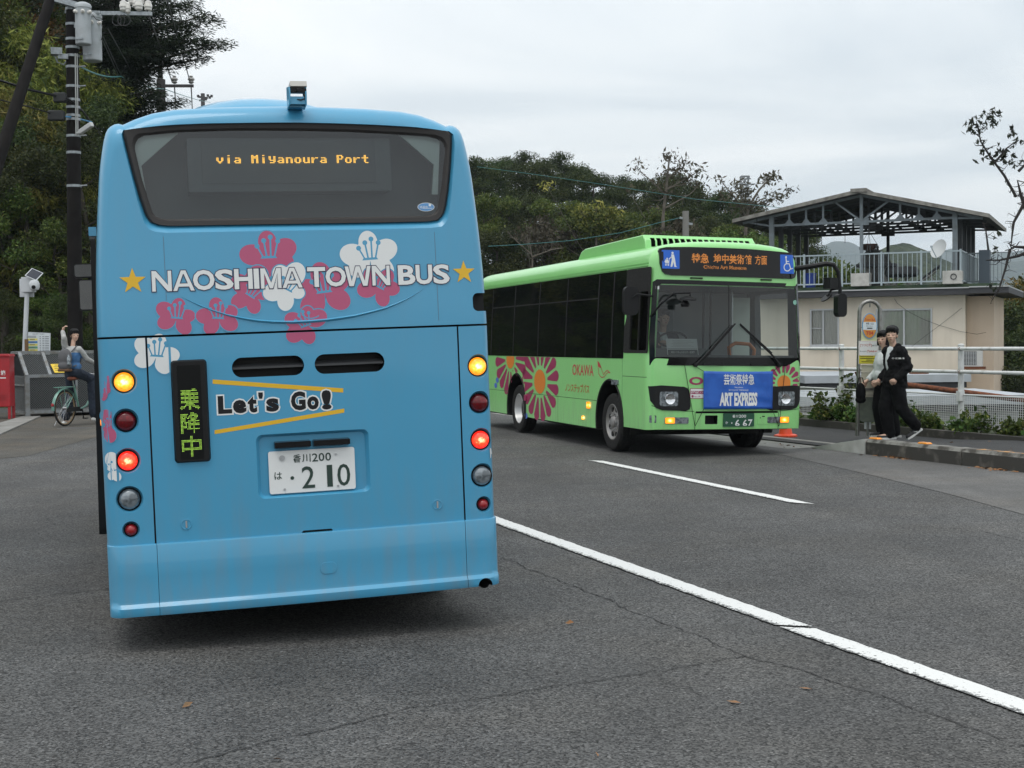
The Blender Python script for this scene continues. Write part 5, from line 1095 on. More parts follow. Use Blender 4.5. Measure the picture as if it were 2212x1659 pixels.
def hair_prims(mb, P, s, style):
    for x, y, z, e in ((0, -.03, .055, (.088, .098, .082)), (0, -.05, .01, (.085, .075, .08)), (0, .03, .096, (.080, .070, .040)), (0, -.02, .085, (.092, .10, .07))): mb_e = tuple(k * s for k in e); prim(mb, P(x, y, z), e=mb_e)
    for sx in (-1, 1): prim(mb, P(sx * .072, -.005, .05), P(sx * .077, .012, .015), .022 * s, .012 * s)
    for k in range(-3, 4): prim(mb, P(k * .018, .070, .094), P(k * .021 + .004, .096 - abs(k) * .006, .058 - .012 * abs(k % 2) - .01 * (abs(k) == 3)), .015 * s, .007 * s)
    q = random.Random(5)
    for k in range(46):        # loose strands break the outline
        a = q.uniform(.55, 2 * pi - .55) + pi / 2; e = q.uniform(.1, .9); r0 = Vector((.086 * cos(a) * cos(e * .9), -.02 + .098 * sin(a) * cos(e * .9), .05 + .088 * sin(e * 1.2))); prim(mb, P(*r0), P(*(r0 + Vector((.012 * cos(a), .012 * sin(a) , -.045 * q.uniform(.6, 1.1))))), .010 * s, .004 * s)
    if style == 'bob':
        for sx in (-1, 1): prim(mb, P(sx * .078, -.01, .03), P(sx * .075, .02, -.075), .03 * s, .022 * s)
        prim(mb, P(0, -.075, .0), P(0, -.07, -.09), .06 * s, .04 * s); prim(mb, P(-.05, -.055, .0), P(-.05, -.05, -.09), .045 * s, .03 * s); prim(mb, P(.05, -.055, .0), P(.05, -.05, -.09), .045 * s, .03 * s)
    if style == 'tied':
        prim(mb, P(0, -.1, -.02), P(.05, -.06, -.16), .035 * s, .03 * s); prim(mb, P(.05, -.06, -.16), P(.085, .0, -.30), .03 * s, .018 * s)
        for sx in (-1, 1): prim(mb, P(sx * .076, .0, .02), P(sx * .074, .03, -.08), .014 * s, .008 * s)
BLK = mat('black_cloth', (.0035, .0035, .004), rough=.95, spec=.2, noise=(9, (.007, .007, .008), .4, .6)); DEN = mat('dark_denim', (.012, .018, .032), rough=.9, noise=(7, (.02, .03, .05), .4, .6)); TEE = mat('white_cloth', (.55, .58, .58), rough=.9)
SHOE = mat('shoe_black', (.012, .012, .013), rough=.6); SOLE = mat('shoe_white', (.65, .65, .63), rough=.6)
def shoe(par, heel, toe, s=1.0):
    h, t = Vector(heel), Vector(toe); d = (t - h).normalized(); up = Vector((0, 0, 1)); up = (up - d * up.dot(d)).normalized()
    a = blob('shoe', lambda mb: (prim(mb, h + up * .05, h + up * .05 + d * .09, .042, .042), prim(mb, h + up * .04 + d * .08, t + up * .034 - d * .03, .042, .036), prim(mb, h + up * .085 + d * .02, None, e=(.042, .045, .05))), .009, [SHOE], par)
    b = MB(); sd = d.cross(up); pr = [h - d * .045 + sd * .03, h - d * .05 - sd * .03, h + d * .08 - sd * .036, t - d * .06 - sd * .043, t - d * .0 - sd * .025, t - d * .0 + sd * .025, t - d * .06 + sd * .043, h + d * .08 + sd * .036]
    b.add([p + up * z for z in (0, .03) for p in pr], [tuple(range(8))[::-1], tuple(range(8, 16))] + [(i, (i + 1) % 8, 8 + (i + 1) % 8, 8 + i) for i in range(8)]); so_ = b.build('sole', SOLE, a)
    sw = MB(); c = h + d * .07 + up * .055
    for s_ in (-1, 1): sw.add([c + sd * s_ * .0455 + d * x + up * z for x, z in ((-.03, -.012), (.0, -.018), (.055, .018), (.0, -.004))], [(0, 1, 2, 3)])
    sw.build('stripe', SOLE, a, smooth=False)
# ================================================================ THE TWO PEOPLE WALKING BY THE SIGN
MAN = thing('person', 'person in a black jacket and wide black trousers walking past the bus stop sign', 'person', (5.62, 20.42, .1), R(108))
hc = (0, .035, 1.535)
def body_m(mb):
    head_prims(mb, hc, R(46)); prim(mb, (0, .0, 1.33), (0, .028, 1.46), .055, .052); prim(mb, (0, -.01, 1.12), e=(.15, .10, .20)); prim(mb, (0, 0, .92), e=(.14, .10, .16)); prim(mb, (-.14, -.01, 1.30), (.14, -.01, 1.30), .06)
    for sx, el, wr in ((-1, (-.25, -.06, 1.06), (-.18, .07, .90)), (1, (.25, -.08, 1.06), (.22, .09, .90))): prim(mb, (sx * .18, -.01, 1.30), el, .05, .04); prim(mb, el, wr, .04, .028); hand(mb, wr, Vector(wr) - Vector(el), (sx, 0, .2), 1, .9)
    prim(mb, (.09, .0, .87), (.10, .09, .48), .08, .055); prim(mb, (.10, .09, .48), (.09, .03, .09), .055, .035); prim(mb, (.09, .03, .06), (.09, .2, .04), .035, .03)
    prim(mb, (-.09, .0, .87), (-.09, -.05, .47), .08, .055); prim(mb, (-.09, -.05, .47), (-.09, -.33, .19), .055, .035); prim(mb, (-.09, -.33, .17), (-.09, -.25, .06), .035, .03)
b = blob('body', body_m, .0075, [SKIN, EYE, LIP], MAN, 2); Pm = head_prims(MB(), hc, R(46)); face_marks(b, Pm)
blob('hair', lambda mb: hair_prims(mb, Pm, 1.0, 'short'), .008, [HAIR], MAN, 2)
def jacket(mb):
    prim(mb, (0, -.01, 1.13), e=(.20, .145, .24)); prim(mb, (0, -.015, .90), e=(.21, .165, .22)); prim(mb, (0, -.02, .80), e=(.205, .165, .10)); prim(mb, (-.17, -.01, 1.30), (.17, -.01, 1.30), .075); prim(mb, (-.07, -.03, 1.37), (.07, -.03, 1.37), .05)
    for el, wr, sx in (((-.255, -.07, 1.06), (-.185, .065, .91), -1), ((.26, -.09, 1.06), (.225, .08, .905), 1)): prim(mb, (sx * .19, -.01, 1.30), el, .078, .07); prim(mb, el, wr, .07, .052)
jk = blob('jacket', jacket, .012, [BLK], MAN, 3, .05)
te = blob('tee_shirt', lambda mb: (prim(mb, (-.01, .065, 1.16), e=(.055, .085, .20)), prim(mb, (0, .05, 1.32), e=(.062, .06, .06))), .011, [TEE], MAN, 3)
def trous(mb, legs, hip):
    prim(mb, hip, e=(.165, .125, .15))
    for a, b_, c in legs: prim(mb, a, b_, .115, .100); prim(mb, b_, c, .100, .090)
blob('trousers', lambda mb: trous(mb, (((.08, 0, .84), (.10, .085, .48), (.09, .02, .10)), ((-.08, 0, .84), (-.09, -.06, .47), (-.09, -.30, .21))), (0, 0, .84)), .012, [BLK], MAN, 4, .03)
shoe(MAN, (.09, -.03, 0), (.09, .23, 0)); shoe(MAN, (-.09, -.37, .115), (-.09, -.17, .0))
mb = MB(); bvj = BVHTree.FromPolygons([v.co for v in jk.data.vertices], [tuple(p.vertices) for p in jk.data.polygons])
def onj(a, b, h):
    o_ = Vector((-.6, a, b)); hit = bvj.ray_cast(o_, Vector((1, 0, 0)))[0]; return ((hit.x if hit else -.2) - .004, a, b)
for ch, c0 in (('O', 0), ('D', 1), ('E', 2), ('S', 3)): decal_text(mb, ch, (.085 - c0 * .026, 1.19, .105 - c0 * .026, 1.212), lambda a, b, h: onj(a, b, h), 0, 0, .02)
mb.build('jacket_print', SOLE, jk, smooth=False)
WOM = thing('person', 'person with a black bob and white top half hidden behind the person in black', 'person', (5.63, 20.95, .1), R(104))
hw_ = (0, .03, 1.475)
def body_w(mb):
    head_prims(mb, hw_, R(32), .95); prim(mb, (0, 0, 1.27), (0, .02, 1.40), .045, .045); prim(mb, (0, 0, 1.08), e=(.13, .09, .19)); prim(mb, (0, 0, .9), e=(.14, .10, .15)); prim(mb, (-.12, 0, 1.25), (.12, 0, 1.25), .05)
    for sx in (-1, 1): prim(mb, (sx * .16, 0, 1.25), (sx * .2, .02, 1.0), .042, .036); prim(mb, (sx * .2, .02, 1.0), (sx * .17, .2, .86), .036, .026); hand(mb, (sx * .17, .2, .86), (0, .8, -.6), (sx, 0, .2), .92, .8)
    for sx, ky in ((1, .06), (-1, -.05)): prim(mb, (sx * .08, 0, .84), (sx * .085, ky, .46), .075, .05); prim(mb, (sx * .085, ky, .46), (sx * .085, ky - .06, .08), .05, .033); prim(mb, (sx * .085, ky - .06, .05), (sx * .085, ky + .06, .035), .024, .02)
b = blob('body', body_w, .0075, [SKIN, EYE, LIP], WOM, 2); Pw = head_prims(MB(), hw_, R(32), .95); face_marks(b, Pw, .95); blob('hair', lambda mb: hair_prims(mb, Pw, .97, 'bob'), .008, [HAIR], WOM, 2)
def top_w(mb):
    prim(mb, (0, .02, 1.08), e=(.18, .15, .23)); prim(mb, (0, .04, .93), e=(.18, .16, .12)); prim(mb, (-.14, 0, 1.25), (.14, 0, 1.25), .065)
    for sx in (-1, 1): prim(mb, (sx * .16, 0, 1.24), (sx * .21, .02, 1.0), .065, .06); prim(mb, (sx * .21, .02, 1.0), (sx * .175, .17, .875), .06, .045)
blob('white_top', top_w, .012, [TEE], WOM, 4, .03); blob('trousers', lambda mb: trous(mb, (((.08, 0, .82), (.085, .06, .46), (.085, 0, .09)), ((-.08, 0, .82), (-.085, -.05, .46), (-.085, -.11, .09))), (0, 0, .82)), .012, [BLK], WOM, 4)
shoe(WOM, (.085, -.04, 0), (.085, .2, 0)); shoe(WOM, (-.085, -.16, 0), (-.085, .08, 0))
mb = MB(); bg_ = blob('handbag', lambda m_: (prim(m_, (-.02, 0, .15), e=(.05, .085, .16)), prim(m_, (-.02, 0, .05), e=(.05, .09, .06))), .012, [BLK], None, 3); hb = thing('handbag', 'black bag hanging in front of the half hidden person beside the sign', 'bag', (5.27, 21.02, .62), R(104)); bg_.parent = hb; bg_.name = 'bag_body'
mb = MB(); mb.tube([(-.02, -.06, .27), (-.02, -.03, .38), (-.02, .03, .38), (-.02, .06, .27)], .009, 6); mb.build('handle', BLK, hb)
# ================================================================ BUS STOP SIGN
SG = thing('bus_stop_sign', 'steel hoop bus stop sign with an oval orange and white plate', 'sign', (5.43, 21.2, .1), R(-2), rot=(0, R(1.1), R(-4)))
MT['alu'] = mat('sign_steel', (.30, .30, .29), rough=.4, metal=.75, noise=(12, (.18, .17, .15), .35, .7))
mb = MB(); w = .155; hp = [(-w, 0, 0), (-w, 0, .6), (-w, 0, 1.2), (-w, 0, 1.90)] + [(-w * cos(a), 0, 1.90 + .165 * sin(a)) for a in [pi * i / 10 for i in range(1, 10)]] + [(w, 0, 1.90), (w, 0, 1.2), (w, 0, .6), (w, 0, 0)]
mb.tube(hp, .03, 10); mb.build('hoop', MT['alu'], SG)
mb = MB(); mb.box((0, 0, .72), (.31, .03, .035)); mb.tube([(0, .01, 0), (0, .01, .32)], .018, 8); mb.tube([(-.155, 0, 1.66), (-.095, 0, 1.66)], .008, 6); mb.tube([(.155, 0, 1.66), (.095, 0, 1.66)], .008, 6); mb.tube([(0, 0, 1.97), (0, 0, 2.05)], .009, 6)
for z in (1.28, 1.43, 1.17, .98, .63): mb.tube([(-w * 1.25, -.005, z), (0, -.034, z + .002), (w * 1.25, -.005, z)], .004, 5)
mb.build('bracket', MT['alu'], SG)
SF = lambda a, b, h: (a, h, b); BB = mat('sign_blue', (.10, .30, .52), rough=.4); SO = mat('sign_orange', (.62, .26, .05), rough=.4); SR = mat('sign_red', (.45, .05, .03), rough=.4); SY = mat('sign_yellow', (.62, .55, .04), rough=.4); SP = mat('sign_pale', (.60, .66, .70), rough=.4)
mb = MB(); mb.ext(circ(0, 1.685, .115, 36, .195), .012, -.012, SF, 0); mb.flat(circ(0, 1.685, .103, 36, .182), -.0135, SF, 1)
mb.flat([(-.099, 1.625), (.099, 1.625), (.103, 1.66), (.103, 1.71), (.097, 1.745), (-.097, 1.745), (-.103, 1.71), (-.103, 1.66)], -.0148, SF, 2)
decal_text(mb, 'Town Bus', (-.078, 1.765, .078, 1.80), SF, -.0160, 3, .01); decal_text(mb, '桃 山', (-.055, 1.705, .055, 1.738), SF, -.0160, 4, .01); decal_text(mb, 'Momoyama', (-.05, 1.675, .05, 1.69), SF, -.0160, 4, .01); mb.flat([(-.04, 1.642), (.04, 1.642), (.04, 1.658), (-.04, 1.658)], -.016, SF, 4); decal_text(mb, 'T04', (-.055, 1.55, .055, 1.605), SF, -.0160, 3, .03)
mb.build('oval_plate', [BB, SO, SP, SR, MT['ink']], SG, smooth=False, merge=False)
mb = MB(); mb.ext(rrect(-.125, 1.46, .115, 1.60, .006), .01, .004, SF, 0); mb.build('pale_panel', mat('pale_yellow', (.62, .64, .38), rough=.5), SG, smooth=False)
mb = MB(); mb.ext(rrect(-.165, 1.10, .135, 1.455, .008), -.01, -.034, SF, 0); mb.flat(rrect(-.158, 1.107, .128, 1.448, .006), -.0352, SF, 3); mb.flat(rrect(-.155, 1.235, .125, 1.445, .004), -.0364, SF, 0); mb.flat(rrect(-.155, 1.11, .125, 1.232, .004), -.0364, SF, 2)
decal_text(mb, '[つつじ荘]', (-.14, 1.365, .03, 1.415), SF, -.0376, 1, .02); decal_text(mb, 'お乗りの方は', (.035, 1.375, .115, 1.402), SF, -.0376, 4); decal_text(mb, 'Bus stop for', (-.145, 1.285, -.04, 1.31), SF, -.0376, 4); decal_text(mb, '[Tsutsuji-so]', (-.035, 1.28, .115, 1.318), SF, -.0376, 1, .02)
for k, (u0, u1) in enumerate(((-.14, .06), (-.14, .115), (-.05, .05), (-.12, .11))): z = 1.212 - .026 * k; mb.flat([(u0, z), (u1, z), (u1, z + .009), (u0, z + .009)], -.0376, SF, 4)
mb.build('route_notice', [MT['white'], SR, SY, mat('red_edge', (.5, .2, .18)), MT['ink']], SG, smooth=False, merge=False)
mb = MB(); mb.ext(rrect(-.115, .58, .125, 1.09, .006), .004, -.006, SF, 0); mb.flat(rrect(-.105, .96, .115, .965, .001), -.0068, SF, 1); mb.build('timetable_panel', [mat('cream_panel', (.56, .53, .43), rough=.6, noise=(6, (.50, .46, .36), .4, .7)), mat('panel_edge', (.35, .33, .28))], SG, smooth=False)
mb = MB(); mb.ext(rrect(-.135, .22, .135, .60, [.06, .06, .01, .01]), -.008, -.016, SF, 0); mb.build('lower_panel', mat('green_grey_panel', (.10, .12, .095), rough=.5, noise=(9, (.16, .18, .14), .4, .7)), SG)
mb = MB(); mb.box((0, .02, .19), (.1, .02, .16)); mb.build('weight_tag', TEE, SG)
# ================================================================ RAILING WITH WIRE MESH
MT['wpaint'] = mat('white_rail_paint', (.60, .61, .60), rough=.5, noise=(7, (.36, .35, .33), .52, .8), bump=(60, .2, .003)); RUST = mat('rust', (.18, .06, .025), rough=.9, noise=(20, (.10, .035, .02), .4, .6))
FS = 3.02
FN = thing('railing', 'white painted pipe railing with wire mesh panels along the pavement', 'railing', (0, 0, 0))
posts = [-7.6, -4.5, -1.45, 1.61, 4.73, 7.85, 10.95, 14.0]
for t in posts:
    mb = MB(); p = st(FS, t, 0); mb.tube([p + Vector((0, 0, -.1)), p + Vector((0, 0, 1.47))], .047, 12, 0); mb.lathe([(.047, 0), (.052, .01), (.052, .02), (.04, .035), (0, .04)], 12, Matrix.Translation(p + Vector((0, 0, 1.46))), 0)
    for z in (1.42, 1.06): mb.tube([p + Vector((-.04, -.075, z)), p + Vector((-.03, -.045, z))], .026, 8, 1)
    mb.box(p + Vector((-.02, -.03, .68)), (.10, .08, .16), 0, rz=.4); mb.build('post', [MT['wpaint'], RUST], FN)
for z in (1.42, 1.06):
    for a, b in zip(posts[:-1], posts[1:]): mb = MB(); mb.tube([st(FS - .045, a + .01, z), st(FS - .045, b - .01, z)], .030, 10); mb.build('rail', MT['wpaint'], FN)
MT['wire'] = mat('white_wire', (.62, .63, .62), rough=.5)
for a, b in zip(posts[:-1], posts[1:]):
    mb = MB(); a1, b1 = a + .07, b - .07; z0, z1 = .2, .70
    for z in (z0, z1): mb.tube([st(FS, a1, z), st(FS, b1, z)], .016, 6)
    n = int((b1 - a1) / .042)
    for i in range(n + 1): t = a1 + (b1 - a1) * i / n; mb.bar(st(FS, t, z0), st(FS, t, z1), .0055, .0055)
    for j in range(1, 14): z = z0 + (z1 - z0) * j / 14; mb.bar(st(FS, a1, z), st(FS, b1, z), .0055, .0055)
    mb.build('mesh_panel', MT['wire'], FN, smooth=False, merge=False)
mb = MB(); V = []
mb.add([st(s, t, z) for t in (-9, 16) for s, z in ((2.63, -.2), (2.63, .15), (2.78, .15), (2.78, -.2))], [(0, 1, 2, 3), (7, 6, 5, 4), (0, 4, 5, 1), (1, 5, 6, 2), (2, 6, 7, 3), (3, 7, 4, 0)]); tag(mb.build('planter_edge', MT['kerbside'], smooth=False), 'low dark concrete edging in front of the creeping plants', 'edging')
mb = MB(); mb.add([st(s, t, .12) for t in (-9, 16) for s in (2.78, 3.9)], [(0, 1, 3, 2)]); struct(mb.build('planting_bed', MT['soil'], smooth=False))
mb = MB(); p0, p1 = at(1880, 820, 24.2), at(2240, 868, 22.4); p0 = at(1890, 822, 24.3); mb.tube([p0, p1], .047, 12); mb.tube([at(1849, 803, 24.2), at(1872, 850, 24.2), at(1880, 870, 24.2)], .03, 8); tag(mb.build('rusty_pipe', RUST), 'long rusty brown pipe slanting behind the white railing', 'pipe')
# traffic cone base behind the green bus
p = gnd(1697, 943, .03); CO = thing('traffic_cone', 'orange traffic cone mostly hidden behind the front of the green bus', 'cone', p)
CM = mat('cone_orange', (.72, .07, .02), rough=.5)
mb = MB(); mb.lathe([(.19, 0), (.19, .025), (.15, .04), (.0, .042)], 8); mb.build('base', CM, CO); mb = MB(); mb.lathe([(.115, .04), (.105, .06), (.06, .35), (.03, .66), (.02, .68), (0, .68)], 24); mb.build('cone_body', CM, CO)
# ================================================================ HOUSE WITH THE ROOF TERRACE
HA = R(-24); HO = Vector((10.37, 49.0, 0)); HX = Vector((cos(HA), sin(HA), 0)); HY = Vector((-sin(HA), cos(HA), 0))
def HL(px, py, d=0.0):     # pixel -> (along the front, height) on the plane d behind the front
    r = ray(px, py); o = HO + HY * d; t = (o - Vector((0, 0, CH))).dot(HY) / r.dot(HY); q = Vector((0, 0, CH)) + r * t; return ((q - HO).dot(HX), q.z)
def HP(a, d, z): return HO + HX * a + HY * d + Vector((0, 0, z))
HS = thing('house', 'cream two storey house with a terrace and dark eave band', 'house', HO, HA)
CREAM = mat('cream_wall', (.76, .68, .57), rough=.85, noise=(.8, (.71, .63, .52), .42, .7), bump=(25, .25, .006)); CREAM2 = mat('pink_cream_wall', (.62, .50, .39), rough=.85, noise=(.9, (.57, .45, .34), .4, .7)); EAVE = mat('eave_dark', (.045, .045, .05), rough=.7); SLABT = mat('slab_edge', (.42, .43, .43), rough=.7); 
def streaks(m, col, amt):      # rain runs down a wall
    nt = m.node_tree; b = nt.nodes['Principled BSDF']; src = b.inputs['Base Color'].links[0].from_socket; t = nt.nodes.new('ShaderNodeTexCoord'); mp = nt.nodes.new('ShaderNodeMapping'); mp.inputs['Scale'].default_value = (1.7, 1.7, .3); nt.links.new(t.outputs['Object'], mp.inputs[0]); nz = nt.nodes.new('ShaderNodeTexNoise'); nz.inputs['Scale'].default_value = 1.6; nz.inputs['Detail'].default_value = 7; nt.links.new(mp.outputs[0], nz.inputs['Vector'])
    r = nt.nodes.new('ShaderNodeMapRange'); r.inputs[1].default_value = .48; r.inputs[2].default_value = .75; r.inputs[4].default_value = amt; nt.links.new(nz.outputs[0], r.inputs[0]); mx = nt.nodes.new('ShaderNodeMix'); mx.data_type = 'RGBA'; mx.inputs[7].default_value = (*col, 1); nt.links.new(r.outputs[0], mx.inputs[0]); nt.links.new(src, mx.inputs[6]); nt.links.new(mx.outputs[2], b.inputs['Base Color'])
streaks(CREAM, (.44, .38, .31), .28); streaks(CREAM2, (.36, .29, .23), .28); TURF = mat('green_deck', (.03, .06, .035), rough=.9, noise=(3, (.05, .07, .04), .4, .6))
MT['winglass'] = glass('house_glass', (.86, .87, .86), .8)
AL = mat('window_alu', (.50, .51, .52), rough=.4, metal=.4)
xl, zs = HL(1745, 640)[0], HL(1900, 632)[1]; xm = HL(2085, 700)[0]; xr = HL(2144, 700, .0)[0]; ze = HL(2085, 637)[1]
w1 = [HL(1750, 668), HL(1813, 747)]; w2 = [HL(1892, 668), HL(2014, 748)]
openings = [(w1[0][0], w1[1][1], w1[1][0], w1[0][1]), (w2[0][0], w2[1][1], w2[1][0], w2[0][1])]
mb = MB(); mb.box(((xl + xm) / 2 - 1, 3, (ze - 4) / 2 - .0), (xm - xl + 2, 6, ze + 4)); wl = mb.build('wall', [CREAM], HS, smooth=False)
c = MB()
for u0, v0, u1, v1 in openings: c.box(((u0 + u1) / 2, 0, (v0 + v1) / 2), (u1 - u0 - .06, .3, v1 - v0 - .06))
cut(wl, [c.build('cut', CREAM, HS, smooth=False)])
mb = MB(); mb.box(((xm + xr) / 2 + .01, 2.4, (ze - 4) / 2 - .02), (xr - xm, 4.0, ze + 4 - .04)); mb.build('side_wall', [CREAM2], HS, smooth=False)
for (u0, v0, u1, v1), sp in zip(openings, (.45, .5)):
    mb = MB(); t = .055
    for bx in ((u0, v0, u0 + t, v1), (u1 - t, v0, u1, v1), (u0 + t, v1 - t, u1 - t, v1), (u0 + t, v0, u1 - t, v0 + t)): mb.box(((bx[0] + bx[2]) / 2, -.0, (bx[1] + bx[3]) / 2), (bx[2] - bx[0], .09, bx[3] - bx[1]))
    um = u0 + (u1 - u0) * sp; mb.box((um, .02, (v0 + v1) / 2), (.06, .05, v1 - v0 - 2 * t))
    if sp < .5: mb.box(((u0 + um) / 2, .02, v0 + (v1 - v0) * .48), (um - u0 - .1, .035, .035))
    wo = mb.build('window', AL, HS, smooth=False); mb = MB(); mb.box(((u0 + u1) / 2, .05, (v0 + v1) / 2), (u1 - u0 - .1, .008, v1 - v0 - .1)); mb.build('pane', MT['winglass'], wo, smooth=False)
    mb = MB(); n = 44; V = []
    for i in range(n + 1): u = u0 + .07 + (u1 - u0 - .14) * i / n; y = .10 + .018 * sin(i * 1.9) + .01 * sin(i * 4.1); V += [(u, y, v0 + .06), (u, y, v1 - .06)]
    mb.add(V, [(2 * i, 2 * i + 2, 2 * i + 3, 2 * i + 1) for i in range(n)]); mb.build('curtain', mat('curtain', (.72, .70, .66), rough=.9), wo, angle=180)
    mb = MB(); mb.box(((u0 + u1) / 2, -.06, v0 - .02), (u1 - u0 + .08, .12, .035)); mb.build('sill', AL, wo, smooth=False)
e0, e1 = HL(1700, 632)[0], HL(2180, 625, -.6)[0]
mb = MB(); zt = HL(1985, 625, -.6)[1]; mb.box(((e0 - 1 + xm + .2) / 2, 2.7, zt - .10), (xm + .2 - e0 + 1, 6.6, .20)); mb.box(((xm + .2 + e1) / 2 + .003, 2.65, zt - .085), (e1 - xm - .2, 6.9, .19)); mb.build('eave_band', EAVE, HS, smooth=False)
mb = MB(); mb.box(((e0 - 1 + xm + .2) / 2, 2.69, zt + .022), (xm + .2 - e0 + .98, 6.66, .04)); mb.box(((xm + .2 + e1) / 2 + .003, 2.64, zt + .034), (e1 - xm - .2, 6.96, .04)); mb.build('eave_flashing', SLABT, HS, smooth=False)
ztop = HL(1985, 612, 0)[1] - .05
mb = MB(); mb.box(((e0 - 1 + xr) / 2, 3.0, (zt + .05 + ztop) / 2), (xr + .25 - e0 + 1, 5.8, ztop - zt - .04)); mb.build('terrace_floor', TURF, HS, smooth=False)
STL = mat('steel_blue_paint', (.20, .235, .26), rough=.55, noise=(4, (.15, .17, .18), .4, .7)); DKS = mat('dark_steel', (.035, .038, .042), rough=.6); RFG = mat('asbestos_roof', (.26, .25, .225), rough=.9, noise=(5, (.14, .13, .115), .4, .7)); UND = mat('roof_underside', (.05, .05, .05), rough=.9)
# pavilion: five portal frames under a low gable roof
PV = thing('roof_pavilion', 'open gable roofed pavilion on grey steel posts standing on the house terrace', 'pavilion', HO, HA)
def A1(px, py, d=.2): a, z = HL(px, py, d); return a, z
lx, lz = A1(1590, 476); rx, rz_ = A1(2140, 464); cxr, czr = A1(1861, 412); pl_, pc, pr_ = A1(1667, 500)[0], A1(1861, 500)[0], A1(2063, 500)[0]; zb = (A1(1680, 484)[1] + A1(2050, 474)[1]) / 2; DP = 6.2
mb = MB(); th = .13; V = []
for d in (-.35, DP + .5):
    V += [(lx, d, lz), (cxr, d, czr), (rx, d, rz_), (rx, d, rz_ - th), (cxr, d, czr - th), (lx, d, lz - th)]
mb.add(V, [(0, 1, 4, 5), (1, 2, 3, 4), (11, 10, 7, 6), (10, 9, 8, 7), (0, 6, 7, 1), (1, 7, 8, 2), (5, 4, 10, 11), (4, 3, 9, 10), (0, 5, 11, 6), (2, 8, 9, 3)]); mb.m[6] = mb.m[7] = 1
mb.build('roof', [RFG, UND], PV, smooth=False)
mb = MB(); mb.box((cxr, -.3, czr - .035), (.55, .2, .12)); mb.box((cxr, DP / 2, czr + .012), (.5, DP + .6, .05)); mb.build('ridge_cap', RFG, PV, smooth=False)
for k in range(5):
    d = .2 + k * (DP - .4) / 4; mb = MB(); bw_ = .085
    def rz2(a): return (lz + (czr - lz) * (a - lx) / (cxr - lx) if a < cxr else czr + (rz_ - czr) * (a - cxr) / (rx - cxr)) - th
    for a in (pl_, pr_): mb.box((a, d, (ztop + rz2(a)) / 2), (.16, .14, rz2(a) - ztop))
    if k in (0, 4): mb.box((pc, d, (ztop + rz2(pc)) / 2), (.11, .11, rz2(pc) - ztop))
    else: mb.box((pc, d, (zb + rz2(pc)) / 2), (.09, .09, rz2(pc) - zb))
    mb.box(((pl_ + pr_) / 2, d, zb), (pr_ - pl_, .07, .08))
    for f in (.20, .39, .58, 1.42, 1.62, 1.81):
        a = pl_ + (pc - pl_) * f if f < 1 else pc + (pr_ - pc) * (f - 1); top = rz2(a); mb.box((a, d, (zb + top) / 2), (.07, .06, top - zb)); mb.add([(a - .16, d - .02, zb + .04), (a + .16, d - .02, zb + .04), (a + .05, d - .02, zb + .17), (a - .05, d - .02, zb + .17), (a - .16, d + .02, zb + .04), (a + .16, d + .02, zb + .04), (a + .05, d + .02, zb + .17), (a - .05, d + .02, zb + .17)], [(0, 1, 2, 3), (7, 6, 5, 4), (0, 4, 5, 1), (1, 5, 6, 2), (2, 6, 7, 3), (3, 7, 4, 0)])
    for s in (-1, 1): mb.bar((pc + s * .08, d, zb + .08), (pc + s * .95, d, rz2(pc + s * .95) - .02), .07, .06); mb.bar((pl_ if s < 0 else pr_, d, zb - .02), (pl_ - .9 if s < 0 else pr_ + .9, d, rz2(pl_ - .9 if s < 0 else pr_ + .9) - .03), .06, .06)
    for a0, a1 in ((lx + .25, cxr), (cxr, rx - .25)): mb.bar((a0, d, rz2(a0) - .04), (a1, d, rz2(a1) - .04), .07, .08)
    mb.box((pc, d, zb), (.5, .05, .24))
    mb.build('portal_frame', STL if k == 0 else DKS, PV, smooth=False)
mb = MB()
for a in (pl_ + .1, pc - 1.6, pc, pc + 1.6, pr_ - .1): mb.box((a, DP / 2, zb + .3), (.05, DP - .4, .06))
mb.tube([(pc - 1.55, .1, zb - .04), (pc - 1.5, .1, zb - 1.0), (pc - 1.45, .1, zb - 1.35)], .012, 5); mb.tube([(pc - 1.35, .1, zb - .04), (pc - 1.36, .1, zb - .75)], .01, 5); mb.tube([(pc - .9, 2, zb - .04), (pc - .9, 2, zb - .6)], .01, 5)
for k in range(9): a = pl_ + (pr_ - pl_) * (k + .7) / 10; mb.lathe([(.02, .12), (.05, .1), (.09, 0), (0, .0)], 8, Matrix.Translation((a, 2.0 + .3 * (k % 3), zb - .2)))
mb.build('purlins', DKS, PV, smooth=False)
# terrace railing
TR = thing('terrace_railing', 'pale blue steel railing of upright bars round the house terrace', 'railing', HO, HA); PB = mat('pale_blue_steel', (.33, .39, .42), rough=.5)
r0, r1 = HL(1700, 550, -.1)[0], HL(2076, 545, -.1)[0]; zt1 = (HL(1735, 551, -.1)[1] + HL(2070, 544, -.1)[1]) / 2; zt0 = ztop + .1
mb = MB(); mb.box(((r0 + r1) / 2, -.1, zt1), (r1 - r0, .05, .05)); mb.box(((r0 + r1) / 2, -.1, zt0), (r1 - r0, .04, .045)); mb.build('rail', PB, TR, smooth=False)
mb = MB(); n = 37
for i in range(n): a = r0 + (r1 - r0) * i / n; mb.box((a, -.1, (zt0 + zt1) / 2), (.020, .02, zt1 - zt0 - .02))
mb.build('bars', PB, TR, smooth=False, merge=False)
for px in (1737, 1819, 1904, 1990, 2075): mb = MB(); a = HL(px, 580, -.1)[0]; mb.box((a, -.1, (ztop + zt1) / 2 + .03), (.06, .06, zt1 - ztop + .06)); mb.build('post', PB, TR, smooth=False)
mb = MB()
for i in range(18): mb.box((r1 + .02, .05 + .3 * i, (zt0 + zt1) / 2), (.02, .02, zt1 - zt0))
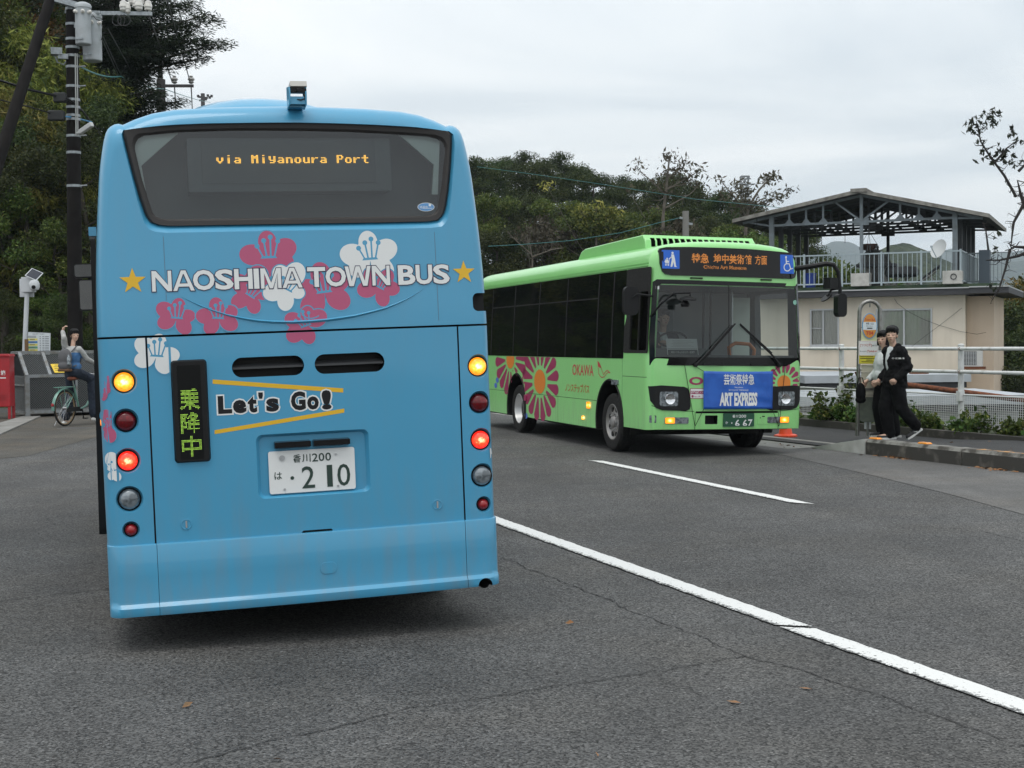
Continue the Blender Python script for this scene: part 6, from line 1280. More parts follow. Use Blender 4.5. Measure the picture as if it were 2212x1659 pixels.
for z in (zt0, zt1): mb.box((r1 + .02, 2.6, z), (.04, 5.2, .045))
mb.build('side_bars', PB, TR, smooth=False, merge=False)
mb = MB()
for i in range(9): mb.box((r1 + .15 + i * .13, 1.2, (zt0 + zt1) / 2), (.02, .02, zt1 - zt0))
for z in (zt0, zt1 - .03): mb.box((r1 + .75, 1.2, z), (1.5, .035, .04))
mb.build('far_bars', STL, TR, smooth=False, merge=False)
mb = MB(); a0, a1 = HL(2116, 580, 1)[0], HL(2139, 580, 1)[0]; mb.box(((a0 + a1) / 2, 1.0, (zt1 + ztop) / 2), (a1 - a0, .5, zt1 - ztop + .1)); mb.build('end_panel', mat('slate_panel', (.06, .08, .10), rough=.6), TR, smooth=False)
def onterr(px, d): return HP(HL(px, 600, d)[0], d, ztop)
def ht(name, label, cat, px, d, **k): return thing(name, label, cat, onterr(px, d), HA, **k)
DI = ht('satellite_dish', 'white round satellite dish tilted on the terrace railing', 'dish', 2032, -.12); mb = MB(); M = Matrix.Translation((0, -.15, zt1 - ztop + .28)) @ Matrix.Rotation(R(72), 4, 'X') @ Matrix.Rotation(R(0), 4, 'Z'); M = Matrix.Translation((0, -.15, zt1 - ztop + .05)) @ Matrix.Rotation(R(-38), 4, 'Z') @ Matrix.Rotation(R(68), 4, 'X')
mb.lathe([(.0, .0), (.15, .014), (.31, .06), (.335, .075), (.335, .088), (.3, .07), (.14, .022), (0, .01)], 32, M); mb.build('reflector', mat('dish_white', (.58, .60, .60), rough=.5), DI); mb = MB(); mb.tube([M @ Vector((0, -.3, .07)), M @ Vector((0, -.08, .4))], .016, 6); mb.box(M @ Vector((0, -.06, .4)), (.08, .06, .06)); mb.tube([(0, 0, zt1 - ztop - .9), (0, 0, zt1 - ztop + .1), (0, -.12, zt1 - ztop + .05)], .03, 8); mb.build('feed_arm', PB, DI)
a, z = HL(1877, 530, .6); HBK = thing('hanging_basket', 'dark hanging plant basket below the pavilion beam', 'basket', HP(a, .6, z), HA); mb = MB(); mb.lathe([(.0, -.2), (.16, -.17), (.3, 0), (.31, .04), (.0, .04)], 14); mb.build('bowl', mat('basket_brown', (.05, .025, .02), rough=.9), HBK); mb = MB()
for k in range(4): mb.tube([(.28 * cos(k * pi / 2), .28 * sin(k * pi / 2), .03), (0, 0, zb - z - .3)], .007, 4)
mb.tube([(0, 0, zb - z - .3), (0, 0, zb - z - .05)], .03, 6)
for k in range(16): mb.tube([(.3 * cos(k), .3 * sin(k), -.02), (.33 * cos(k), .33 * sin(k), -.1 - .12 * (k % 3) / 2)], .025, 5)
mb.build('chains', DKS, HBK)
TB = ht('stone_table', 'heavy dark topped table with pale curved legs on the terrace', 'table', 1895, 1.6); mb = MB(); mb.box((0, 0, .78), (1.35, .8, .10)); mb.build('tabletop', DKS, TB, smooth=False); 
for s in (-1, 1): mb = MB(); mb.tube([(s * .45, 0, .0), (s * .3, 0, .2), (s * .26, 0, .5), (s * .4, 0, .73)], [.14, .09, .08, .12], 8); mb.build('leg', mat('stone_leg', (.35, .34, .31), rough=.8), TB)
ST = ht('round_stool', 'round dark upholstered seat on pale curved legs on the terrace', 'seat', 1948, 1.3); mb = MB(); mb.lathe([(0, .32), (.5, .33), (.58, .42), (.58, .56), (.5, .68), (0, .70)], 24); mb.build('cushion', DKS, ST)
for s in (-1, 1): mb = MB(); mb.tube([(s * .3, 0, 0), (s * .15, 0, .2), (s * .2, 0, .34)], [.09, .06, .08], 8); mb.build('leg', bpy.data.materials['stone_leg'], ST)
CR_ = ht('reclining_chair', 'dark folding chair with pale slats beside the pavilion post', 'chair', 2010, 1.2); mb = MB(); mb.bar((-.45, 0, .1), (.35, 0, .7), .4, .06); mb.build('backrest', DKS, CR_, smooth=False); mb = MB()
for s in (-1, 1): mb.tube([(-.5, s * .2, 0), (.2, s * .2, .5)], .02, 6); mb.tube([(.3, s * .2, 0), (-.1, s * .2, .4)], .02, 6)
mb.build('frame', bpy.data.materials['stone_leg'], CR_)
SC_ = ht('covered_seat', 'grey rounded covered seat behind the table on the terrace', 'seat', 1888, 3.2); blob('cover', lambda m_: (prim(m_, (0, 0, 1.05), e=(.5, .3, .42)), prim(m_, (0, 0, .4), e=(.45, .3, .45)), prim(m_, (.35, 0, .9), e=(.3, .25, .2))), .05, [mat('cover_grey', (.11, .11, .105), rough=.9)], SC_, 3)
for px, lab in ((1861, 'pale concrete block at the foot of the middle pavilion post'), (2059, 'pale concrete block with a ring mark at the foot of the right pavilion post')):
    o = ht('concrete_block', lab, 'block', px, .12, group='concrete footing blocks'); mb = MB(); mb.box((0, -.08, .22), (.62, .5, .44)); bevel(mb.build('block', mat('block_pale', (.48, .47, .44), rough=.85, noise=(6, (.38, .37, .34), .4, .7)), o, smooth=False), .015)
    if px > 2000: mb = MB(); mb.tube([(.05 + .09 * cos(a_), -.345, .24 + .09 * sin(a_)) for a_ in [2 * pi * i / 20 for i in range(20)]], .016, 6, closed=True); mb.build('ring', DKS, o)
BI = ht('plastic_bin', 'small blue plastic bin behind the terrace railing', 'bin', 1751, .5); mb = MB(); mb.lathe([(.17, 0), (.2, .48), (.215, .49), (.215, .52), (.0, .54)], 18); mb.build('bin_body', mat('bin_blue', (.01, .04, .25), rough=.45), BI)
AC = thing('air_conditioner', 'pale outdoor air conditioner unit against the house wall', 'air conditioner', HP(xm + .18, -.35, HL(2063, 792, -.3)[1]), HA); mb = MB(); mb.box((.1, 0, .28), (.62, .28, .56)); bevel(mb.build('casing', mat('unit_white', (.52, .52, .5), rough=.5), AC, smooth=False), .012); mb = MB()
for k in range(11): mb.box((.02, -.143, .06 + k * .042), (.42, .01, .016))
for k in range(6): mb.box((-.17 + k * .076, -.146, .28), (.012, .012, .44))
mb.box((.02, -.1405, .28), (.43, .004, .46), 1); mb.build('grille', [AL, MT['black']], AC, smooth=False)
mb = MB(); mb.box((.1, 0, -.04), (.8, .4, .08)); mb.build('stand', RUST, AC, smooth=False)
CAB = MT['black']
def wire(pts, r, name, label, m=None, sag=0.0, cat='cable', group=None):
    Q = []
    for a, b in zip(pts[:-1], pts[1:]):
        for i in range(12): q = Vector(a).lerp(Vector(b), i / 12); q.z -= sag * 4 * (i / 12) * (1 - i / 12); Q.append(q)
    Q.append(Vector(pts[-1])); mb = MB(); mb.tube(Q, r, 5); return tag(mb.build(name, m or CAB), label, cat, group)
wc = [HP(*(lambda q: (q[0], -.05, q[1]))(HL(x, y, -.05))) for x, y in ((1932, 645), (1938, 655), (1960, 672), (1995, 690), (2030, 703), (2075, 716), (2110, 722), (2130, 718), (2150, 710))]
wire(wc[:-1], .006, 'wall_cable', 'thin loose cable drooping across the cream house wall'); wire([HP(*(lambda q: (q[0], -.05, q[1]))(HL(x, y, -.05))) for x, y in ((2078, 665), (2040, 695), (2000, 725), (1965, 752))], .005, 'wall_cable', 'straight thin cable slanting down the cream house wall')
# lower roofs behind the railing
LR = [((1738, 2098), 812, 40.5, 5.5, 'pale grey flat roof just below the house windows'), ((1700, 2240), 858, 33.5, 4.5, 'second pale grey low roof seen through the railing mesh')]
for k, ((pa, pb), py, Yd, dep, lab) in enumerate(LR):
    a, b = at(pa, py, Yd), at(pb, py, Yd); o = thing('low_building', lab, 'building', (a.x, Yd, a.z), 0); w_ = b.x - a.x
    mb = MB(); mb.box((w_ / 2, dep / 2, -.11), (w_, dep, .22)); mb.build('roof', mat('roof_sheet', (.40, .43, .46), rough=.6, noise=(2, (.33, .35, .37), .4, .7)), o, smooth=False)
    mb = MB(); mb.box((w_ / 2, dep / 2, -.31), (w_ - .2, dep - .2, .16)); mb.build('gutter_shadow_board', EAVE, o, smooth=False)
    mb = MB(); mb.box((w_ / 2, dep / 2 + .1, -2.4), (w_ - .6, dep - .6, 4.0)); mb.build('wall', CREAM if k == 0 else mat('grey_white_wall', (.42, .43, .42), rough=.8, noise=(2, (.3, .3, .3), .4, .7)), o, smooth=False)
    if k == 1:
        for q in range(5): mb = MB(); mb.box((1.0 + q * w_ / 5.2, .28, -1.25), (.9, .08, .8)); f = mb.build('window', EAVE, o, smooth=False)
mb = MB(); p = at(1985, 808, 41.5); mb.box(p, (.5, .3, .2)); tag(mb.build('brick', RUST, smooth=False), 'small rusty red block lying on the pale roof edge', 'block')

# ---- the driver, dimly seen behind the windscreen of the green bus
DV = thing('person', 'driver in a dark jacket and white shirt seated behind the green bus windscreen', 'person', GB.location); DV.rotation_euler = GB.rotation_euler
DO = Vector((.60, 1.05, 1.18)); hd = DO + Vector((0, -.06, .72))
def body_d(mb):
    head_prims(mb, hd, pi, 1.0); prim(mb, DO + Vector((0, -.02, .48)), hd - Vector((0, 0, .09)), .05, .048); prim(mb, DO + Vector((0, 0, .28)), e=(.16, .11, .24)); prim(mb, DO + Vector((0, 0, .04)), e=(.17, .13, .13)); prim(mb, DO + Vector((-.14, 0, .46)), DO + Vector((.14, 0, .46)), .06)
    for s in (-1, 1):
        el = DO + Vector((s * .27, -.08, .20)); wr = DO + Vector((s * .17, -.36, .36)); prim(mb, DO + Vector((s * .18, 0, .46)), el, .05, .042); prim(mb, el, wr, .042, .028); hand(mb, wr, (wr - el), (s * .3, 0, 1), 1, 1.2); kn = DO + Vector((s * .13, -.42, .05)); prim(mb, DO + Vector((s * .09, -.02, .02)), kn, .09, .062); prim(mb, kn, DO + Vector((s * .13, -.52, -.38)), .058, .038)
b = blob('body', body_d, .0085, [SKIN, EYE, LIP], DV, 2); Pd = head_prims(MB(), hd, pi); face_marks(b, Pd); blob('hair', lambda m_: hair_prims(m_, Pd, 1.0, 'short'), .009, [HAIR], DV, 2)
def jk_d(mb):
    prim(mb, DO + Vector((0, .01, .28)), e=(.20, .145, .25)); prim(mb, DO + Vector((-.16, 0, .46)), DO + Vector((.16, 0, .46)), .075)
    for s in (-1, 1): el = DO + Vector((s * .27, -.08, .20)); wr = DO + Vector((s * .17, -.36, .36)); prim(mb, DO + Vector((s * .18, 0, .46)), el, .075, .066); prim(mb, el, wr - (wr - el) * .15, .062, .046)
blob('jacket', jk_d, .013, [mat('navy_jacket', (.015, .018, .03), rough=.9)], DV, 3); blob('shirt', lambda m_: (prim(m_, DO + Vector((0, -.07, .34)), e=(.075, .09, .18)), prim(m_, DO + Vector((0, -.02, .50)), e=(.07, .07, .05))), .011, [TEE], DV, 3); blob('trousers', lambda m_: [prim(m_, DO + Vector((0, 0, .03)), e=(.19, .15, .14))] + [(prim(m_, DO + Vector((s * .09, -.02, .02)), DO + Vector((s * .13, -.42, .05)), .11, .085), prim(m_, DO + Vector((s * .13, -.42, .05)), DO + Vector((s * .13, -.52, -.36)), .08, .07)) for s in (-1, 1)], .014, [BLK], DV, 3)
# ================================================================ LEFT SIDE: POLES, MESH CAGE, POSTBOX, CYCLIST
POLE = mat('dark_pole', (.009, .0078, .0075), rough=.85, spec=.15, noise=(3, (.015, .013, .012), .4, .7)); GAL = mat('galvanised', (.36, .39, .41), rough=.5, metal=.5, noise=(15, (.25, .27, .28), .4, .7)); TRF = mat('transformer_grey', (.40, .43, .45), rough=.55, noise=(4, (.32, .34, .35), .4, .7)); POR = mat('porcelain', (.60, .58, .54), rough=.2, coat=.5); BOXB = mat('splice_black', (.025, .026, .027), rough=.6)
YP = 34.0
def PP(x, y, Y=YP): return at(x, y, Y)
b0 = PP(161, 760); UP = thing('utility_pole', 'dark utility pole carrying two grey transformers and white insulators', 'pole', (b0.x, b0.y, 0))
UL = Vector((b0.x, b0.y, 0)); rel = lambda p: Vector(p) - UL
top = rel(PP(154, -70)); axis = lambda y: rel(PP(155.5 + (y / 420.0) * 4.5, y))
mb = MB(); mb.tube([(0, 0, -.1), axis(420), axis(0), top], [.185, .168, .145, .135], 20); mb.build('pole', POLE, UP)
for y, r in ((12, .158), (20, .156), (53, .158), (85, .158), (103, .162), (121, .162), (145, .163), (187, .166), (216, .166), (232, .167), (250, .168), (258, .168), (294, .17), (330, .172), (402, .175)):
    mb = MB(); c = axis(y); mb.lathe([(r - .01, -.03), (r, -.03), (r, .03), (r - .01, .03)], 18, Matrix.Translation(c)); 
    if y in (187, 402, 145, 294): mb.tube([c + Vector((r - .02, -.05, 0)), c + Vector((r + .16, -.05, .01))], .018, 6)
    mb.build('steel_band', GAL, UP)
mb = MB()
for dx in (.11, .155): mb.tube([axis(118) + Vector((dx, -.14, 0)), axis(200) + Vector((dx + .005, -.15, 0)), axis(296) + Vector((dx, -.15, 0))], .016 if dx < .13 else .012, 6)
mb.build('conduit', mat('conduit_pale', (.42, .43, .42), rough=.6), UP)
def can(name, x0, x1, y0, y1, Y):
    c = rel(PP((x0 + x1) / 2, y1, Y)); r = (x1 - x0) / 2 * Y / FOC; h = (y1 - y0) * Y / FOC
    mb = MB(); mb.lathe([(r * .9, -.02), (r, .0), (r, h), (r * 1.08, h + .01), (r * 1.08, h + .07), (r * .96, h + .11), (r * .5, h + .15), (0, h + .16)], 24, Matrix.Translation(c)); t = mb.build(name, TRF, UP)
    mb = MB()
    for k, a in enumerate((-2.2, -1.3, -.5)): q = c + Vector((r * .9 * cos(a), r * .9 * sin(a), h * .86)); d = Vector((cos(a), sin(a), .25)); mb.lathe([(.035, 0), (.05, .03), (.035, .05), (.045, .08), (.02, .11), (0, .12)], 10, Matrix.Translation(q) @ d.to_track_quat('Z', 'Y').to_matrix().to_4x4())
    mb.build('bushing', POR, t); mb = MB(); mb.box(c + Vector((0, -r, h * .12)), (.1, .06, .05)); mb.box(c + Vector((-r * .5, -r * .8, h * .12)), (.1, .06, .05)); mb.box(c + Vector((-r * .9, .1, h * .55)), (r * .8, .08, .1)); mb.build('lug', GAL, t)
can('transformer', 180, 220, 42, 133 * .985, 34.1); can('transformer', 164, 197, 20, 95, 33.6)
ca, cb_ = rel(PP(155, 28, 34.15)), rel(PP(328, 30, 34.15)); mb = MB(); mb.bar(ca, cb_, .09, .09); mb.bar(ca + Vector((-.1, -.2, -.02)), cb_ + Vector((-1.2, -.2, 0)), .07, .07); arm = mb.build('crossarm', GAL, UP, smooth=False)
for x, y, big in ((267, 22, 1), (320, 22, 1), (300, 20, 1), (292, 14, 0), (283, 6, 0), (276, 26, 0), (305, 8, 0)):
    c = rel(PP(x, y, 34.1 + .2 * (x % 3))); s = 1.0 if big else .75; mb = MB(); mb.lathe([(.03 * s, -.05), (.09 * s, 0), (.09 * s, .06), (.105 * s, .07), (.10 * s, .13), (.085 * s, .15), (.085 * s, .2), (.05 * s, .23), (0, .24)], 14, Matrix.Translation(c)); mb.build('insulator', POR, UP)
mb = MB()
for x0, w_ in ((252, 10), (262, 8), (268, 14)): mb.tube([rel(PP(x0 + w_ * sin(k * .7), 32 + 12 * (1 - cos(k * .7)), 34)) for k in range(10)], .012, 5)
mb.tube([rel(PP(200, 32, 33.5)), rel(PP(208, 42, 33.4)), rel(PP(216, 44, 33.5))], .012, 5); mb.tube([rel(PP(164, 92)), rel(PP(166, 115)), rel(PP(176, 118)), rel(PP(182, 112))], .016, 5); mb.build('jumper_lead', BOXB, UP)
mb = MB(); mb.box(rel(PP(122, 112, 33.8)), (.26, .3, .16), rz=.3); mb.box(rel(PP(136, 122, 33.8)), (.24, .1, .12), rz=.3); mb.tube([rel(PP(118, 118)), rel(PP(124, 134)), rel(PP(138, 140)), rel(PP(146, 128))], .02, 6); mb.build('switch_box', GAL, UP)
for x, y, w_, h_ in ((130, 211, 26, 20), (122, 250, 34, 21)): mb = MB(); mb.box(rel(PP(x, y, 33.7)), (w_ * YP / FOC, .2, h_ * YP / FOC)); bevel(mb.build('splice_box', BOXB, UP, smooth=False), .03, 3)
mb = MB(); mb.bar(rel(PP(173, 286, 33.8)), rel(PP(199, 268, 33.6)), .11, .12); mb.bar(rel(PP(166, 288, 33.8)), rel(PP(176, 284, 33.8)), .06, .06); bevel(mb.build('street_lamp', mat('lamp_pale', (.5, .51, .5), rough=.5), UP, smooth=False), .02)
mb = MB(); p0, p1 = PP(111, -8, 33.6), PP(-14, 380, 31.5); d = (p1 - p0).normalized(); mb.tube([p0 - d * .6, p0, p1, p1 + d * 5.6], [.115, .12, .145, .165], 18); tag(mb.build('leaning_pole', POLE), 'thick dark pole leaning from the lower left up to the utility pole top', 'pole')
mb = MB(); mb.bar(PP(104, -6, 33.5), PP(166, 12, 33.9), .14, .14); tag(mb.build('pole_coupling', GAL, smooth=False), 'galvanised bracket joining the leaning pole to the upright pole', 'bracket')
Y2 = 62.0; B2 = at(349, 600, Y2); BP = thing('utility_pole', 'thin distant dark pole with a two insulator crossarm behind the blue bus roof', 'pole', (B2.x, Y2, gz(B2.x, Y2)), 0); r2 = lambda x, y: at(x, y, Y2) - BP.location
mb = MB(); mb.tube([(0, 0, -.5), r2(347.5, 172), r2(347, 170), r2(345, 118)], [.22, .20, .11, .10], 12); mb.build('pole', mat('pole_grey_dark', (.06, .055, .055), rough=.8), BP); mb = MB(); mb.bar(r2(346, 185.5), r2(418, 185.5), .12, .12); mb.build('crossarm', mat('crossarm_dark', (.08, .075, .08), rough=.7), BP, smooth=False)
for x in (377, 413): c = r2(x, 181); mb = MB(); mb.lathe([(.05, 0), (.13, .06), (.09, .12), (.16, .18), (.13, .26), (.05, .28), (.09, .34), (0, .36)], 12, Matrix.Translation(c)); mb.build('insulator', mat('insulator_grey', (.33, .32, .31), rough=.3), BP)
Y3 = 150.0; B3 = at(438, 240, Y3); FP = thing('utility_pole', 'tiny far pole top with short crossarms just left of the roof unit', 'pole', (B3.x, Y3, gz(B3.x, Y3)), 0); r3 = lambda x, y: at(x, y, Y3) - FP.location
mb = MB(); mb.tube([(0, 0, 0), r3(438, 202)], .22, 8); mb.build('pole', bpy.data.materials['pole_grey_dark'], FP); mb = MB(); mb.bar(r3(428, 209), r3(449, 212), .16, .2); mb.bar(r3(430, 217), r3(447, 215), .14, .16)
for x, y in ((428, 207), (449, 206), (453, 210), (457, 207)): mb.tube([r3(x, y + 3), r3(x, y - 2)], .14, 6)
mb.build('crossarm', bpy.data.materials['pole_grey_dark'], FP, smooth=False)
Y4 = 64.0; B4 = at(1481, 600, Y4); CP = thing('utility_pole', 'pale concrete pole rising above the roof pod of the green bus', 'pole', (B4.x, Y4, gz(B4.x, Y4)), 0); r4 = lambda x, y: at(x, y, Y4) - CP.location
mb = MB(); mb.tube([(0, 0, -.5), r4(1481, 456)], [.17, .145], 12); mb.build('pole', mat('pole_concrete', (.22, .215, .20), rough=.9), CP); mb = MB(); mb.bar(r4(1468, 470), r4(1481, 473), .08, .1); mb.bar(r4(1481, 482), r4(1496, 484), .08, .1); mb.build('bracket', GAL, CP)
TEAL = mat('teal_cable', (.05, .20, .20), rough=.5)
def pw(seq, r, label, m=None, sag=0.0, group=None): return wire([at(x, y, Y) for x, y, Y in seq], r, 'cable', label, m, sag, 'cable', group)
pw([(-60, 160, 31), (0, 174, 32), (60, 193, 33), (120, 207, 33.6)], .032, 'thick black cable entering from the left to the upper splice box'); pw([(-60, 205, 31), (0, 216, 32), (60, 230, 33), (108, 244, 33.6)], .018, 'thin black cable entering from the left to the lower splice box')
pw([(143, 212, 33.6), (160, 222, 33.8), (180, 242, 36), (193, 260, 38), (215, 288, 40), (260, 340, 46)], .028, 'black cable dropping from the upper splice box behind the blue bus'); pw([(143, 252, 33.6), (160, 254, 34), (198, 264, 36)], .02, 'short bright blue cable running right from the lower splice box', mat('cyan_cable', (.04, .22, .42), rough=.5))
pw([(175, 145, 34), (260, 165, 44), (355, 192, 62), (455, 221, 150)], .022, 'teal cable running from the pole towards the far pole top', TEAL, .1); pw([(222, 78, 34), (265, 170, 46), (300, 222, 58)], .016, 'first thin wire slanting down from the transformers', None, .0); pw([(220, 84, 34), (250, 150, 42), (288, 222, 58)], .016, 'second thin wire slanting down from the transformers'); pw([(232, 60, 34), (282, 150, 46), (310, 210, 58)], .016, 'third thin wire slanting down from the transformers')
pw([(372, 178, 62), (352, 118, 48), (318, 24, 34.2)], .022, 'left steep wire between the crossarms of the two poles'); pw([(411, 178, 62), (388, 96, 48), (352, -30, 34.2)], .022, 'right steep wire between the crossarms of the two poles')
pw([(377, 190, 62), (381, 250, 90)], .03, 'left short wire hanging below the far crossarm'); pw([(413, 190, 62), (416, 250, 90)], .03, 'right short wire hanging below the far crossarm')
pw([(1030, 360, 60), (1150, 376, 61), (1300, 398, 63), (1500, 430, 62), (1720, 452, 52), (1796, 455, 49)], .010, 'long thin cable crossing the wood above the green bus to the pavilion', TEAL); pw([(1055, 532, 58), (1130, 528, 60), (1230, 520, 61), (1340, 503, 62), (1420, 482, 63), (1470, 470, 64)], .012, 'teal cable rising to the pale concrete pole behind the green bus', TEAL)
# ---- wire mesh refuse cage
CA = R(34); CO_ = gnd(60, 902); CO_ = Vector((CO_.x, CO_.y, 0)); CG = thing('refuse_cage', 'grey steel mesh refuse cage with a sloping lid behind the cyclist', 'cage', CO_, CA)
W_, D_, H1, H2 = 4.6, 1.25, .93, 1.46; FRM = mat('cage_frame', (.25, .265, .275), rough=.55, metal=.4, noise=(8, (.17, .16, .14), .42, .7)); WIR = mat('cage_mesh', (.16, .17, .17), rough=.6, metal=.3)
mb = MB(); 
for x in (0, W_): mb.box((x, 0, H1 / 2), (.10 if x == 0 else .07, .07, H1)); mb.box((x, D_, H2 / 2), (.06, .06, H2)); mb.bar((x, 0, H1), (x, .62, H2), .075, .06); mb.box((x, D_ / 2, .1), (.05, D_, .05)); mb.box((x, (.62 + D_) / 2, H2), (.05, D_ - .62, .05)); mb.box((x, D_ / 2, .72), (.04, D_, .04))
for z, y in ((.12, 0), (H1, 0), (H2, .62), (H2, D_), (.1, D_)): mb.box((W_ / 2, y, z), (W_, .06, .07))
for x in (1.1, 2.3, 3.45): mb.box((x, 0, (H1 + .12) / 2), (.055, .05, H1 - .12)); mb.bar((x - .04, 0, H1), (x - .04, .62, H2), .055, .05)
for x in (.52,): mb.bar((x, 0, H1), (x, .62, H2), .07, .06)
mb.build('frame', FRM, CG, smooth=False)
def meshpanel(fn, w, h, pitch=.052, r=.0042, clip=None):
    mb = MB(); n = int((w + h) / pitch)
    for i in range(n + 1):
        c = i * pitch
        for a0, b0, a1, b1 in (((c, 0, c - h, h) if True else None), (w - c, 0, w - c + h, h)):
            # diagonal wires clipped to the panel
            t0, t1 = 0.0, 1.0
            for v0, v1, lo, hi in ((a0, a1, 0, w),):
                d = v1 - v0
                for bd, sgn in ((lo, 1), (hi, -1)):
                    f0, f1 = (v0 - bd) * sgn, (v1 - bd) * sgn
                    if f0 < 0 and f1 < 0: t0, t1 = 1, 0
                    elif f0 < 0: t0 = max(t0, f0 / (f0 - f1))
                    elif f1 < 0: t1 = min(t1, f0 / (f0 - f1))
            if t1 - t0 > .02: mb.bar(fn(a0 + (a1 - a0) * t0, b0 + (b1 - b0) * t0), fn(a0 + (a1 - a0) * t1, b0 + (b1 - b0) * t1), r * 1.6, r)
    return mb
lid = math.hypot(.62, H2 - H1)
meshpanel(lambda a, b: (a, .0, .12 + b), W_, H1 - .12).build('front_mesh', WIR, CG, smooth=False, merge=False); meshpanel(lambda a, b: (a, b / lid * .62, H1 + b / lid * (H2 - H1)), W_, lid).build('lid_mesh', WIR, CG, smooth=False, merge=False); meshpanel(lambda a, b: (0, a, .1 + b), D_, .83).build('side_mesh', WIR, CG, smooth=False, merge=False)
mb = MB(); mb.box((W_ / 2, D_ + .03, H2 / 2), (W_, .03, H2 - .1)); mb.box((W_ / 2, D_ / 2, .09), (W_, D_, .02)); mb.build('dark_interior_sheets', mat('cage_dark', (.03, .032, .033), rough=.8), CG, smooth=False)  # dark sheets at back and floor make the inside look dark
NT = thing('yellow_notice', 'yellow notice sheet lying on the sloping mesh lid of the cage', 'notice', CO_ + Matrix.Rotation(CA, 3, 'Z') @ Vector((.80, .12, H1 + .13)), CA, rot=(R(40.5), 0, CA)); mb = MB(); mb.ext(rrect(-.18, -.10, .18, .20, .005), 0, .006, lambda a, b, h: (a - .1 * b, b, h)); so_ = mb.build('sheet', mat('notice_yellow', (.72, .50, .04), rough=.6), NT, smooth=False); mb = MB()
for k, (u0, u1) in enumerate(((-.1, .1), (-.14, .14), (-.14, .05), (-.14, .12))): mb.flat([(u0, (.15 - .06 * k)), (u1, (.15 - .06 * k)), (u1, (.165 - .06 * k)), (u0, (.165 - .06 * k))], .0075, lambda a, b, h: (a - .1 * b, b, h))
mb.build('printed_text', MT['ink'], so_, smooth=False, merge=False)
mb = MB(); mb.lathe([(0, .004), (.33, .005), (.34, .002), (.34, 0)], 30, Matrix.Translation(gnd(161, 925))); struct(mb.build('manhole_cover', mat('manhole_iron', (.05, .048, .045), rough=.6, noise=(30, (.08, .075, .07), .4, .6))))
mb = MB(); q = [G2(-900, 1285), G2(-60, 962), G2(0, 941), G2(88, 901), G2(60, 898), G2(-30, 925), G2(-60, 940), G2(-900, 1225)]; mb.ext(q, -.05, .03, lambda a, b, h: (a, b, h)); struct(mb.build('kerb_strip', MT['concrete_old'], smooth=False))
# ---- information board, camera post, postbox
Yb = 33.4; IBp = at(84, 770, Yb); IB = thing('information_board', 'white board with yellow, blue and green bands standing behind the mesh cage', 'board', (IBp.x, Yb, 0), R(4)); bz0, bz1 = at(84, 763, Yb).z, at(84, 717, Yb).z; bw2 = (108.5 - 60.5) / 2 * Yb / FOC
IF = lambda a, b, h: (a - .06 * (b - bz0) * 0, h, b + .0 * a)
mb = MB(); mb.ext([(-bw2, bz0 - .02), (bw2, bz0 - .03), (bw2 + .02, bz1 - .03), (-bw2 + .03, bz1)], 0, -.02, IF, 0); ip = mb.build('panel', mat('board_white', (.62, .66, .68), rough=.5), IB, smooth=False); H_ = bz1 - bz0
mb = MB(); decal_text(mb, 'エコステーション', (-bw2 * .5, bz0 + H_ * .86, bw2 * .55, bz0 + H_ * .95), IF, -.022, 0, .01)
for k, c in enumerate((1, 2, 1, 3, 1)): z = bz0 + H_ * (.60 - .125 * k); mb.flat([(-bw2 * .93, z), (-.02, z), (-.02, z + H_ * .095), (-bw2 * .93, z + H_ * .095)], -.022, IF, c); mb.flat([(-bw2 * .75, z + .02), (-bw2 * .3, z + .02), (-bw2 * .3, z + .035), (-bw2 * .75, z + .035)], -.0235, IF, 0)
for r_ in range(9):
    for c_ in range(4): z = bz0 + H_ * (.76 - .082 * r_); u = .03 + bw2 * .235 * c_; mb.flat([(u, z), (u + bw2 * (.12 + .06 * ((r_ * 3 + c_) % 3)), z), (u + bw2 * (.12 + .06 * ((r_ * 3 + c_) % 3)), z + .014), (u, z + .014)], -.022, IF, 0)
for r_ in range(2): z = bz0 + H_ * (.79 - .055 * r_); mb.flat([(-bw2 * .9, z), (-.05, z), (-.05, z + .012), (-bw2 * .9, z + .012)], -.022, IF, 0)
mb.build('printed_text', [mat('board_ink', (.12, .13, .16)), mat('band_yellow', (.70, .62, .12)), mat('band_blue', (.06, .20, .48)), mat('band_green', (.12, .36, .16))], ip, smooth=False, merge=False)
mb = MB()
for s in (-1, 1): mb.box((s * bw2 * .6, .03, bz0 / 2 + .2), (.05, .05, bz0 + .5))
mb.build('post', GAL, IB, smooth=False)
mb = MB(); q = at(58.5, 800, 33.2); mb.box((q.x, q.y, .9), (.07, .07, 1.75)); tag(mb.build('wooden_stake', mat('stake_wood', (.17, .10, .05), rough=.9), smooth=False), 'brown wooden stake beside the white camera post', 'stake')
Yc = 33.6; q = at(55, 780, Yc); CM_ = thing('camera_post', 'white post with a security camera box and tilted solar panel', 'post', (q.x, Yc, 0)); rc = lambda x, y, dy=0: at(x, y, Yc + dy) - Vector((q.x, Yc, 0)); WPN = mat('post_white', (.58, .60, .62), rough=.5)
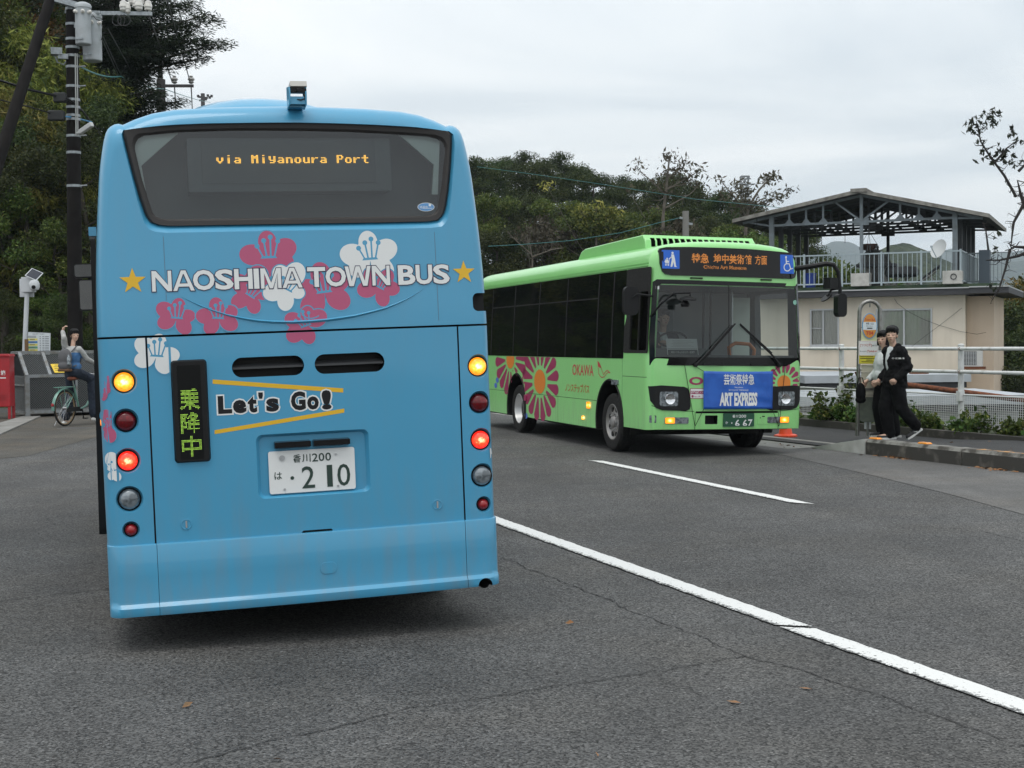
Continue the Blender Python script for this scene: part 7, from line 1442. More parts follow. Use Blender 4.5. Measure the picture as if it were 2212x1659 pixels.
mb = MB(); mb.tube([(-.03, 0, 0), rc(53, 760), rc(58.5, 632)], .055, 10); mb.build('post', WPN, CM_); mb = MB(); mb.box(rc(62, 615), (.30, .2, .36)); mb.box(rc(58, 622, .12), (.34, .05, .44)); bevel(mb.build('camera_box', WPN, CM_, smooth=False), .01); mb = MB(); c = rc(74, 615, -.18); mb.lathe([(0, .13), (.09, .1), (.125, .03), (.125, -.06), (.10, -.12), (0, -.15)], 18, Matrix.Translation(c)); dm = mb.build('dome_camera', WPN, CM_); mb = MB(); mb.lathe([(.05, 0), (.045, .03), (0, .035)], 14, Matrix.Translation(c + Vector((.02, -.10, -.06))) @ Matrix.Rotation(R(100), 4, 'X')); mb.build('lens', MT['black'], dm)
mb = MB(); c = rc(73.5, 593, -.1); Mx = Matrix.Rotation(R(24), 3, 'Y') @ Matrix.Rotation(R(38), 3, 'X'); mb.box(c, (.30, .34, .02), 0, Mx); mb.box(c + Mx @ Vector((0, 0, .012)), (.26, .30, .006), 1, Mx); mb.tube([rc(68, 606), c], .015, 6, 0); mb.build('solar_panel', [WPN, mat('cell_dark', (.02, .022, .035), rough=.2)], CM_, smooth=False)
Yx = 30.6; q = at(21, 880, Yx); PBX = thing('post_box', 'red box on legs at the left edge of the picture', 'post box', (q.x - .27, Yx, 0), R(6)); RDP = mat('post_red', (.40, .012, .02), rough=.4, coat=.3, noise=(5, (.33, .012, .018), .4, .7))
mb = MB(); mb.box((0, .2, .83), (.56, .44, 1.12)); bx = bevel(mb.build('box_body', RDP, PBX, smooth=False), .02, 3); mb = MB(); mb.ext([(-.30, 1.38), (.30, 1.38), (.27, 1.44), (-.27, 1.44)], -.05, .45, lambda a, b, h: (a, h, b)); bevel(mb.build('lid', RDP, PBX, smooth=False), .01)
for sx in (-1, 1):
    for y in (.02, .38): mb = MB(); mb.box((sx * .25, y, .14), (.055, .055, .30)); mb.build('leg', RDP, PBX, smooth=False)
mb = MB(); decal_text(mb, '箱', (.09, .97, .19, 1.08), SF, -.0225, 0, .03); mb.flat([(.06, .90), (.2, .90), (.2, .925), (.06, .925)], -.0225, SF, 0); mb.build('box_lettering', MT['white'], PBX, smooth=False); mb = MB()
for k in range(3): mb.ext(rrect(-.05, .44 + .045 * k, .2, .455 + .045 * k, .006), -.018, -.03, SF)
mb.build('raised_ribs', RDP, PBX)
# ---- bicycle and rider
BK = thing('bicycle', 'mint green city bicycle with a brown saddle and rear rack', 'bicycle', (-8.93, 27.7, 0), R(-17)); S = 1.05; MINT = mat('mint_paint', (.12, .26, .21), rough=.4, coat=.3); TAN = mat('tan_tyre', (.22, .15, .08), rough=.8); CHR = mat('bike_chrome', (.5, .5, .5), rough=.25, metal=.9)
def bwheel(y):
    Mw = Matrix.Translation((0, y, .345 * S)) @ Matrix.Rotation(pi / 2, 4, 'Y'); r = .345 * S
    mb = MB(); n = 48; mb.tube([Mw @ Vector(((r - .02) * cos(2 * pi * i / n), (r - .02) * sin(2 * pi * i / n), 0)) for i in range(n)], .02, 8, 0, closed=True); w_ = mb.build('wheel', MT['rubber'], BK)
    mb = MB(); mb.tube([Mw @ Vector(((r - .042) * cos(2 * pi * i / n), (r - .042) * sin(2 * pi * i / n), 0)) for i in range(n)], .013, 8, 0, closed=True); mb.build('rim', TAN, w_); mb = MB(); mb.tube([Mw @ Vector((0, 0, -.05)), Mw @ Vector((0, 0, .05))], .025, 10)
    for k in range(28): a = 2 * pi * k / 28; mb.tube([Mw @ Vector((.02 * cos(a + 1), .02 * sin(a + 1), .03 * (-1) ** k)), Mw @ Vector(((r - .045) * cos(a), (r - .045) * sin(a), 0))], .0022, 4, cap=False)
    mb.build('spokes', CHR, w_, merge=False)
bwheel(0); bwheel(1.13 * S)
z0 = .345 * S; BBk = Vector((0, .46 * S, .29 * S)); ST_ = Vector((0, .30 * S, .78 * S)); HT = Vector((0, .93 * S, .84 * S)); HB = Vector((0, .98 * S, .66 * S)); FA = Vector((0, 1.13 * S, z0))
mb = MB(); mb.tube([BBk, ST_], .019, 8); mb.tube([BBk, Vector((0, .7 * S, .36 * S)), HB], .024, 8); mb.tube([HB, HT], .022, 8)
for s in (-1, 1): mb.tube([Vector((s * .05, 0, z0)), BBk], .011, 6); mb.tube([Vector((s * .05, 0, z0)), ST_ - Vector((0, 0, .18))], .010, 6); mb.tube([HB + Vector((s * .04, 0, -.03)), FA + Vector((s * .05, 0, 0))], .013, 6)
mb.build('frame', MINT, BK)
mb = MB(); a_ = [R(20 + 165 * i / 24) for i in range(25)]; V = [(x, -.375 * S * cos(pi - a) * -1 if False else .375 * S * cos(a), z0 + .375 * S * sin(a) + zz) for a in a_ for x, zz in ((-.034, -.01), (0, .012), (.034, -.01))]
mb.add(V, [(3 * i + j, 3 * i + j + 1, 3 * i + j + 4, 3 * i + j + 3) for i in range(24) for j in (0, 1)]); mb.build('mudguard', MINT, BK); mb = MB(); mb.tube([Vector((s * .065, y, z0 + .40 * S)) for s, y in ((-1, .18), (-1, -.26), (1, -.26), (1, .18))], .009, 6, closed=True)
for x in (-.03, 0, .03): mb.tube([(x, .18, z0 + .40 * S), (x, -.26, z0 + .40 * S)], .006, 5)
for s in (-1, 1): mb.tube([(s * .055, 0, z0), (s * .065, -.12, z0 + .4 * S)], .007, 5)
mb.build('rear_rack', MINT, BK); mb = MB(); mb.lathe([(.035, 0), (.03, .012), (0, .018)], 14, Matrix.Translation((0, -.385 * S, z0 + .08)) @ Matrix.Rotation(pi / 2, 4, 'X')); mb.build('rear_reflector', MT['refred'], BK)
mb = MB(); mb.tube([ST_ - Vector((0, 0, .05)), ST_ + Vector((0, -.03, .10))], .014, 8); mb.build('seat_post', CHR, BK); SZ = ST_.z + .13; blob('saddle', lambda m_: (prim(m_, (0, ST_.y - .06, SZ), e=(.10, .10, .045)), prim(m_, (0, ST_.y + .02, SZ), (0, ST_.y + .16, SZ - .005), .045, .025)), .012, [mat('saddle_brown', (.20, .055, .025), rough=.5)], BK, 3)
mb = MB(); mb.tube([HT, HT + Vector((0, -.02, .14))], .014, 8); mb.tube([HT + Vector((-.28, -.18, .17)), HT + Vector((-.2, -.04, .18)), HT + Vector((0, 0, .14)), HT + Vector((.2, -.04, .18)), HT + Vector((.28, -.18, .17))], .012, 8); mb.build('handlebar', CHR, BK)
mb = MB()
for z in (.0, .08, .16, .24): k = .8 + .2 * z / .24; mb.tube([HT + Vector((sx * .19 * k, .12 + yy * .26, z - .08)) for sx, yy in ((-1, 0), (1, 0), (1, 1), (-1, 1))], .007, 5, closed=True)
for i in range(6):
    for yy in (0, 1): mb.tube([HT + Vector((-.15 + .06 * i, .12 + yy * .26, -.08)), HT + Vector((-.19 + .075 * i, .12 + yy * .26, .16))], .004, 4)
mb.build('front_basket', MT['black'], BK, merge=False); mb = MB(); mb.tube([BBk + Vector((-.07, 0, 0)), BBk + Vector((.07, 0, 0))], .03, 10); mb.bar(BBk + Vector((.08, 0, 0)), BBk + Vector((.08, .02, -.16)), .015, .02); mb.bar(BBk + Vector((-.08, 0, 0)), BBk + Vector((-.08, -.02, .16)), .015, .02); mb.box(BBk + Vector((.13, .02, -.17)), (.09, .07, .02)); mb.box(BBk + Vector((-.13, -.02, .17)), (.09, .07, .02)); mb.box((.05, .22, .33), (.03, .42, .09)); mb.build('crank_and_chain_guard', MT['black'], BK); mb = MB(); mb.tube([(-.06, .0, z0), (-.16, -.12, .02)], .009, 6); mb.build('kickstand', CHR, BK)
CY_ = thing('person', 'person in a white and blue top astride the bicycle, one arm raised to the head', 'person', (-8.93, 27.7, 0), R(-17)); GREYT = mat('heather_top', (.40, .40, .39), rough=.9, noise=(25, (.34, .34, .33), .4, .6)); BLUET = mat('blue_panel', (.055, .15, .32), rough=.9); NAVT = mat('navy_sleeve', (.025, .04, .085), rough=.9)
hy = ST_.y - .03; hz = SZ + .10; hcc = (0.02, hy + .06, hz + .76)
elR, wrR = Vector((.30, hy + .02, hz + .62)), Vector((.16, hy + .03, hz + .80)); elR = Vector((-.12, hy - .10, hz + .72)); wrR = Vector((-.20, hy - .02, hz + .86)); elL, wrL = Vector((.23, hy + .16, hz + .28)), Vector((.24, hy + .42, hz + .20))
def body_c(mb):
    head_prims(mb, hcc, R(-128), .98); prim(mb, (0, hy + .01, hz + .50), (.01, hy + .04, hz + .68), .045, .043); prim(mb, (0, hy, hz + .34), e=(.14, .10, .2)); prim(mb, (0, hy, hz + .08), e=(.15, .11, .14)); prim(mb, (-.13, hy, hz + .49), (.13, hy, hz + .49), .05)
    prim(mb, (-.17, hy, hz + .49), elR, .046, .04); prim(mb, elR, wrR, .04, .027); hand(mb, wrR, Vector((.35, .05, .9)), (-1, -.4, 0), .95, .7)
    prim(mb, (.17, hy, hz + .48), elL, .046, .04); prim(mb, elL, wrL, .04, .027); hand(mb, wrL, Vector((.05, 1, -.1)), (0, .1, 1), .95, 1.1)
    for s, kn, an in ((1, Vector((.16, hy + .40, hz - .12)), Vector((.19, hy + .46, .17))), (-1, Vector((-.15, hy + .16, hz - .38)), Vector((-.22, hy + .05, .12)))): prim(mb, (s * .09, hy + .02, hz + .02), kn, .085, .058); prim(mb, kn, an, .056, .035); prim(mb, an - Vector((0, 0, .05)), an + Vector((0, .14, -.07)), .033, .03)
b = blob('body', body_c, .0085, [SKIN, EYE, LIP], CY_, 2); Pc = head_prims(MB(), hcc, R(-128), .98); face_marks(b, Pc, .95); blob('hair', lambda m_: hair_prims(m_, Pc, .98, 'tied'), .009, [HAIR], CY_, 2)
def top_c(mb):
    prim(mb, (0, hy, hz + .34), e=(.175, .13, .22)); prim(mb, (0, hy + .01, hz + .14), e=(.185, .14, .13)); prim(mb, (-.14, hy, hz + .48), (.14, hy, hz + .48), .065); prim(mb, (.16, hy, hz + .48), elL, .066, .058); prim(mb, elL, wrL - (wrL - elL) * .12, .058, .042)
    prim(mb, (-.16, hy, hz + .48), elR, .066, .058); prim(mb, elR, wrR - (wrR - elR) * .15, .056, .042)
tp = blob('top', top_c, .012, [GREYT, BLUET, NAVT], CY_, 3, .02)
for p in tp.data.polygons:
    c = p.center
    if c.x > .045 + .05 * (c.z - hz - .3) and c.y > hy - .2 and c.z < hz + .42 and c.x < .2: p.material_index = 1
    if c.x < -.19 and c.z < hz + .74 and c.z > hz + .44 and (c - elR).length > .10: p.material_index = 2
blob('trousers', lambda mb: (prim(mb, (0, hy, hz + .04), e=(.175, .14, .14)), prim(mb, (.09, hy + .03, hz + .02), (.16, hy + .40, hz - .12), .10, .095), prim(mb, (.16, hy + .40, hz - .12), (.19, hy + .44, .22), .092, .10), prim(mb, (-.09, hy + .02, hz), (-.15, hy + .16, hz - .38), .10, .092), prim(mb, (-.15, hy + .16, hz - .38), (-.22, hy + .06, .18), .09, .095)), .012, [DEN], CY_, 4, .03)
def shoe2(par, h, t):
    a = blob('shoe', lambda mb: (prim(mb, Vector(h) + Vector((0, 0, .045)), Vector(t) + Vector((0, -.04, .035)), .042, .032),), .009, [SOLE], par)
shoe2(CY_, (.19, hy + .40, .06), (.20, hy + .66, .02)); shoe2(CY_, (-.22, hy - .02, 0), (-.24, hy + .24, 0))
BPK = thing('backpack', 'grey backpack with a bottle in its side pocket on the cyclist', 'backpack', CY_.location, R(-17)); GB_ = mat('pack_grey', (.10, .10, .105), rough=.9); blob('pack', lambda mb: (prim(mb, (-.03, hy - .20, hz + .32), e=(.15, .095, .19)), prim(mb, (-.03, hy - .21, hz + .16), e=(.155, .10, .10))), .014, [GB_], BPK, 3); mb = MB(); mb.box((-.03, hy - .215, hz + .07), (.26, .15, .06)); bevel(mb.build('base_panel', mat('pack_brown', (.12, .06, .03), rough=.8), BPK, smooth=False), .025, 3); mb = MB()
for s in (-1, 1): mb.tube([(s * .11 - .02, hy - .15, hz + .44), (s * .12, hy - .02, hz + .555), (s * .11, hy + .135, hz + .40), (s * .16, hy + .05, hz + .2), (s * .13 - .02, hy - .14, hz + .14)], .014, 6)
mb.build('strap', GB_, BPK); mb = MB(); mb.lathe([(.035, 0), (.037, .14), (.02, .17), (.016, .2), (0, .2)], 14, Matrix.Translation((.10, hy - .27, hz + .18))); mb.build('bottle', MT['clearlens'], BPK)
# ================================================================ TREES AND PLANTS
RG = np.random.default_rng(11)
BARK = mat('bark', (.055, .045, .035), rough=.95, noise=(4, (.09, .08, .065), .4, .7), bump=(18, .8, .02)); BARKP = mat('pale_bark', (.15, .13, .105), rough=.95, noise=(5, (.09, .08, .065), .4, .7))
LV = {'dark': leafmat('evergreen_leaf', [(.016, .027, .009), (.032, .050, .013), (.055, .076, .018), (.09, .10, .028)]), 'mid': leafmat('green_leaf', [(.020, .040, .009), (.058, .095, .017), (.11, .145, .028), (.19, .20, .05)]), 'yellow': leafmat('yellow_green_leaf', [(.045, .06, .012), (.13, .15, .026), (.24, .235, .05), (.38, .34, .09)]), 'rust': leafmat('rusty_leaf', [(.03, .028, .010), (.09, .05, .015), (.16, .075, .02), (.07, .07, .02)]), 'pine': leafmat('conifer_needle', [(.008, .017, .009), (.013, .026, .011), (.02, .037, .014), (.03, .048, .018)], .12), 'dry': leafmat('dry_leaf_mass', [(.045, .042, .026), (.075, .068, .042), (.11, .098, .06), (.07, .075, .035)]), 'autumn': leafmat('yellowing_leaf', [(.03, .045, .010), (.08, .085, .016), (.20, .15, .022), (.30, .20, .03)]), 'ivy': leafmat('creeper_leaf', [(.025, .05, .010), (.055, .10, .02), (.10, .145, .03), (.20, .21, .05)]), 'blk': leafmat('dark_pod_leaf', [(.012, .014, .010), (.02, .026, .014), (.03, .035, .02), (.05, .05, .03)], .1)}
def leaves(name, centers, sizes, n, leaf, m, aspect=.42, droop=0.0, flat=0.0, seed=0, parent=None, dirs=None):
    # diamond leaves scattered through ellipsoidal clumps; v = leaf tint
    g = np.random.default_rng(seed); C = np.asarray(centers, float); Sz = np.asarray(sizes, float); k = len(C); w = np.prod(Sz, 1) ** (2 / 3); idx = g.choice(k, n, p=w / w.sum())
    d = g.normal(size=(n, 3)); d /= np.linalg.norm(d, axis=1, keepdims=True); rad = g.random(n) ** .45; P = C[idx] + d * Sz[idx] * rad[:, None]
    a = g.normal(size=(n, 3)) * .8 + d * .5
    if dirs is not None: a = np.asarray(dirs)[idx] + g.normal(size=(n, 3)) * .35
    a[:, 2] -= droop; a /= np.linalg.norm(a, axis=1, keepdims=True)
    b = g.normal(size=(n, 3)); b[:, 2] *= (1 - flat); b -= a * (a * b).sum(1, keepdims=True); b /= np.linalg.norm(b, axis=1, keepdims=True) + 1e-9
    L_ = leaf * g.uniform(.6, 1.35, n)[:, None]; q = np.stack([P - a * L_ * .5, P + b * L_ * aspect * .5 - a * L_ * .05, P + a * L_ * .5, P - b * L_ * aspect * .5 - a * L_ * .05], 1).reshape(-1, 3)
    me = bpy.data.meshes.new(name); me.vertices.add(4 * n); me.vertices.foreach_set('co', q.ravel().astype(np.float32)); me.loops.add(4 * n); me.loops.foreach_set('vertex_index', np.arange(4 * n, dtype=np.int32)); me.polygons.add(n); me.polygons.foreach_set('loop_start', np.arange(0, 4 * n, 4, dtype=np.int32)); me.polygons.foreach_set('loop_total', np.full(n, 4, dtype=np.int32)); me.update(); me.validate()
    ct = g.uniform(-.22, .22, k); v = np.clip(g.beta(2, 2.4, n) + ct[idx], 0, 1); at_ = me.attributes.new('v', 'FLOAT', 'FACE'); at_.data.foreach_set('value', v.astype(np.float32))
    me.materials.append(m); o = bpy.data.objects.new(name, me); COL.objects.link(o); o.parent = parent; return o
def limbs(seed, h, r, n, spread, top=.95, start=.3, rise=.6):
    q = random.Random(seed); mb = MB(); tips = []; P = [Vector((0, 0, -.4))]
    for i in range(1, 6): P.append(Vector((q.gauss(0, .03) * h * i / 5, q.gauss(0, .03) * h * i / 5, h * top * i / 5)))
    mb.tube(P, [r * (1 - .16 * i) for i in range(6)], 8)
    for k in range(n):
        f = start + (1 - start) * (k + q.random()) / n; i = min(4, int(f * 5)); p = P[i].lerp(P[i + 1], f * 5 - i); a = k * 2.4 + q.uniform(-.4, .4); l = spread * (1.15 - .65 * f) * q.uniform(.75, 1.15)
        e = p + Vector((cos(a) * l, sin(a) * l, l * rise * q.uniform(.5, 1.2))); m_ = p.lerp(e, .5) + Vector((0, 0, -.06 * l)); rr = r * (1 - .7 * f) * .5; mb.tube([p, m_, e], [rr, rr * .7, rr * .3], 5); tips.append(e); tips.append(p.lerp(e, .62) + Vector((q.gauss(0, .12 * l), q.gauss(0, .12 * l), .1 * l)))
        for s in range(2): e2 = m_.lerp(e, .5) + Vector((q.gauss(0, .4), q.gauss(0, .4), q.uniform(.1, .5))) * l * .6; mb.tube([m_.lerp(e, .3), e2], [rr * .5, rr * .2], 4); tips.append(e2)
    tips.append(P[-1]); return mb, tips
def proto(name, kind, seed, h, spread, n, leaf, cl, lab, bark=BARK, start=.3, rise=.6, aspect=.42, droop=0.0, group=None, nl=12, flat=0.0):
    t = thing(name, lab, 'tree', group=group); mb, tips = limbs(seed, h, h * .026, nl, spread, start=start, rise=rise); mb.build('trunk', bark, t)
    q = random.Random(seed); sz = [(cl * q.uniform(.7, 1.3), cl * q.uniform(.7, 1.3), cl * q.uniform(.5, .9)) for _ in tips]
    leaves('crown', tips, sz, n, leaf, LV[kind], aspect, droop, flat, seed, t); return t
def place(P, first, x, y, z, s, rz, lab, group, sz=None):
    o = P if first else dup(P); o.location = (x, y, z); o.rotation_euler = (0, 0, rz); o.scale = (s, s, sz or s); o['label'] = lab; o['group'] = group; return o
# ---- hillside on the left
T1 = proto('broadleaf_tree', 'mid', 3, 5.2, 1.9, 13000, .13, .62, 'x', start=.12); T2 = proto('broadleaf_tree', 'dark', 5, 6.5, 2.2, 15000, .13, .7, 'x', start=.15); T3 = proto('rusty_tree', 'rust', 8, 5.0, 1.6, 9000, .13, .55, 'x', start=.2)
B1 = proto('bamboo_clump', 'yellow', 9, 3.6, 1.25, 9500, .24, .6, 'x', start=.05, rise=1.3, aspect=.16, droop=.5)
used = {}
def put(P, x, y, s, lab, group, z=None, sz=None):
    f = id(P) not in used; used[id(P)] = 1; return place(P, f, x, y, gz(x, y) - .15 if z is None else z, s, rnd.uniform(0, 6.3), lab, group, sz)
hs = 'trees and shrubs on the steep left bank'
for i, (P, px, py, Y, s, lab) in enumerate([
    (T1, 10, 700, 38.5, .75, 'green leafy tree at the foot of the bank behind the post box'), (T2, 70, 690, 38.8, .72, 'dark leafy tree at the foot of the bank behind the white board'), (T1, 130, 690, 38.2, .62, 'green leafy tree at the foot of the bank behind the cyclist'), (T2, 190, 700, 39, .8, 'dark leafy tree at the foot of the bank beside the blue bus corner'),
    (B1, 95, 560, 39.4, .9, 'yellow green bamboo clump low on the bank just left of the pole'), (T2, 30, 560, 40.5, .7, 'dark leafy tree on the bank above the white camera post'), (B1, 185, 560, 40.2, .85, 'yellow green bamboo clump low on the bank just right of the pole'), (T1, -40, 560, 40.5, .85, 'green leafy tree on the bank at the left picture edge'),
    (B1, 60, 450, 41.5, 1.1, 'tall bamboo clump below the leaning pole'), (T1, 130, 440, 42.2, .8, 'green leafy tree on the bank behind the middle of the pole'), (B1, 10, 410, 42.6, 1.1, 'bamboo clump at the picture edge under the leaning pole'), (T2, 205, 470, 42.6, .75, 'dark leafy tree on the bank beside the blue bus roof corner'),
    (B1, 110, 330, 44.0, 1.25, 'bamboo clump beside the splice boxes'), (T1, 40, 300, 45.2, .95, 'green leafy tree behind the leaning pole'), (T3, 150, 290, 45.8, .9, 'rust tinged tree directly behind the upright pole'), (B1, 190, 330, 45.0, 1.1, 'bamboo clump between the pole and the conifer'),
    (T3, 20, 200, 48.0, 1.2, 'rust leaved tree at the upper left'), (T1, 90, 190, 49.5, 1.1, 'green leafy tree high on the bank'), (T2, -20, 110, 51, 1.3, 'large dark tree at the top left corner'), (T3, 75, 90, 52, 1.1, 'small rust leaved tree high on the bank near the pole top'), (T2, 40, 30, 55, 1.5, 'dark tree on the crest at the top left'), (T2, 130, 60, 56, 1.4, 'dark tree on the crest behind the transformers'), (B1, 55, 250, 46, 1.1, 'bamboo clump halfway up behind the leaning pole'), (T1, -70, 300, 46, 1.2, 'green leafy tree just outside the left picture edge'), (T2, -110, 480, 43, 1.1, 'dark leafy tree beyond the left picture edge')]):
    p = at(px, py, Y); put(P, p.x, Y, s, lab, hs)
for i in range(7):     # undergrowth that fills the foot of the bank
    x = -13.6 + i * .95; y = 37.0 + .5 * (i % 2); o = put(T1 if i % 2 else T2, x, y, .38, ('low dense shrub hugging the bank foot, number %s from the post box' % ('one', 'two', 'three', 'four', 'five', 'six', 'seven')[i]).replace(', number', ', shrub'), 'low shrubs along the bank foot')
# growth the blue bus hides from here, and the bank further left: seen only from a step to the side
for i, (P, x, y, k) in enumerate(((T1, -8.6, 41, .9), (T2, -7.2, 45, 1.1), (T1, -5.2, 42, .8), (T2, -3.6, 47, 1.0), (T1, -6.2, 52, 1.3), (T2, -9.6, 50, 1.2), (T1, -2.6, 56, 1.2), (T2, -4.6, 62, 1.4), (T2, -8.0, 60, 1.4), (T1, -15.4, 39, .9), (T2, -17, 38.5, 1.0), (T1, -18.6, 41, 1.1), (T2, -20.5, 39.5, 1.1), (B1, -16.4, 43, 1.3), (T1, -22.5, 43, 1.2), (T2, -19.5, 47, 1.3))):
    put(P, x, y, k, ('tree out of sight behind the blue bus' if i < 9 else 'tree on the bank beyond the left picture edge'), 'trees hidden behind the blue bus' if i < 9 else 'trees on the bank beyond the left edge')
# ---- the big conifer
CF = thing('conifer', 'big dark conifer reaching out over the blue bus roof', 'tree', (-13.1, 46, gz(-13.1, 46) - .2)); q = random.Random(4); mb = MB(); Hc = 19.0; mb.tube([(0, 0, 0), (.1, 0, 6), (0, .1, 12), (0, 0, Hc)], [.42, .34, .22, .05], 10); cl = []; sz = []; dr = []
zoff = CF.location.z
def bough(p, e, dens, w):
    d = e - p; L_ = d.length; mb.tube([p, p.lerp(e, .5) + Vector((0, 0, .05 * L_)), e], [.07, .045, .012], 5); sd = d.cross(Vector((0, 0, 1))).normalized()
    for k in range(dens):
        f = .2 + .8 * k / max(1, dens - 1); o = p.lerp(e, f) + Vector((0, 0, .05 * L_ * 4 * f * (1 - f)))
        for s in (-1, 0, 1):
            c = o + sd * s * w * (1.1 - .7 * f) * q.uniform(.5, 1.0) + Vector((0, 0, -.10 * abs(s) + q.gauss(0, .08))); cl.append(c); sz.append((.42 * w + .1, .42 * w + .1, .16 * w + .06)); dr.append(tuple((d.normalized() * .8 + sd * s * .7 + Vector((0, 0, -.25))))) 
            if s: mb.tube([o, c], [.02, .006], 4)
for k in range(64):
    z = .8 + (Hc - 2) * k / 64; a = k * 2.4; l = 2.5 * (1 - .4 * k / 64) * q.uniform(.8, 1.1); bough(Vector((0, 0, z)), Vector((cos(a) * l, sin(a) * l, z + .25 * l * q.uniform(-.2, .7))), 5, .8)
for px, py, w in ((235, 20, 1), (270, 60, 1), (250, 110, 1), (225, 150, 1), (265, 170, 1), (300, 30, 1), (240, 200, .9), (285, 215, .8), (215, 90, 1), (290, 120, .9), (260, 240, .9), (220, 230, .9), (320, 90, .8), (365, 25, .8), (430, 60, .9), (480, 90, .8), (455, 30, .8), (400, 85, .8), (440, 125, .55), (340, 120, .7), (310, 160, .7), (335, 195, .6), (300, 60, .9), (345, 235, .5), (320, 250, .5), (410, 10, .9), (385, 50, .8), (440, 85, .8)):
    e = at(px, py, 45.6 + q.uniform(-.6, .8)) - CF.location; z = e.z - q.uniform(.1, .5) * abs(e.x); bough(Vector((0, 0, max(2, z))), e, 7, w)
mb.build('trunk', BARK, CF); leaves('crown', cl, sz, 150000, .14, LV['pine'], .22, .1, .3, 21, CF, dr)
# ---- wood behind the green bus
WA = proto('wood_tree', 'dark', 31, 8.5, 2.6, 15000, .17, .85, 'x', start=.35, group='g'); WB = proto('wood_tree', 'dark', 33, 8.0, 2.9, 15000, .17, .9, 'x', start=.3, group='g', nl=14); WC = proto('wood_tree', 'mid', 35, 7.0, 2.4, 11000, .19, .75, 'x', start=.2); WD = proto('dry_tree', 'dry', 37, 6.5, 2.0, 4200, .19, .6, 'x', BARKP, start=.3)
wood = 'trees of the wood behind the green bus'
def tree_at(P, px, ytop, Y, h, lab, zf=None):
    t = at(px, ytop, Y); z0_ = gz(t.x, Y) - .2; put(P, t.x, Y, max(.45, (t.z - z0_) / h), lab, wood)
prof = [(1030, 352), (1065, 340), (1105, 338), (1150, 345), (1190, 340), (1240, 352), (1290, 372), (1330, 388), (1380, 385), (1430, 378), (1475, 385), (1520, 405), (1560, 425), (1600, 432), (1640, 452), (1690, 470), (1740, 500), (985, 372), (930, 385)]
pos = ['behind the blue bus edge', 'right beside the blue bus', 'second to the right of the blue bus', 'third to the right of the blue bus', 'with a flat top', 'at the first dip of the skyline', 'left of the skyline notch', 'in the skyline notch', 'right of the skyline notch', 'under the tall bare twigs', 'left of the concrete pole', 'right of the concrete pole', 'near the pylon', 'below the pylon', 'left of the pavilion roof', 'under the pavilion roof edge', 'behind the left pavilion posts', 'hidden by the blue bus', 'further hidden by the blue bus']
for i, ((px, y), w) in enumerate(zip(prof, pos)):
    P, h = ((WA, 8.9), (WB, 8.4))[i % 2]; tree_at(P, px, y, 86 + 5 * (i % 3), h, 'dark evergreen on the wood skyline, ' + w)
for i, (px, y) in enumerate([(1040, 420), (1090, 440), (1140, 415), (1200, 430), (1260, 440), (1320, 445), (1390, 450), (1460, 452), (1530, 465), (1600, 480), (1670, 505), (990, 440)]):
    P, h = ((WC, 7.4), (WA, 8.9), (WB, 8.4))[i % 3]; tree_at(P, px, y, 76 + 2 * (i % 3), h, 'evergreen in the second wood row, ' + ('below ' + pos[i].replace('behind', 'beside') if i < 11 else 'behind the blue bus'))
for i, (px, y, P, h) in enumerate([(1060, 500, WA, 8.9), (1120, 510, WB, 8.4), (1185, 465, WD, 6.9), (1235, 500, WC, 7.4), (1290, 455, WC, 7.4), (1350, 480, WD, 6.9), (1400, 500, WC, 7.4), (1450, 470, WD, 6.9), (1500, 490, WD, 6.9), (1560, 500, WC, 7.4), (1620, 510, WC, 7.4), (1010, 510, WA, 8.9)]):
    tree_at(P, px, y, 68 + 1.5 * (i % 2), h, ('bushy tree', 'dry brownish tree')[P is WD] + ' in the front row of the wood, ' + ('lower left corner', 'second from the left', 'above the green bus rear', 'above its rear roof edge', 'just left of the roof pod', 'left end of the roof pod', 'above the roof pod', 'left of the concrete pole', 'right of the concrete pole', 'above the destination sign', 'left of the pavilion post', 'behind the blue bus')[i])
# sparse, half bare trees: branches drawn out, a few compound leaves at the tips
def sparse(name, lab, base, paths, leaf, n, m, bark, cat='tree', group=None, clz=.35, r0=.05, twigs=5, hang=False, seed=1):
    t = thing(name, lab, cat, base, group=group); q = random.Random(seed); mb = MB(); tips = []
    for path, r in paths:
        P = [Vector(p) - Vector(base) for p in path]; k = len(P); mb.tube(P, [r * (1 - .8 * i / (k - 1)) for i in range(k)], 6)
        for i in range(1, k):
            for _ in range(twigs):
                o = P[i - 1].lerp(P[i], q.random()); l = (P[i] - P[i - 1]).length * q.uniform(.3, .7); e = o + Vector((q.gauss(0, .7), q.gauss(0, .7), q.gauss(.25, .5))).normalized() * l; mid = o.lerp(e, .5) + Vector((q.gauss(0, .05), 0, q.gauss(0, .05))); mb.tube([o, mid, e], [r * .22, r * .15, r * .07], 4); tips.append(e)
        tips.append(P[-1])
    mb.build('trunk', bark, t)
    if n:
        q.shuffle(tips); tt = tips[:max(4, int(len(tips) * .55))]; leaves('crown', tt, [(clz, clz, clz * .6)] * len(tt), n, leaf, m, .34, .6 if hang else .15, 0, seed, t)
    return t
def AP(*pts, Y): return [at(x, y, Y) for x, y in pts]
Yw = 70; g0 = lambda px, Y: Vector((at(px, 600, Y).x, Y, gz(at(px, 600, Y).x, Y)))
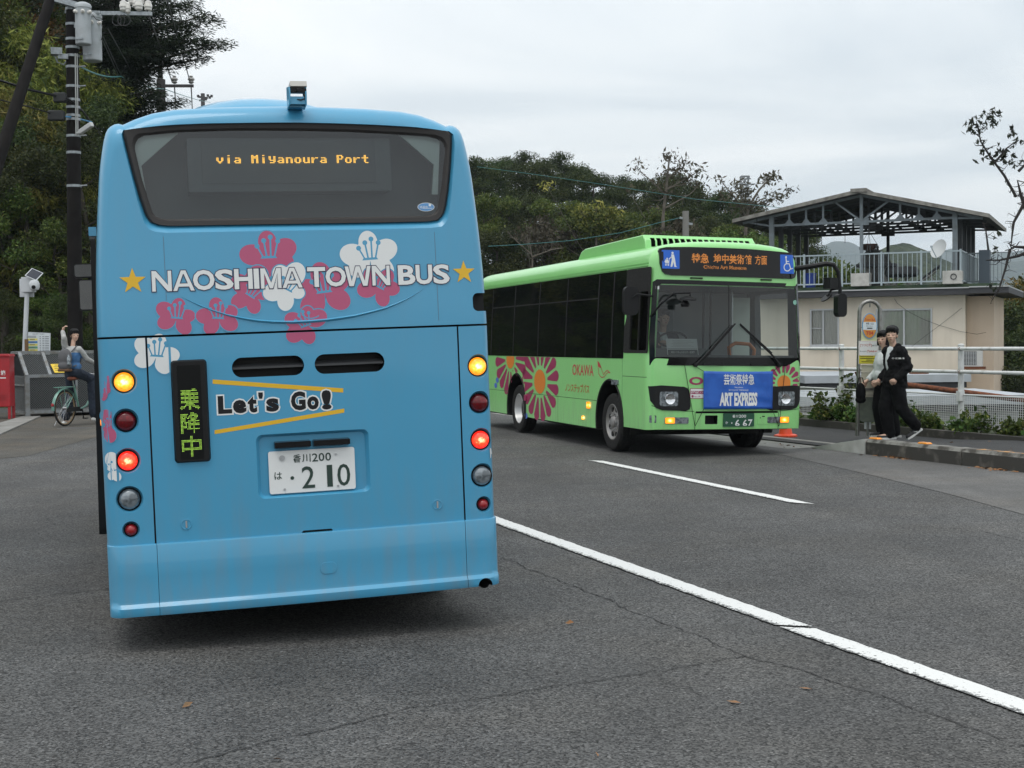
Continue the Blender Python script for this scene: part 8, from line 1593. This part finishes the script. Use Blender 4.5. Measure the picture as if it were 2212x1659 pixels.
sparse('bare_tree', 'tall half bare tree with thin twigs rising above the wood left of the concrete pole', g0(1440, Yw), [([g0(1440, Yw), *AP((1432, 470), (1440, 400), (1445, 350), (1450, 332), Y=Yw)], .11), (AP((1438, 420), (1400, 385), (1370, 360), Y=Yw), .05), (AP((1440, 410), (1475, 390), (1500, 375), (1512, 368), Y=Yw), .05), (AP((1436, 450), (1490, 420), (1515, 395), Y=Yw), .05), (AP((1442, 385), (1465, 365), (1478, 345), Y=Yw), .04)], .26, 520, LV['dry'], BARKP, group=None, clz=.55, seed=3)
sparse('bare_tree', 'half bare tree spreading in front of the pylon', g0(1600, 72), [([g0(1600, 72), *AP((1612, 480), (1618, 445), (1640, 410), (1668, 380), (1676, 368), Y=72)], .11), (AP((1612, 470), (1590, 430), (1565, 400), (1550, 382), Y=72), .06), (AP((1618, 450), (1650, 435), (1685, 425), Y=72), .05), (AP((1615, 460), (1600, 420), (1590, 395), Y=72), .05)], .26, 900, LV['dry'], BARKP, clz=.6, seed=5)
sparse('young_tree', 'thin young tree with yellow green leaves above the green bus rear', g0(1290, 66), [([g0(1290, 66), *AP((1288, 520), (1286, 480), (1290, 445), Y=66)], .07), (AP((1288, 500), (1265, 470), (1250, 455), Y=66), .04), (AP((1288, 490), (1315, 465), (1325, 455), Y=66), .04)], .22, 900, LV['yellow'], BARKP, clz=.55, seed=6)
sparse('bare_bush', 'bare grey twiggy bush low in the wood near the blue bus', g0(1140, 64), [([g0(1140, 64), *AP((1150, 560), (1145, 530), (1135, 505), Y=64)], .06), (AP((1150, 555), (1190, 540), (1220, 535), Y=64), .04), (AP((1148, 550), (1115, 520), (1095, 500), Y=64), .04)], .15, 60, LV['dry'], BARKP, clz=.3, twigs=9, seed=7)
YT = 27.0; RT = Vector((at(2290, 900, YT).x, YT, .1)); RT.z = gz(RT.x, RT.y) - .1
RTt = sparse('bare_tree', 'dark bare tree reaching in from the right edge with a few hanging leaves', RT, [([RT, *AP((2290, 760), (2275, 600), (2262, 510), (2240, 480), Y=YT)], .15), (AP((2262, 520), (2230, 540), (2200, 553), (2160, 562), (2130, 562), Y=YT), .05), (AP((2255, 500), (2222, 535), (2190, 533), (2182, 540), Y=YT), .055), (AP((2182, 538), (2172, 580), (2158, 625), (2142, 650), Y=YT), .03), (AP((2240, 490), (2222, 470), (2212, 440), (2205, 420), (2195, 425), (2170, 380), (2140, 340), (2118, 305), (2112, 270), Y=YT), .05), (AP((2212, 440), (2190, 480), (2186, 510), (2184, 535), Y=YT), .035), (AP((2150, 350), (2175, 320), (2195, 305), Y=YT), .025), (AP((2205, 420), (2198, 390), (2230, 398), Y=YT), .03), (AP((2135, 540), (2130, 500), (2122, 480), Y=YT), .022), (AP((2200, 370), (2230, 340), (2250, 320), Y=YT), .03)], .16, 0, None, mat('dark_bark', (.028, .024, .023), rough=.9), twigs=5, seed=9)
g = random.Random(12); C, Z_ = [], []
for (x, y), k in (((2112, 262), 7), (2125, 245) and ((2125, 245), 8), ((2150, 240), 6), ((2105, 285), 5), ((2090, 278), 3), ((2140, 262), 8), ((2118, 275), 5), ((2185, 290), 6), ((2195, 305), 4), ((2170, 330), 6), ((2125, 310), 4), ((2130, 340), 4), ((2150, 345), 5), ((2175, 345), 5), ((2195, 355), 5), ((2160, 318), 4), ((2155, 505), 2), ((2140, 625), 3), ((2155, 540), 2)):
    for _ in range(k): C.append(tuple(at(x + g.gauss(0, 9), y + g.gauss(0, 7), YT) - RT)); Z_.append((.05, .05, .05))
leaves('crown', C, Z_, 460, .115, LV['blk'], .36, .7, 0, 13, RTt)
# ---- trees at the right edge behind the house
RA = proto('autumn_tree', 'autumn', 41, 6.0, 2.0, 13000, .15, .7, 'x', start=.25); RB = proto('broadleaf_tree', 'dark', 43, 6.0, 2.2, 13000, .15, .8, 'x', start=.1)
for P, px, yt, Y, h, lab in ((RA, 2185, 592, 60, 6.4, 'yellowing tree rising right of the cream house'), (RB, 2170, 690, 56, 6.4, 'dark green tree low behind the right corner of the house'), (RB, 2235, 640, 58, 6.4, 'dark green tree at the right picture edge'), (RA, 2150, 620, 66, 6.4, 'yellowing shrub beside the terrace end panel'), (RA, 2270, 600, 62, 6.4, 'yellowing tree beyond the right picture edge'), (RB, 2205, 770, 50, 6.4, 'dark shrub below the yellowing tree'), (RB, 2330, 660, 56, 6.4, 'dark green tree out of the frame on the right')):
    t = at(px, yt, Y); z0_ = -5.2; put(P, t.x, Y, (t.z - z0_) / h * .98, lab, 'trees right of the house', z=z0_)
for px, yt, Y in ((1745, 560, 62), (1815, 588, 66), (1730, 600, 64)):
    t = at(px, yt, Y); put(WC, t.x, Y, (t.z + 5.2) / 7.4, {1745: 'dark tree behind the left pavilion posts', 1815: 'tree top showing through the terrace railing', 1730: 'low tree behind the green bus mirror'}[px], 'trees behind the terrace', z=-5.2)
# ---- creepers along the railing
cp = 'creeping plants along the railing'
def creeper(seed, n, h, w):
    t = thing('creeper', 'x', 'plant', group=cp); q = random.Random(seed); mb = MB(); C = []; Z_ = []
    for k in range(9):
        x = q.uniform(-w, w); e = Vector((x, q.uniform(-.15, .2), h * q.uniform(.3, 1))); mb.tube([(x * .4, 0, 0), (x * .8, .02, e.z * .6), e], [.009, .007, .003], 4)
        for f in (.3, .6, .85, 1): C.append(Vector((x * .4, 0, 0)).lerp(e, f)); Z_.append((.13, .12, .09))
    mb.build('stem', BARK, t); leaves('leaves', C, Z_, n, .075, LV['ivy'], .75, .2, .2, seed, t); return t
CRP = [creeper(51, 520, .26, .55), creeper(52, 420, .42, .35), creeper(53, 460, .20, .6)]
for i in range(22):
    P = CRP[i % 3]; t = -3.2 + i * .62 + rnd.uniform(-.15, .15); s = rnd.uniform(2.72, 2.98); p = st(s, t, .10); f = i < 3
    o = P if f else dup(P); o.location = p; o.rotation_euler = (0, 0, R(-68) + rnd.uniform(-.3, .3)); k = rnd.uniform(.75, 1.15); o.scale = (k, k, k)
    o['label'] = 'leafy green creeper growing between the pavement edging and the wire mesh'; o['group'] = cp
VN = creeper(57, 620, .78, .5); VN.location = st(2.95, 4.6, .12); VN['label'] = 'tall vine climbing the railing post left of the bus stop sign'; del VN['group']
# ---- lattice pylon on the far ridge
PY = 240.0; pb = at(1609, 520, PY); PL = thing('pylon', 'steel lattice pylon on the skyline behind the half bare tree', 'pylon', (pb.x, PY, -6)); rp = lambda x, y: at(x, y, PY) - PL.location; mb = MB(); ST4 = [((1601, 380), (1619, 380)), ((1602, 398), (1616, 398)), ((1603, 420), (1617, 420)), ((1600, 440), (1620, 440)), ((1596, 470), (1624, 470)), ((1588, 540), (1632, 540))]
for (a, b), (c, d) in zip(ST4[:-1], ST4[1:]):
    for dy in (0, 1.2): A, B, C_, D = (rp(*v) + Vector((0, dy, 0)) for v in (a, b, c, d)); [mb.tube([u, v], .09, 4) for u, v in ((A, C_), (B, D), (A, D), (B, C_), (A, B))]
for y in (386, 398, 412): mb.tube([rp(1594 + (y == 386) * 4, y), rp(1626 - (y == 386) * 4, y)], .10, 4)
mb.build('lattice', mat('pylon_grey', (.20, .21, .22), rough=.7), PL, smooth=False, merge=False)
